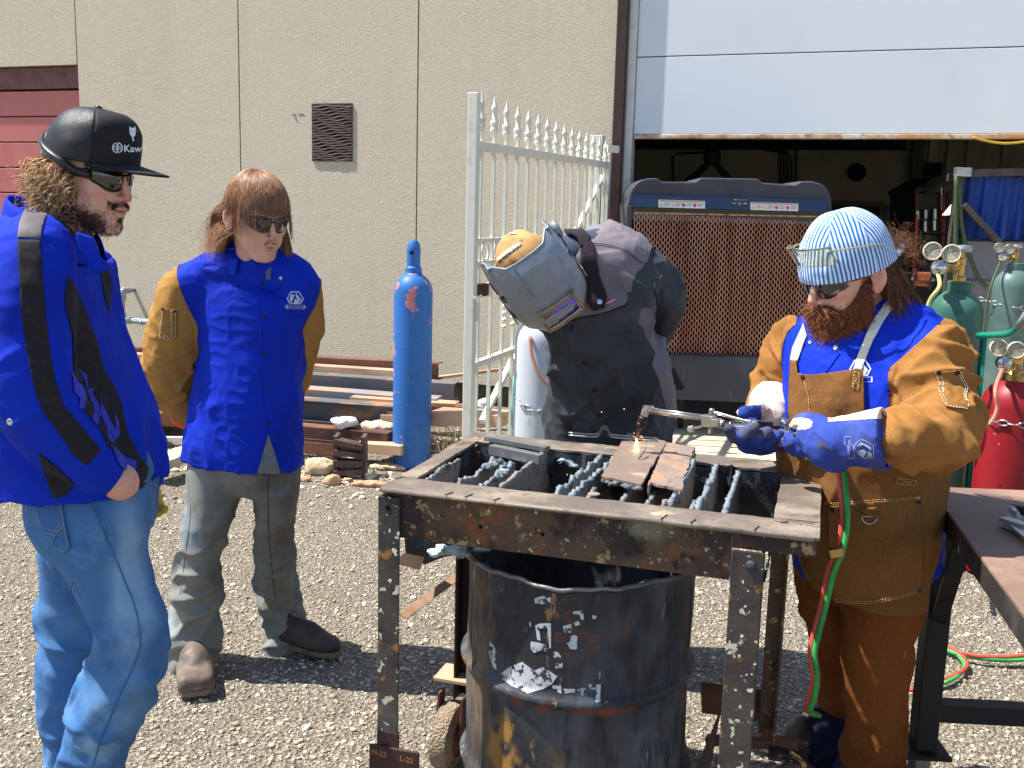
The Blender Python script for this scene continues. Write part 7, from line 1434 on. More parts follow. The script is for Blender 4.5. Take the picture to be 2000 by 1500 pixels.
# jeans
KR = Loft([at(192, 935, 2.09), at(190, 1010, 2.07), at(205, 1090, 2.07), at(238, 1170, 2.06), at(258, 1235, 2.05), at(248, 1300, 2.05), at(214, 1370, 2.05), at(188, 1440, 2.05), at(170, 1520, 2.05), at(158, 1600, 2.05), at(150, 1690, 2.05)], [(.105, .11), (.105, .113), (.09, .094), (.078, .078), (.075, .077), (.074, .078), (.072, .078), (.07, .076), (.07, .074), (.07, .072), (.075, .078)], X=(0, 1, 0))
KL = Loft([at(160, 950, 2.22), at(154, 1060, 2.26), at(144, 1160, 2.28), at(136, 1260, 2.29), at(132, 1350, 2.3), at(140, 1440, 2.3), at(146, 1520, 2.3), at(148, 1680, 2.3)], [(.09, .10), (.088, .092), (.078, .08), (.07, .068), (.067, .065), (.067, .065), (.067, .066), (.075, .075)], X=(0, 1, 0))
V, F = body([(KR, 0), (KL, .015), (Loft([at(176, 900, 2.14), at(180, 985, 2.15)], [(.165, .128), (.168, .132)], X1, sub=1), .02)], .0052, 2)
knb = lambda p: np.exp(-((p[..., 2]-.48)/.22)**2); hp_ = lambda p: np.exp(-((p[..., 2]-.86)/.1)**2)
V = wrap(V, F, [(FA((.2, 0, 1), 9, 1.5), .008, 31, None), (FA((1, .1, -.28), 17, 3), .016, 32, knb), (FA((1, 0, .35), 16, 3), .015, 33, lambda p: np.clip((.5-p[..., 2])/.3, 0, 1)), (FA((1, 0, .12), 26, 4), .005, 34, hp_)])
q = pxof(V); fade = np.clip(.9*np.exp(-((q[:, 0]-255)/38)**2)*np.exp(-((q[:, 1]-1150)/170)**2)+.7*np.exp(-((q[:, 0]-180)/50)**2)*np.exp(-((q[:, 1]-1450)/90)**2)*np.clip(fbm(V*20, 3)+.4, 0, 1)+.25*fbm(V*9, 2)+.2, 0, 1)
mesh_obj('jeans', V, F, m_denim, p1, smooth=True, attrs={'fade': fade}); TJ = bvh(V, F)
def jl(pts, r=.0022, off=.0008, nm='jean_seam', mat=None): MB().tube(line(TJ, pts, 0, off, 10), r, 5).obj(nm, mat or m_denim, p1, smooth=True)
pocket_mat = m_denim
a3 = lambda x, y: (x/2.5, 900+y/2.5)
pxdecal('back_pocket', [[a3(*q) for q in ((165, 182), (300, 155), (322, 300), (348, 420), (318, 450), (275, 425), (215, 345))]], TJ, m_denim, p1, off=.003, th=.002)
m_th1 = M('denim_thread', S(150, 160, 170), .8)
for pts in ([(172, 195), (294, 168), (316, 300), (340, 416), (318, 440), (280, 416), (222, 340), (172, 195)], [(172, 205), (298, 180)], [(232, 345), (290, 360), (325, 340)], [(225, 325), (285, 340), (320, 320)], [(262, 380), (320, 300)], [(250, 370), (310, 290)]): stitches('pocket_stitch', [a3(*q) for q in pts], TJ, m_th1, p1, dash=2.6, gap=1., r=.0008, off=.0062)
jl([a3(*q) for q in ((425, 140), (455, 230), (500, 330), (530, 400), (575, 500), (610, 590), (655, 700), (682, 830), (680, 920), (640, 1030), (590, 1130), (540, 1250), (490, 1370), (455, 1490))], .0018); jl([a3(*q) for q in ((440, 140), (470, 230), (512, 322), (520, 390))], .0026)
jl([a3(*q) for q in ((470, 160), (520, 168), (590, 160), (650, 120))], .003); jl([a3(*q) for q in ((470, 172), (520, 180), (595, 172), (655, 132))], .0012, mat=m_th1)
p, n_ = surf(TJ, *a3(472, 153), .002); MB().lathe([(.008, 0), (.008, .002), (.005, .004), (0, .003)], p, n_, 14).obj('rivet', m_snapl, p1, auto=.6)
jl([a3(*q) for q in ((355, 590), (330, 700), (312, 850), (300, 1000), (298, 1150), (320, 1300), (345, 1400))], .0016); jl([a3(*q) for q in ((365, 590), (340, 700), (322, 850), (310, 1000), (308, 1150), (330, 1300))], .0009, mat=m_th1)
for a, b, c in ((gp(250, 1740, 0), gp(100, 1745, 0), at(150, 1690, 2.05)), (gp(225, 1640, 0), gp(95, 1650, 0), at(140, 1650, 2.3))): boot('boot', a+WZ*.02, b+WZ*.02, c, p1, m_bootd, .05)
q = np.stack([rng.uniform(-.026, .026, 600), .100+0*rng.uniform(0, 1, 600), rng.uniform(-.059, -.050, 600)], 1); q[:, 1] -= 9*q[:, 0]**2; strands('moustache', np.array([H1.p(*a) for a in q]), np.stack([q[:, 0]*25, .35+0*q[:, 0], -.8+0*q[:, 0]], 1)@H1.R, rng.uniform(.006, .011, 600), m_beardd, p1, seg=4, w_=.0006, grav=.1, stray=.15)
# ================================================================ PERSON 3: bending forward behind the table in a welding helmet
p3 = thing('person', 'person bending over the table in grey welding helmet and black and grey leather jacket', 'person', V3(.3, 3.2, 0), 'people')
U3 = nrm(V3(-.47, -.55, .69)); L3 = nrm(V3(.83, .1, .55)); F3 = np.cross(L3, U3); H3 = HF(at(1041, 534, 2.93), F3, U3, (.94, .94, .94))
nb3 = at(1150, 500, 3.12)
J = dict(neck=nb3, chest=at(1185, 620, 3.2), hip=at(1190, 830, 3.28), shR=at(1110, 540, 3.1), shL=at(1250, 520, 3.2), elL=at(1290, 580, 3.4), wrL=at(1220, 680, 3.45), elR=at(1130, 640, 3.4), wrR=at(1190, 690, 3.45))
b3, HV, HFc = make_head(H3, p3, nb3, inner_body(J), h=.004)
P = capshell(H3, 'c', None, None, .090, .110, .020, .142, cy=-.008, px_=2.3, front=.3, tilt=.0); P = P+(fbm(P*28, 2)*.0035)[..., None]
cp3 = thing('cap', None, None); cp3.parent = p3; cp3.location = tuple(H3.O-wloc(p3))
MB().grid(P).obj('cap_crown', M('gold_brown_cap', S(190, 150, 98), .9, layers=[(S(160, 120, 74), 9, .4, .7, 4), (S(120, 82, 46), 22, .6, .76, 4)], bump=[(300, .25, .001), (40, .3, .004)]), cp3, smooth=True, solid=.002)
Tc3 = bvh(*(lambda m: (np.vstack(m.V), m.F))(MB().grid(P)))
def c7(x, y): return 900+x/3, 400+y/3
m_pw = M('cap_white_print', S(206, 200, 186), .7); m_pk = M('cap_dark_print', S(58, 52, 48), .8)
for f, mt in (([(160, 230), (185, 175), (225, 130), (280, 105), (350, 88), (420, 110), (430, 150), (360, 118), (280, 125), (225, 160), (190, 210), (175, 260), (190, 330), (170, 310), (155, 270)], m_pk), ([(168, 235), (195, 180), (240, 140), (300, 118), (300, 108), (235, 126), (190, 165), (164, 215)], m_pw), ([(245, 170), (280, 150), (320, 150), (332, 175), (300, 180), (270, 188), (245, 186)], m_pk), ([(250, 174), (282, 155), (316, 156), (325, 172), (296, 174), (268, 182)], m_pw), ([(265, 172), (300, 160), (312, 166), (280, 176)], m_pk), ([(180, 215), (200, 200), (205, 240), (190, 290), (180, 260)], m_pk), ([(184, 222), (198, 208), (198, 240), (190, 275)], m_pw), ([(220, 330), (270, 290), (320, 255), (350, 235), (352, 222), (310, 240), (260, 275), (215, 315)], m_pw), ([(330, 98), (380, 110), (410, 130), (400, 138), (365, 120), (330, 110)], m_pw), ([(205, 335), (225, 345), (300, 290), (360, 245), (356, 232), (300, 268), (240, 310)], m_pk)):
    pxdecal('cap_print', [[c7(*q) for q in f]], Tc3, mt, cp3, off=.0012 if mt is m_pk else .0022, cell=4)
# helmet
hm = thing('welding_helmet', None, None); hm.parent = p3; hm.location = tuple(H3.O-wloc(p3))
m_helm = M('helmet_grey_shell', S(140, 148, 156), .34, .3, layers=[(S(112, 122, 132), 8, .45, .75, 5), (S(126, 116, 104), 14, .6, .76, 5), (S(66, 66, 68), 60, .7, .78, 3)], bump=[(90, .1, .002)]); m_helmd = M('helmet_frame', S(150, 138, 118), .45, .2, layers=[(S(110, 98, 84), 20, .5, .72, 4)])
HR = [(.150, .106, .118, .03), (.12, .114, .142, -.03), (.07, .120, .158, -.045), (.02, .124, .168, -.05), (-.03, .124, .172, -.045), (-.080, .116, .168, -.025), (-.110, .096, .148, .01), (-.130, .070, .118, .045)]
def hrow(z, wx, yf, yb):
    fa = [(-wx, yb), (-wx*1.02, (yb+yf)*.42), (-wx*.93, yf-.062), (-.066, yf-.008), (-.03, yf), (.03, yf), (.066, yf-.008), (wx*.93, yf-.062), (wx*1.02, (yb+yf)*.42), (wx, yb)]
    fa = np.array(fa); d = np.concatenate([[0], np.cumsum(np.linalg.norm(np.diff(fa, axis=0), axis=1))]); t = np.linspace(0, d[-1], 81); return [H3.p(np.interp(q, d, fa[:, 0]), np.interp(q, d, fa[:, 1]), z-.02*(np.interp(q, d, fa[:, 1]) < .06)*0) for q in t]
rows = crom(np.array(HR), 4); G = np.array([hrow(*r) for r in rows]); MB().grid(G).obj('helmet_shell', m_helm, hm, auto=.35, solid=.004)
MB().tube(G[0], .0035, 6).obj('shell_rim', m_helm, hm, smooth=True); MB().tube(G[-1], .0035, 6).obj('shell_rim', m_helm, hm, smooth=True); MB().tube(G[:, 0], .004, 6).obj('shell_rim', m_helm, hm, smooth=True); MB().tube(G[:, -1], .004, 6).obj('shell_rim', m_helm, hm, smooth=True)
def yfz(z): z_ = np.array(HR)[::-1]; return float(np.interp(z, z_[:, 0], z_[:, 2]))
ra = []; 
for i in range(25):
    z = .145-.115*i/24; w_ = .050*(1 if i < 19 else math.sqrt(max(.02, 1-((i-19)/5.3)**2))); ra.append([H3.p(x*w_, yfz(z)+.0075-(abs(x) > .93)*.0075, z) for x in np.linspace(-1, 1, 13)])
MB().grid(np.array(ra)[::-1]).obj('forehead_panel', m_helm, hm, auto=.5)
def hp(x, z, dy=0): return H3.p(x, yfz(z)+dy-(max(0, abs(x)-.03)*.2), z)
def hplate(nm, x0, x1, z0, z1, dy, mat, th=.004, par=None):
    n = 9; P = np.array([[hp(x, z, dy) for x in np.linspace(x0, x1, n)] for z in (z0, z1)]); return MB().grid(P).obj(nm, mat, par or hm, smooth=True, solid=th)
# window surround
for a in ((-.066, -.058, -.098, -.008), (.058, .066, -.098, -.008), (-.066, .066, -.014, -.006), (-.066, .066, -.102, -.094)): hplate('window_surround', a[0], a[1], a[2], a[3], .007, m_helmd, .012)
for a in ((-.056, .056, -.024, -.015), (-.056, .056, -.092, -.086)): hplate('window_bezel', a[0], a[1], a[2], a[3], .004, M('bezel_cream', S(206, 190, 150), .4) if a[2] < -.05 else m_helmd, .006)
m_pur = M('purple_lens', S(86, 52, 190), .06, .1, spec=1., coat=1., layers=[(S(120, 86, 214), 26, .45, .6, 3)], emit=None)
hplate('filter_lens', -.052, .022, -.078, -.026, .0025, m_pur, .002); hplate('cover_lens', .024, .055, -.084, -.026, .0028, M('amber_lens', S(120, 104, 70), .1, .2, spec=1., layers=[(S(52, 46, 36), 40, .45, .6, 3), (S(200, 190, 150), 30, .62, .7, 3)]), .002); hplate('lower_trim', -.052, .054, -.086, -.080, .0035, m_blk, .002)
for q in (-1, 1):
    k = H3.p(q*.123, .0, .085); ax_ = H3.v(q, 0, 0)
    if q < 0: MB().lathe([(.026, 0), (.028, .006), (.026, .016), (.018, .019), (.014, .015), (0, .015)], k, ax_, 20).obj('ratchet_knob', m_helm, hm, auto=.5); MB().lathe([(.024, .0165), (.0225, .0165), (.0225, .018), (.024, .018)], k, ax_, 20).obj('knob_ring', m_blk, hm)
    k = H3.p(q*.117, .085, .045); ax_ = nrm(H3.v(q, .5, 0)); MB().lathe([(.0135, -.002), (.0135, .004), (.011, .006), (.0075, .004), (0, .004)], k, ax_, 18).obj('shade_knob', m_blk, hm, auto=.5); MB().lathe([(.005, .0045), (0, .006)], k, ax_, 12).obj('knob_pin', m_helm, hm)
    P = np.array([[H3.p(q*(.1265-.010*f*0-.0), .02+.075*f, -.005+zz_*(1-f*.35)-.03*f) for f in np.linspace(0, 1, 5)] for zz_ in (-.03, .018)]); P = P+H3.v(q*.002, 0, 0)
    MB().grid(P).obj('side_window', m_lens, hm, smooth=True, solid=.003); MB().tube([P[0][0], P[0][-1], P[1][-1], P[1][0], P[0][0]], .0025, 5).obj('side_window_rim', m_helmd, hm)
    P = [H3.p(q*.1275, .045, .10), H3.p(q*.128, .05, .075), H3.p(q*.127, .06, .055)]; MB().tube(P, .0022, 5, sm=3).obj('shell_slot', m_blk, hm)
V, F = body([(Cone(H3.p(0, -.06, -.02), nb3+V3(.02, .02, .01), .066, .075), 0)], .006, 2); V = wrap(V, F, [(FA((0, 0, 1), 14, 3), .006, 3, None)]); HV_, HF_ = V, F; nat('hood', V, F, M('slate_hood', S(62, 74, 92), .85, bump=[(300, .2, .001)]), p3)
# jacket
X3 = nrm(V3(.93, .36, 0)); rows = [(1165, 470, 3.2, .08, .06), (1172, 488, 3.2, .125, .095), (1182, 522, 3.19, .155, .13), (1178, 590, 3.15, .172, .15), (1172, 660, 3.17, .178, .155), (1190, 730, 3.22, .188, .155), (1194, 790, 3.27, .205, .165), (1188, 850, 3.3, .212, .17), (1188, 890, 3.3, .21, .17)]
P_, ab, X_ = sections(rows, X3); TO3 = Loft(P_, ab, X_, flat=True, n=2.3)
SL3 = Loft([at(1240, 520, 3.22), at(1264, 534, 3.23), at(1288, 568, 3.27), at(1287, 605, 3.34), at(1268, 650, 3.40), at(1246, 682, 3.43)], [.066, .076, .080, .078, .066, .05], X=(0, 1, 0)); SR3 = Loft([at(1120, 540, 3.18), at(1120, 610, 3.3), at(1150, 670, 3.42)], [.07, .07, .06], X=(0, 1, 0))
V, F = body([(TO3, 0), (Ell(at(1172, 500, 3.17), (.125, .12, .082)), .05), (Cone(at(1190, 490, 3.2), at(1262, 530, 3.24), .075, .075), .04), (Ell(at(1130, 520, 3.1), (.09, .09, .07)), .06), (Ell(at(1075, 625, 3.12), (.05, .07, .05)), .06), (SR3, .02), (SL3, .012)], .0055, 2)
am3 = lambda p: 1/(1+np.exp((SL3.d(p)-.004)*300))
V = wrap(V, F, [(FA((.5, 0, 1), 8, 1.6), .024, 41, lambda p: 1-am3(p)), (FA((-.75, 0, .7), 10, 2.), .020, 42, lambda p: 1-am3(p)), (FA((1, .3, .3), 14, 4), .013, 43, am3), (np.eye(3)*28, .002, 5, None)])
YK = [(c7(*q)) for q in ((560, 150), (560, 60), (700, 40), (900, 50), (1060, 110), (1180, 200), (1119, 245), (1105, 300), (1080, 350), (1030, 400), (1005, 450), (1000, 500), (972, 516), (978, 560), (960, 585), (900, 605), (830, 636), (760, 645), (680, 660), (600, 698), (560, 668), (520, 400))]; SD = [(c7(*q)) for q in ((1040, 690), (1052, 620), (1068, 600), (1120, 612), (1146, 700), (1180, 770), (1300, 820), (1320, 1250), (1215, 1250), (1172, 1080), (1160, 1020), (1118, 940), (1138, 870), (1080, 770), (1068, 720))]
gY, gS = polyg(YK, 620.), polyg(SD, 620.); V = snap(V, gY, .0055); V = snap(V, gS, .0055); fc = V[F].mean(1); mg = ((gY(fc) > 0) | (gS(fc) > 0)) & (SL3.d(fc) > .006); N = vnorm(V, F)
for m_, nm_, mt_ in ((~mg, 'jacket', m_bleat), (mg & (gY(fc) > 0), 'grey_yoke', m_gcot), (mg & ~(gY(fc) > 0), 'grey_side_panel', m_gcot)): a, b, _ = submesh(V, F, m_, .0015 if nm_ != 'jacket' else 0, N); nat(nm_, a, b, mt_, p3)
T3 = bvh(V, F); T3c = bvh(np.vstack([V, HV_]), np.vstack([F, HF_+len(V)]))
yk = [[(560, 150), (600, 105), (700, 85), (800, 80), (920, 95), (1030, 140), (1140, 215), (1105, 300), (1080, 350), (1030, 400), (1005, 450), (1000, 500), (972, 516), (978, 560), (960, 585), (900, 605), (830, 636), (760, 645), (680, 660), (600, 698), (590, 668), (650, 610), (700, 540)]]
0 and pxdecal('grey_yoke', [[c7(*q) for q in f] for f in yk], T3, m_gcot, p3, off=.003, cell=3, th=.002)
sd = [[(1040, 690), (1052, 620), (1068, 600), (1120, 612), (1146, 700), (1150, 770), (1205, 820), (1222, 900), (1252, 1060), (1262, 1190), (1205, 1200), (1172, 1080), (1160, 1020), (1118, 940), (1138, 870), (1080, 770), (1068, 720)]]
0 and pxdecal('grey_side_panel', [[c7(*q) for q in f] for f in sd], T3, m_gcot, p3, off=.003, cell=2.5, th=.002)
sl3 = lambda pts, r, m_, nm, off=.003: MB().tube(line(T3, [c7(*q) for q in pts], 0, off, 6), r, 5).obj(nm, m_, p3, smooth=True)
sl3([(770, 232), (860, 240), (960, 270), (1040, 330), (1090, 345)], .0012, m_blkc, 'yoke_seam', .0045); sl3([(600, 700), (640, 860), (700, 960), (745, 1080), (780, 1200), (810, 1290)], .002, m_bleat, 'placket_edge', .001)
sl3([(600, 700), (700, 662), (800, 645), (900, 612), (965, 590), (980, 555)], .0016, m_blkc, 'yoke_edge', .003)
for x, y in ((648, 722), (728, 928), (785, 1087), (815, 1232)): snap_at(T3, *c7(x, y), m_snap, p3, .009)
cl = [[(565, 132), (620, 128), (690, 150), (740, 200), (770, 262), (782, 340), (800, 400), (830, 480), (852, 545), (836, 602), (778, 620), (740, 565), (742, 480), (722, 380), (702, 340), (698, 260), (680, 215), (630, 182), (570, 166)]]
pxdecal('knit_collar', [[c7(*q) for q in f] for f in cl], T3c, M('black_knit', S(46, 38, 46), .95, bump=[(300, .5, .002)]), p3, off=.012, cell=5, th=.012)
p, n_ = surf(T3, *c7(806, 574), .019); MB().lathe([(.008, 0), (.008, .002), (.005, .003), (0, .002)], p, n_, 14).obj('snap', m_snapl, p3, auto=.6)
pxdecal('red_tag', [[c7(*q) for q in ((852, 572), (884, 555), (890, 572), (858, 590))]], T3, M('red_tag', S(190, 60, 44), .7), p3, off=.006, cell=3)
V2, F2 = text2('LINCOLN', 4.4, 2, .1); Q = [surf(T3, 1190.5+x*.98-y*.0, 590-x*.5-y, .0068)[0] for x, y in V2]
if all(q is not None for q in Q): mesh_obj('tag_lettering', np.array(Q), F2, m_wprint, p3)
pxdecal('sleeve_pocket', [[c7(*q) for q in ((1122, 452), (1150, 440), (1172, 410), (1194, 560), (1160, 585), (1148, 575))]], T3, m_bleat, p3, off=.004, cell=5, th=.003)
V, F = body([(Ell(at(1228, 700, 3.45), (.05, .05, .055)), 0), (Cone(at(1240, 680, 3.44), at(1205, 700, 3.47), .045, .04), .02)], .006, 2); nat('glove', V, F, m_blkc, p3)
V, F = body([(Loft([at(1182, 850, 3.3), at(1182, 900, 3.32), at(1182, 960, 3.33)], [(.19, .16), (.18, .15), (.17, .13)], X3, sub=1), 0), (Cone(at(1140, 930, 3.3), V3(.22, 3.32, .12), .09, .07), .02), (Cone(at(1225, 930, 3.32), V3(.42, 3.36, .12), .09, .07), .02)], .008, 2); nat('trousers', V, F, M('olive_trousers', S(120, 112, 90), .9), p3)
for x in (.2, .42): boot('boot', V3(x-.04, 3.12, .02), V3(x, 3.4, .02), V3(x, 3.36, .1), p3, m_bootd, .05)
# ================================================================ PERSON 4: bearded, striped cap, apron, holding the torch
p4 = thing('person', 'red-bearded person in blue striped backwards cap and brown suede apron holding the cutting torch', 'person', V3(.9, 2.55, 0), 'people')
F4 = nrm(V3(-math.sin(1.13)*math.cos(.34), -math.cos(1.13)*math.cos(.34), -math.sin(.34))); H4 = HF(at(1653, 530, 2.45), F4, s_=(1.04, 1.06, 1.02)); nb4 = at(1702, 640, 2.52)
J = dict(neck=nb4, chest=at(1690, 740, 2.5), hip=at(1685, 960, 2.5), shR=at(1560, 680, 2.62), shL=at(1815, 710, 2.38), elL=at(1855, 835, 2.24), wrL=at(1720, 855, 2.16), elR=at(1508, 775, 2.66), wrR=at(1500, 815, 2.5), hpL=at(1720, 1000, 2.42), knL=at(1715, 1250, 2.38), anL=at(1710, 1470, 2.42), hpR=at(1640, 1000, 2.55), knR=at(1620, 1230, 2.6), anR=at(1640, 1400, 2.68))
b4, HV, HFc = make_head(H4, p4, nb4, inner_body(J), nr=(.062, .072), stub=lambda q: 0*q[:, 0])
shades(H4, p4, w_=.060, top=.019, bot=-.026, tilt=-.008)
# cap: blue and white ticking in panels
m_tick = M('ticking_stripe', S(206, 222, 240), .85, bump=[(500, .2, .001), (30, .15, .003)]); nt_ = m_tick.node_tree; n_, L_ = nt_.nodes, nt_.links
pb = [x for x in n_ if x.type == 'BSDF_PRINCIPLED'][0]; at_n = n_.new('ShaderNodeAttribute'); at_n.attribute_name = 'st'; mu_ = n_.new('ShaderNodeMath'); mu_.operation = 'MULTIPLY'; mu_.inputs[1].default_value = 1/.0092
fr_ = n_.new('ShaderNodeMath'); fr_.operation = 'FRACT'; mr_ = n_.new('ShaderNodeMapRange'); mr_.inputs[1].default_value = .46; mr_.inputs[2].default_value = .54
mx_ = n_.new('ShaderNodeMix'); mx_.data_type = 'RGBA'; mx_.inputs[6].default_value = (*S(214, 228, 244), 1); mx_.inputs[7].default_value = (*S(40, 112, 184), 1)
L_.new(at_n.outputs['Fac'], mu_.inputs[0]); L_.new(mu_.outputs[0], fr_.inputs[0]); L_.new(fr_.outputs[0], mr_.inputs[0]); L_.new(mr_.outputs[0], mx_.inputs[0]); L_.new(mx_.outputs[2], pb.inputs['Base Color'])
cp4 = thing('cap', None, None); cp4.parent = p4; cp4.location = tuple(H4.O-wloc(p4))
P = capshell(H4, 'c', None, None, .097, .116, .006, .148, cy=-.006, px_=2.25, front=.0, nt=60, na=360, tilt=-.004); q = H4.inv(P.reshape(-1, 3)).reshape(P.shape)
P = P+(fbm(P*22, 2)*.0028)[..., None]*H4.R[2]+(fbm(P*30+5, 2)*.0015)[..., None]
az = np.arctan2(q[..., 0], q[..., 1]+.006); k6 = np.round(az/(math.pi/3)); st = np.sin(az-k6*math.pi/3)*np.hypot(q[..., 0], q[..., 1]+.006)+10
MB().grid(P).obj('cap_crown', m_tick, cp4, smooth=True, solid=.002, attrs={'st': st.ravel()})
for k in range(6):
    j = int(round((k+.5)/6*360)); MB().tube(P[:, j], .0011, 5).obj('panel_seam', m_logo, cp4, smooth=True)
R_, SA = [], []
for a in np.linspace(-1, 1, 41):
    row = []; sr = []
    for f in np.linspace(0, 1, 14):
        x = a*.070*(1-.1*f); y = -.006-math.sqrt(max(0, 1-(a*.74)**2))*.113-f*.052*(1-abs(a)**2.5); row.append(H4.p(x, y, .012-f*.012-abs(a)**2*.012*f+.010*f*f)); sr.append(x+10)
    R_.append(row); SA.append(sr)
MB().grid(np.array(R_)).obj('cap_bill', m_tick, cp4, smooth=True, solid=.004, attrs={'st': np.array(SA).ravel()})
m_clear = M('clear_plastic', S(236, 232, 206), .05, trans=.92, ior=1.3, spec=.7); m_cfr = M('yellowed_plastic', S(224, 218, 180), .15, trans=.75, spec=.6)
cg = thing('safety_glasses', None, None); cg.parent = cp4; cg.location = tuple(H4.O*0)
for q_ in (-1, 1):
    P2 = []
    for a in np.linspace(0, 1, 11):
        x = q_*(.006+.058*a); P2.append([H4.p(x, .128-.045*a**2+.004-.012*f, .098-.035*f-.01*a) for f in np.linspace(-.2, 1.15, 7)])
    MB().grid(np.array(P2)).obj('clear_lens', m_clear, cg, smooth=True, solid=.002); MB().tube([r[0] for r in P2], .0014, 6).obj('lens_edge', m_cfr, cg, smooth=True); MB().tube([r[-1] for r in P2], .0012, 6).obj('lens_edge', m_cfr, cg, smooth=True); MB().tube(P2[-1], .0018, 6).obj('lens_edge', m_cfr, cg, smooth=True)
    MB().tube([H4.p(q_*.064, .088, .085), H4.p(q_*.097, .04, .078), H4.p(q_*.101, -.02, .064), H4.p(q_*.099, -.055, .036)], [.003, .002, .0018], 6, sm=4).obj('clear_temple', m_cfr, cg, smooth=True)
# beard and hair
bo = [(Ell(H4.p(0, .052, -.088), np.array((.068, .052, .045)), H4.R), 0), (Ell(H4.p(0, .060, -.130), np.array((.055, .042, .055)), H4.R), .03), (Ell(H4.p(0, .066, -.168), np.array((.034, .028, .035)), H4.R), .03), (Cone(H4.p(-.062, .012, -.03), H4.p(-.05, .04, -.09), .016, .03), .02), (Cone(H4.p(.062, .012, -.03), H4.p(.05, .04, -.09), .016, .03), .02), (Cone(H4.p(-.024, .094, -.062), H4.p(.024, .094, -.062), .012, .012), .012)]
V, F = body(bo, .0035, 1); N = vnorm(V, F); V = V+N*(fbm(V*80, 3)*.004)[:, None]; nat('beard_base', V, F, m_beard, p4); N = vnorm(V, F); lq = H4.inv(V)
w8 = np.clip((-.02-lq[:, 2])/.03, .1, 1)*(lq[:, 1] > -.02); idx = rng.choice(len(V), 9500, p=w8/w8.sum()); dr_ = N[idx]*.75+H4.v(0, .1, -.9)+np.array([0, 0, -.3]); mo_ = (lq[idx, 2] > -.075) & (lq[idx, 1] > .085)
dr_[mo_] = (N[idx]*.4+np.sign(lq[idx, :1])*H4.R[0][None]*.8+H4.v(0, .1, -.6))[mo_]
strands('beard', V[idx], dr_+rng.normal(0, .25, dr_.shape), rng.uniform(.012, .034, len(idx)), m_beard, p4, seg=8, w_=.00075, grav=.08, curl=.0022, cfreq=170, stray=.3)
coll4 = [(H4.p(0, -.012, .036), H4.R, np.array([.086, .11, .096])), (at(1692, 790, 2.5), np.eye(3), np.array([.23, .19, .235])), (H4.p(0, -.03, -.1), np.eye(3), np.array([.078, .078, .1]))]
n = 3600; a = rng.uniform(-1.75, 1.75, n); q = np.stack([.078*np.sin(a), -.03-.075*np.cos(a), rng.uniform(-.05, .02, n)], 1); m_ = ~((np.abs(q[:, 0]) > .07) & (q[:, 1] > -.03)); q = q[m_]; u = np.stack([q[:, 0], q[:, 1]+.02, 0*q[:, 0]], 1); u /= np.linalg.norm(u, axis=1)[:, None]
strands('hair', np.array([H4.p(*x) for x in q]), (u*.45+[0, -.1, -1.])@H4.R, rng.uniform(.08, .17, len(q)), m_hair4, p4, seg=12, w_=.0009, grav=.12, curl=.003, cfreq=50, coll=coll4, stray=.12)
V, F = body([(Ell(H4.p(0, -.06, -.03), np.array((.078, .05, .06)), H4.R), 0), (Cone(H4.p(-.03, -.06, -.06), H4.p(-.04, -.085, -.12), .04, .03), .03), (Cone(H4.p(.03, -.06, -.06), H4.p(.04, -.085, -.12), .04, .03), .03)], .005, 1); nat('hair_base', V, F, m_hair4, p4)
n = 800; q = rng.normal(0, 1, (n, 3))*np.array([.03, .012, .016])+np.array([0, -.135, .0]); strands('frizzy_hair', np.array([H4.p(*x) for x in q]), rng.normal(0, 1, (n, 3))+H4.v(0, -.8, .5)[None], rng.uniform(.03, .075, n), m_hair4, p4, seg=10, w_=.0006, grav=.02, curl=.007, cfreq=150, stray=.5, tone=rng.uniform(.4, 1, n))
n = 300; q = np.stack([np.where(np.arange(n) % 2, 1, -1)*rng.uniform(.064, .07, n), rng.uniform(.0, .02, n), rng.uniform(-.03, .012, n)], 1); strands('sideburn', np.array([H4.p(*x) for x in q]), np.stack([np.sign(q[:, 0])*.3, .2+0*q[:, 0], -1+0*q[:, 0]], 1)@H4.R, rng.uniform(.01, .02, n), m_beard, p4, seg=5, w_=.0006, grav=0, stray=.3)
# jacket body and suede sleeves
X4 = nrm(V3(.86, -.51, 0)); rows = [(1700, 608, 2.53, .08, .07), (1700, 622, 2.52, .13, .1), (1700, 650, 2.5, .185, .125), (1692, 710, 2.48, .198, .15), (1688, 790, 2.46, .195, .165), (1684, 870, 2.46, .19, .17), (1682, 940, 2.47, .185, .165), (1688, 1020, 2.5, .186, .15), (1692, 1098, 2.52, .190, .15)]
P_, ab, X_ = sections(rows, X4); TO4 = Loft(P_, ab, X_, flat=True, n=2.3)
SL4 = Loft([at(1780, 680, 2.42), at(1810, 702, 2.37), at(1822, 760, 2.30), at(1834, 815, 2.24), at(1824, 850, 2.17), at(1785, 858, 2.13), at(1742, 858, 2.11)], [.075, .087, .088, .085, .077, .064, .050], X=(0, 1, 0)); SR4 = Loft([at(1580, 660, 2.58), at(1553, 690, 2.62), at(1525, 740, 2.66), at(1512, 780, 2.64), at(1508, 805, 2.56)], [.055, .068, .07, .064, .055], X=(0, 1, 0))
V, F = body([(TO4, 0), (SR4, .02), (SL4, .018)], .005, 2); cL4 = at(1775, 720, 2.3); cR4 = at(1560, 690, 2.6)
gL4 = lambda p: np.minimum(np.minimum(TO4.d(p)-SL4.d(p), .06)+.014, (p-at(1790, 672, 2.36))@nrm(V3(.62, -.3, -.62))); gR4 = lambda p: np.minimum(np.minimum(TO4.d(p)-SR4.d(p), .06)+.010, (p-at(1556, 660, 2.55))@nrm(V3(-.9, .3, -.1)))
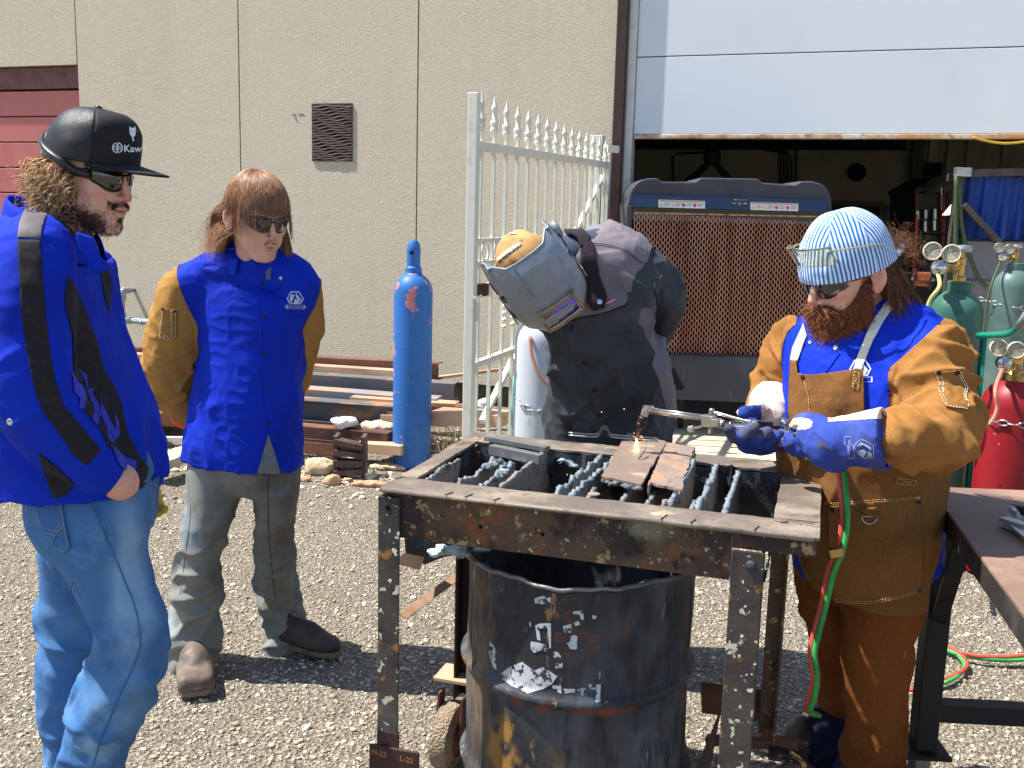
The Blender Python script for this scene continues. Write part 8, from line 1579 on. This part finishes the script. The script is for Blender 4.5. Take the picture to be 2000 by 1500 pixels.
am4 = lambda p: 1/(1+np.exp(-np.maximum(gL4(p), gR4(p))*250)); dd4 = lambda c, r: (lambda p: am4(p)*np.exp(-(np.linalg.norm(p-c, axis=-1)/r)**2))
V = wrap(V, F, [(FA((.3, 0, 1), 6, 1.6), .010, 51, lambda p: 1-am4(p)), (FA((1, -.4, .25), 15, 3), .024, 52, lambda p: am4(p)*np.clip((p[..., 2]-1.12)/.06, 0, 1)), (FA((-.6, .1, .8), 17, 4), .016, 53, am4), (FA((.5, .1, .9), 19, 4), .026, 54, dd4(at(1830, 850, 2.15), .16)), (FA((1, .2, .3), 22, 6), .011, 55, dd4(at(1515, 780, 2.6), .1)), (np.eye(3)*30, .002, 5, None)])
V = snap(V, gL4, .005); V = snap(V, gR4, .005); fc = V[F].mean(1); mL = gL4(fc) > 0; mR = (gR4(fc) > 0) & ~mL; N = vnorm(V, F)
a, b, _ = submesh(V, F, ~(mL | mR)); nat('jacket', a, b, m_jblue, p4)
for m_ in (mL, mR): a, b, _ = submesh(V, F, m_, .0015, N); nat('sleeve', a, b, m_suede4, p4)
T4 = bvh(V, F)
def c4(x, y): return 1440+x/3, 380+y/3
pxdecal('sleeve_pocket', [[c4(*q) for q in ((1158, 1040), (1300, 1025), (1350, 1200), (1345, 1258), (1222, 1248), (1185, 1140))]], T4, m_suede4, p4, off=.005, th=.003)
for pts in ([(1162, 1036), (1188, 1130), (1222, 1245), (1345, 1255)], [(1178, 1036), (1203, 1130), (1235, 1232)], [(1290, 1028), (1325, 1130), (1345, 1250)], [(1305, 1032), (1340, 1135), (1352, 1230)]): stitches('pocket_stitch', [c4(*q) for q in pts], T4, m_threadw, p4, off=.008)
for x, y in ((1176, 1042), (1282, 1036)): p, n_ = surf(T4, *c4(x, y), .0075); MB().lathe([(.006, 0), (.006, .002), (0, .003)], p, n_, 12).obj('rivet', m_snap, p4)
collar('collar', nb4+V3(0.01, .01, .03), X4, nrm(np.cross(WZ, X4))*1, .095, .085, .05, m_jblue, p4, gap=.35, drop=.05)
logo(T4, 1681, 724, 22, p4, txt=False, mat=m_wprint, off=.0016)
MB().tube(line(T4, [(1640, 690), (1612, 730), (1600, 745)], 0, .001, 5), .002, 5).obj('placket_edge', m_jblue, p4, smooth=True); snap_at(T4, 1632, 679, m_snapl, p4, .007); snap_at(T4, 1583, 668, m_snapl, p4, .006)
m_strap = M('cream_strap', S(226, 222, 206), .8, bump=[(300, .4, .001, 'w')])
pxdecal('apron_strap', [[c4(*q) for q in ((930, 598), (980, 612), (960, 628), (912, 668), (860, 740), (800, 850), (760, 940), (728, 1032), (682, 1022), (712, 930), (752, 830), (808, 720), (870, 640))]], T4, m_strap, p4, off=.004, th=.0025)
pxdecal('apron_strap', [[c4(*q) for q in ((392, 760), (412, 830), (400, 860), (372, 940), (358, 982), (318, 970), (332, 900), (368, 820), (382, 790))]], T4, m_strap, p4, off=.004, th=.0025)
# apron bib: stands off the chest
def sheet(name, pts, tree, off, mat, bul=0., cell=5, th=.004, fold=.003, seed=0):
    V2, F2 = poly2([pts], cell); P = []; ok = []; c = np.mean(pts, 0); hw = max(np.ptp(np.array(pts)[:, 0])/2, 1)
    for a, b in V2:
        p, _ = surf(tree, a, b, 0); ok.append(p is not None); k = off+bul*max(0, 1-((a-c[0])/hw)**2)+fold*float(noise(np.array([a*.028+b*.012, b*.008, seed*3.]))) ; P.append(V3(0, 0, 0) if p is None else p-nrm(ray(a, b))*k)
    F2 = [f for f in F2 if all(ok[i] for i in f)]; P = np.array(P); o = mesh_obj(name, P, F2, mat, p4, smooth=True, solid=th); return o, P, F2
bib = [c4(*q) for q in ((312, 968), (345, 975), (352, 1045), (420, 1056), (520, 1048), (700, 1022), (738, 1032), (742, 1150), (745, 1290), (800, 1560), (560, 1560), (400, 1560), (330, 1500), (300, 1270), (305, 1100))]
bo_, BP, BF = sheet('apron_bib', bib, T4, .010, m_apsu, .012); TB = bvh(BP, BF)
def c8(x, y): return 1500+x/2.42, 880+y/2.42
skirt = [(at(1683, 885, 2.46)), at(1684, 960, 2.455), at(1688, 1020, 2.45), at(1690, 1080, 2.44)]
KL4 = Loft([at(1735, 960, 2.42), at(1728, 1060, 2.40), at(1722, 1160, 2.38), at(1716, 1250, 2.37), at(1712, 1350, 2.38), at(1708, 1430, 2.4), at(1706, 1483, 2.41)], [(.10, .13), (.102, .12), (.098, .10), (.088, .088), (.078, .082), (.077, .08), (.08, .084)], X4, flat=True)
KR4 = Loft([at(1635, 960, 2.52), at(1622, 1060, 2.54), at(1613, 1140, 2.56), at(1620, 1220, 2.58), at(1632, 1300, 2.62), at(1638, 1368, 2.64)], [(.10, .12), (.088, .1), (.075, .085), (.064, .074), (.058, .065), (.056, .06)], X4, flat=True)
V, F = body([(Loft(skirt, [(.204, .19), (.196, .185), (.18, .168), (.165, .15)], X4, sub=2), 0), (KL4, .012), (KR4, .006)], .0052, 2)
V = wrap(V, F, [(FA((.1, 0, 1), 8, 1.4), .016, 61, None), (FA((.8, 0, -.5), 9, 2), .016, 62, lambda p: np.clip((.75-p[..., 2])/.3, 0, 1)), (np.eye(3)*24, .002, 5, None)])
fc = V[F].mean(1); m_ = (fc-P_[6])@nrm(V3(-.42, -.9, 0)) > -.10; m_ |= fc[:, 2] < .62; lo_ = fc[:, 2] < .60; a, b, _ = submesh(V, F, m_ & ~lo_); nat('apron_skirt', a, b, m_apsu, p4); a, b, _ = submesh(V, F, lo_); nat('apron_leg', a, b, M('apron_leg_suede', S(124, 72, 34), .95, layers=[(S(98, 54, 26), 4, .42, .75, 6), (S(144, 88, 44), 160, .5, .8, 3)], bump=[(300, .35, .0015), (16, .25, .004)], spec=.15), p4); T4s = bvh(V, F)
pan_ = [c8(*q) for q in ((282, 262), (460, 242), (712, 228), (722, 400), (722, 560), (715, 655), (600, 690), (500, 712), (400, 705), (318, 690), (300, 560), (290, 400))]
pxdecal('apron_panel', [pan_], T4s, m_apsu, p4, off=.006, th=.003)
for pts in ([(282, 250), (460, 240), (712, 226)], [(282, 243), (460, 232), (712, 218)], [(320, 688), (400, 702), (500, 708), (600, 686), (712, 652)], [(320, 698), (400, 712), (500, 718), (600, 695), (712, 662)], [(636, 965), (640, 935), (652, 930)]): stitches('apron_stitch', [c8(*q) for q in pts], T4s, m_thread, p4, off=.0095)
for pts in ([(610, 128), (700, 140), (690, 165), (606, 156), (610, 128)], [(610, 128), (690, 165)], [(606, 156), (700, 140)]): stitches('apron_stitch', [c8(*q) for q in pts], T4s, m_thread, p4, off=.004)
for pts in ([(682, 1040), (712, 1045), (708, 1138), (672, 1130), (682, 1040)], [(682, 1040), (708, 1138)], [(712, 1045), (672, 1130)], [(400, 1090), (425, 1180), (430, 1280)]): stitches('apron_stitch', [c4(*q) for q in pts], TB, m_thread, p4, off=.005)
p, n_ = surf(TB, *c4(392, 1072), .004); MB().lathe([(.006, 0), (.006, .002), (0, .003)], p, n_, 12).obj('rivet', m_snap, p4)
for x, y in ((703, 238), (704, 658), (308, 275), (306, 462)):
    p, n_ = surf(T4s, *c8(x, y), .008); MB().lathe([(.006, 0), (.006, .002), (0, .003)], p, n_, 12).obj('rivet', m_snap, p4)
p, n_ = surf(T4s, *c8(480, 300), .012); MB().tube([p+V3(.018*math.cos(a), 0, .018*math.sin(a)) for a in np.linspace(math.pi, 2*math.pi, 12)]+[p+V3(-.018, 0, 0)], .002, 6).obj('hang_ring', m_steelw, p4, smooth=True); pxdecal('ring_loop', [[c8(*q) for q in ((445, 262), (512, 260), (512, 305), (447, 308))]], T4s, m_apsu, p4, off=.011, th=.002)
tie = [at(1788, 958, 2.36), at(1800, 945, 2.38), at(1815, 925, 2.42), at(1822, 918, 2.46)]; MB().bar(tie[0], tie[2], .006, .028, up=V3(0, 0, 1)).obj('tie_strap', m_strap, p4); MB().bar(tie[2]+V3(0, 0, .03), tie[2]+V3(.02, 0, -.01), .006, .03).obj('buckle', m_strap, p4, bevel=.002)
V, F = body([(Loft([at(1795, 940, 2.52), at(1800, 1020, 2.53), at(1802, 1104, 2.54)], [(.035, .08), (.035, .09), (.036, .09)], X4, flat=True), 0)], .006, 2); V = wrap(V, F, [(FA((0, 0, 1), 14, 2), .006, 71, None)]); nat('jacket_tail', V, F, m_jblue, p4)
# trousers below the apron, boots
V, F = body([(Loft([at(1634, 1330, 2.66), at(1628, 1400, 2.69), at(1618, 1452, 2.70)], [.066, .072, .085], X4), 0), (Loft([at(1708, 1440, 2.42), at(1702, 1500, 2.43), at(1690, 1545, 2.44)], [.072, .078, .088], X4), 0)], .005, 2)
V = wrap(V, F, [(FA((1, .3, .4), 16, 3), .018, 72, None)]); nat('trousers', V, F, m_navy, p4)
boot('boot', gp(1540, 1480, 0)+WZ*.018, gp(1640, 1440, 0)+WZ*.018, at(1625, 1440, 2.7), p4, m_bootd, .05); boot('boot', gp(1600, 1600, 0)+WZ*.018, gp(1712, 1560, 0)+WZ*.018, at(1700, 1540, 2.44), p4, m_bootd, .05)
# ---- gloves
def glove(name, ops, colour, parent, h=.0034, wr=()):
    V, F = body(ops, h, 2); V = wrap(V, F, [(np.eye(3)*34, .0025, 81, None)]+list(wr)); fc = V[F].mean(1); fm = colour(fc); return mesh_obj(name, V, F, None, parent, smooth=True, mats=[m_glb, m_white, m_glg], fm=fm), V, F
Z2 = lambda x, y, D: at(1200+x/3.571, 740+y/3.571, D)
hdl = lambda f: tq(1410+125*f, 827+22*f)
fing = [[Z2(1000, 455, 2.44), Z2(900, 440, 2.42), Z2(835, 400, 2.37), Z2(800, 350, 2.36)], [Z2(1050, 470, 2.44), Z2(960, 440, 2.40), Z2(895, 398, 2.355), Z2(970, 335, 2.355)], [Z2(1090, 470, 2.43), Z2(1030, 450, 2.40), Z2(1000, 418, 2.36), Z2(1068, 376, 2.36)], [Z2(1120, 470, 2.43), Z2(1090, 455, 2.39), Z2(1060, 440, 2.37), Z2(1120, 410, 2.37)]]
ops = [(Ell(Z2(1000, 470, 2.46), (.052, .035, .022)), 0), (Ell(Z2(1040, 330, 2.48), (.055, .03, .045)), .02), (Loft([Z2(1060, 280, 2.49), Z2(1100, 210, 2.53), Z2(1090, 160, 2.57)], [.045, .05, .055], X=(0, 1, 0)), .02)]
for c in fing: ops += [(x, .004) for x in [Cone(c[0], c[1], .0155, .0155), Cone(c[1], c[2], .0155, .016), Cone(c[2], c[3], .016, .0145)]]
tp = [Z2(1060, 240, 2.47), Z2(985, 212, 2.43), Z2(900, 235, 2.395)]; ops += [(Cone(tp[0], tp[1], .020, .019), .008), (Cone(tp[1], tp[2], .019, .016), .004)]
tcap = np.array([Z2(940, 230, 2.40)]); tips = np.array([c[3] for c in fing]); 
def colR(fc):
    px = pxof(fc); x, y = (px[:, 0]-1200)*3.571, (px[:, 1]-740)*3.571; o = np.where(y < 330, 1, 0); o = np.where((np.abs(x-945) < 82) & (np.abs(y-235) < 52), 0, o); o = np.where(((x-803)**2+(y-360)**2 < 52**2), 2, o); o = np.where((x > 870) & (x < 1110) & (y > 300) & (y < 415), 2, o); o = np.where((x < 900) & (y > 300) & (x < 850), 2, o); return o
gr_, V, F = glove('right_glove', ops, colR, p4); TGR = bvh(V, F)
fy = [(Z2(1440, 380, 2.24), Z2(1360, 320, 2.25), Z2(1290, 300, 2.27), Z2(1262, 330, 2.28)), (Z2(1420, 400, 2.25), Z2(1330, 420, 2.27), Z2(1240, 440, 2.29), Z2(1215, 410, 2.30)), (Z2(1400, 440, 2.25), Z2(1300, 470, 2.28), Z2(1230, 470, 2.30), Z2(1210, 440, 2.31)), (Z2(1400, 480, 2.26), Z2(1310, 500, 2.28), Z2(1260, 500, 2.30), Z2(1240, 480, 2.31))]
ops = [(Loft([Z2(1890, 415, 2.10), Z2(1800, 420, 2.115), Z2(1680, 425, 2.14), Z2(1580, 420, 2.17), Z2(1500, 420, 2.19), Z2(1430, 410, 2.21)], [(.066, .07), (.064, .064), (.056, .058), (.05, .050), (.046, .048), (.042, .046)], X=(0, 1, 0), flat=True), 0), (Loft([Z2(1860, 415, 2.10), Z2(1900, 415, 2.10)], [(.058, .060), (.060, .064)], X=(0, 1, 0), flat=True, sub=1), .002, 'sub'), (Ell(Z2(1420, 400, 2.23), (.05, .035, .04)), .02), (Ell(Z2(1490, 540, 2.19), (.05, .04, .03), frame(z=(.5, 0, 1))), .03)]
for c in fy: ops += [(Cone(c[0], c[1], .019, .016), .008), (Cone(c[1], c[2], .016, .0155), .004), (Cone(c[2], c[3], .0155, .014), .004)]
ops += [(Cone(Z2(1420, 300, 2.24), Z2(1340, 285, 2.26), .018, .017), .01), (Cone(Z2(1340, 285, 2.26), Z2(1350, 340, 2.245), .016, .013), .004)]
def colL(fc):
    px = pxof(fc); x, y = (px[:, 0]-1200)*3.571, (px[:, 1]-740)*3.571; e = 296-.06*(x-1500); o = np.where((x > 1490) & (y < e), 1, 0); o = np.where((x < 1378) & (y < 352) & ((x-1300)**2/85**2+(y-312)**2/42**2 < 1), 1, o); return o
gl_, V, F = glove('left_glove', ops, colL, p4, wr=[(FA((.3, 0, 1), 16, 4), .012, 83, lambda p: np.exp(-(np.linalg.norm(p-Z2(1560, 470, 2.14), axis=-1)/.06)**2))]); TGL = bvh(V, F)
zz2 = lambda x, y: (1200+x/3.571, 740+y/3.571)
stitches('glove_stitch', [zz2(*q) for q in ((1872, 260), (1880, 400), (1890, 590))], TGL, m_threadw, p4, off=.001); stitches('glove_stitch', [zz2(*q) for q in ((1500, 300), (1700, 286), (1870, 274))], TGL, m_threadw, p4, off=.001)
mp = [outline([zz2(*q) for q in ((1608, 400), (1650, 402), (1655, 455), (1672, 470), (1678, 555), (1632, 552), (1628, 470), (1606, 455))], 1.1), outline([zz2(*q) for q in ((1672, 470), (1712, 422), (1745, 425), (1808, 462), (1812, 548), (1745, 552), (1700, 520))], 1.1), [[zz2(*q) for q in f] for f in ([(1690, 470), (1720, 440), (1790, 470), (1795, 500), (1740, 460)], [(1700, 500), (1740, 490), (1760, 510), (1740, 545), (1715, 530)], [(1770, 500), (1800, 520), (1796, 540), (1765, 540)])]]
m_gp = M('glove_print', S(170, 178, 206), .8); pxdecal('glove_badge', mp[0]+mp[1]+mp[2], TGL, m_gp, p4, off=.0015, cell=3)
V2, F2 = text2('BLACK STALLION', 3.6, 2, .1); Q = [surf(TGL, zz2(1640, 478)[0]+y*1.0, zz2(1640, 478)[1]+x*.95, .0018)[0] for x, y in V2]
if all(q is not None for q in Q): mesh_obj('glove_lettering', np.array(Q), F2, m_gp, p4)
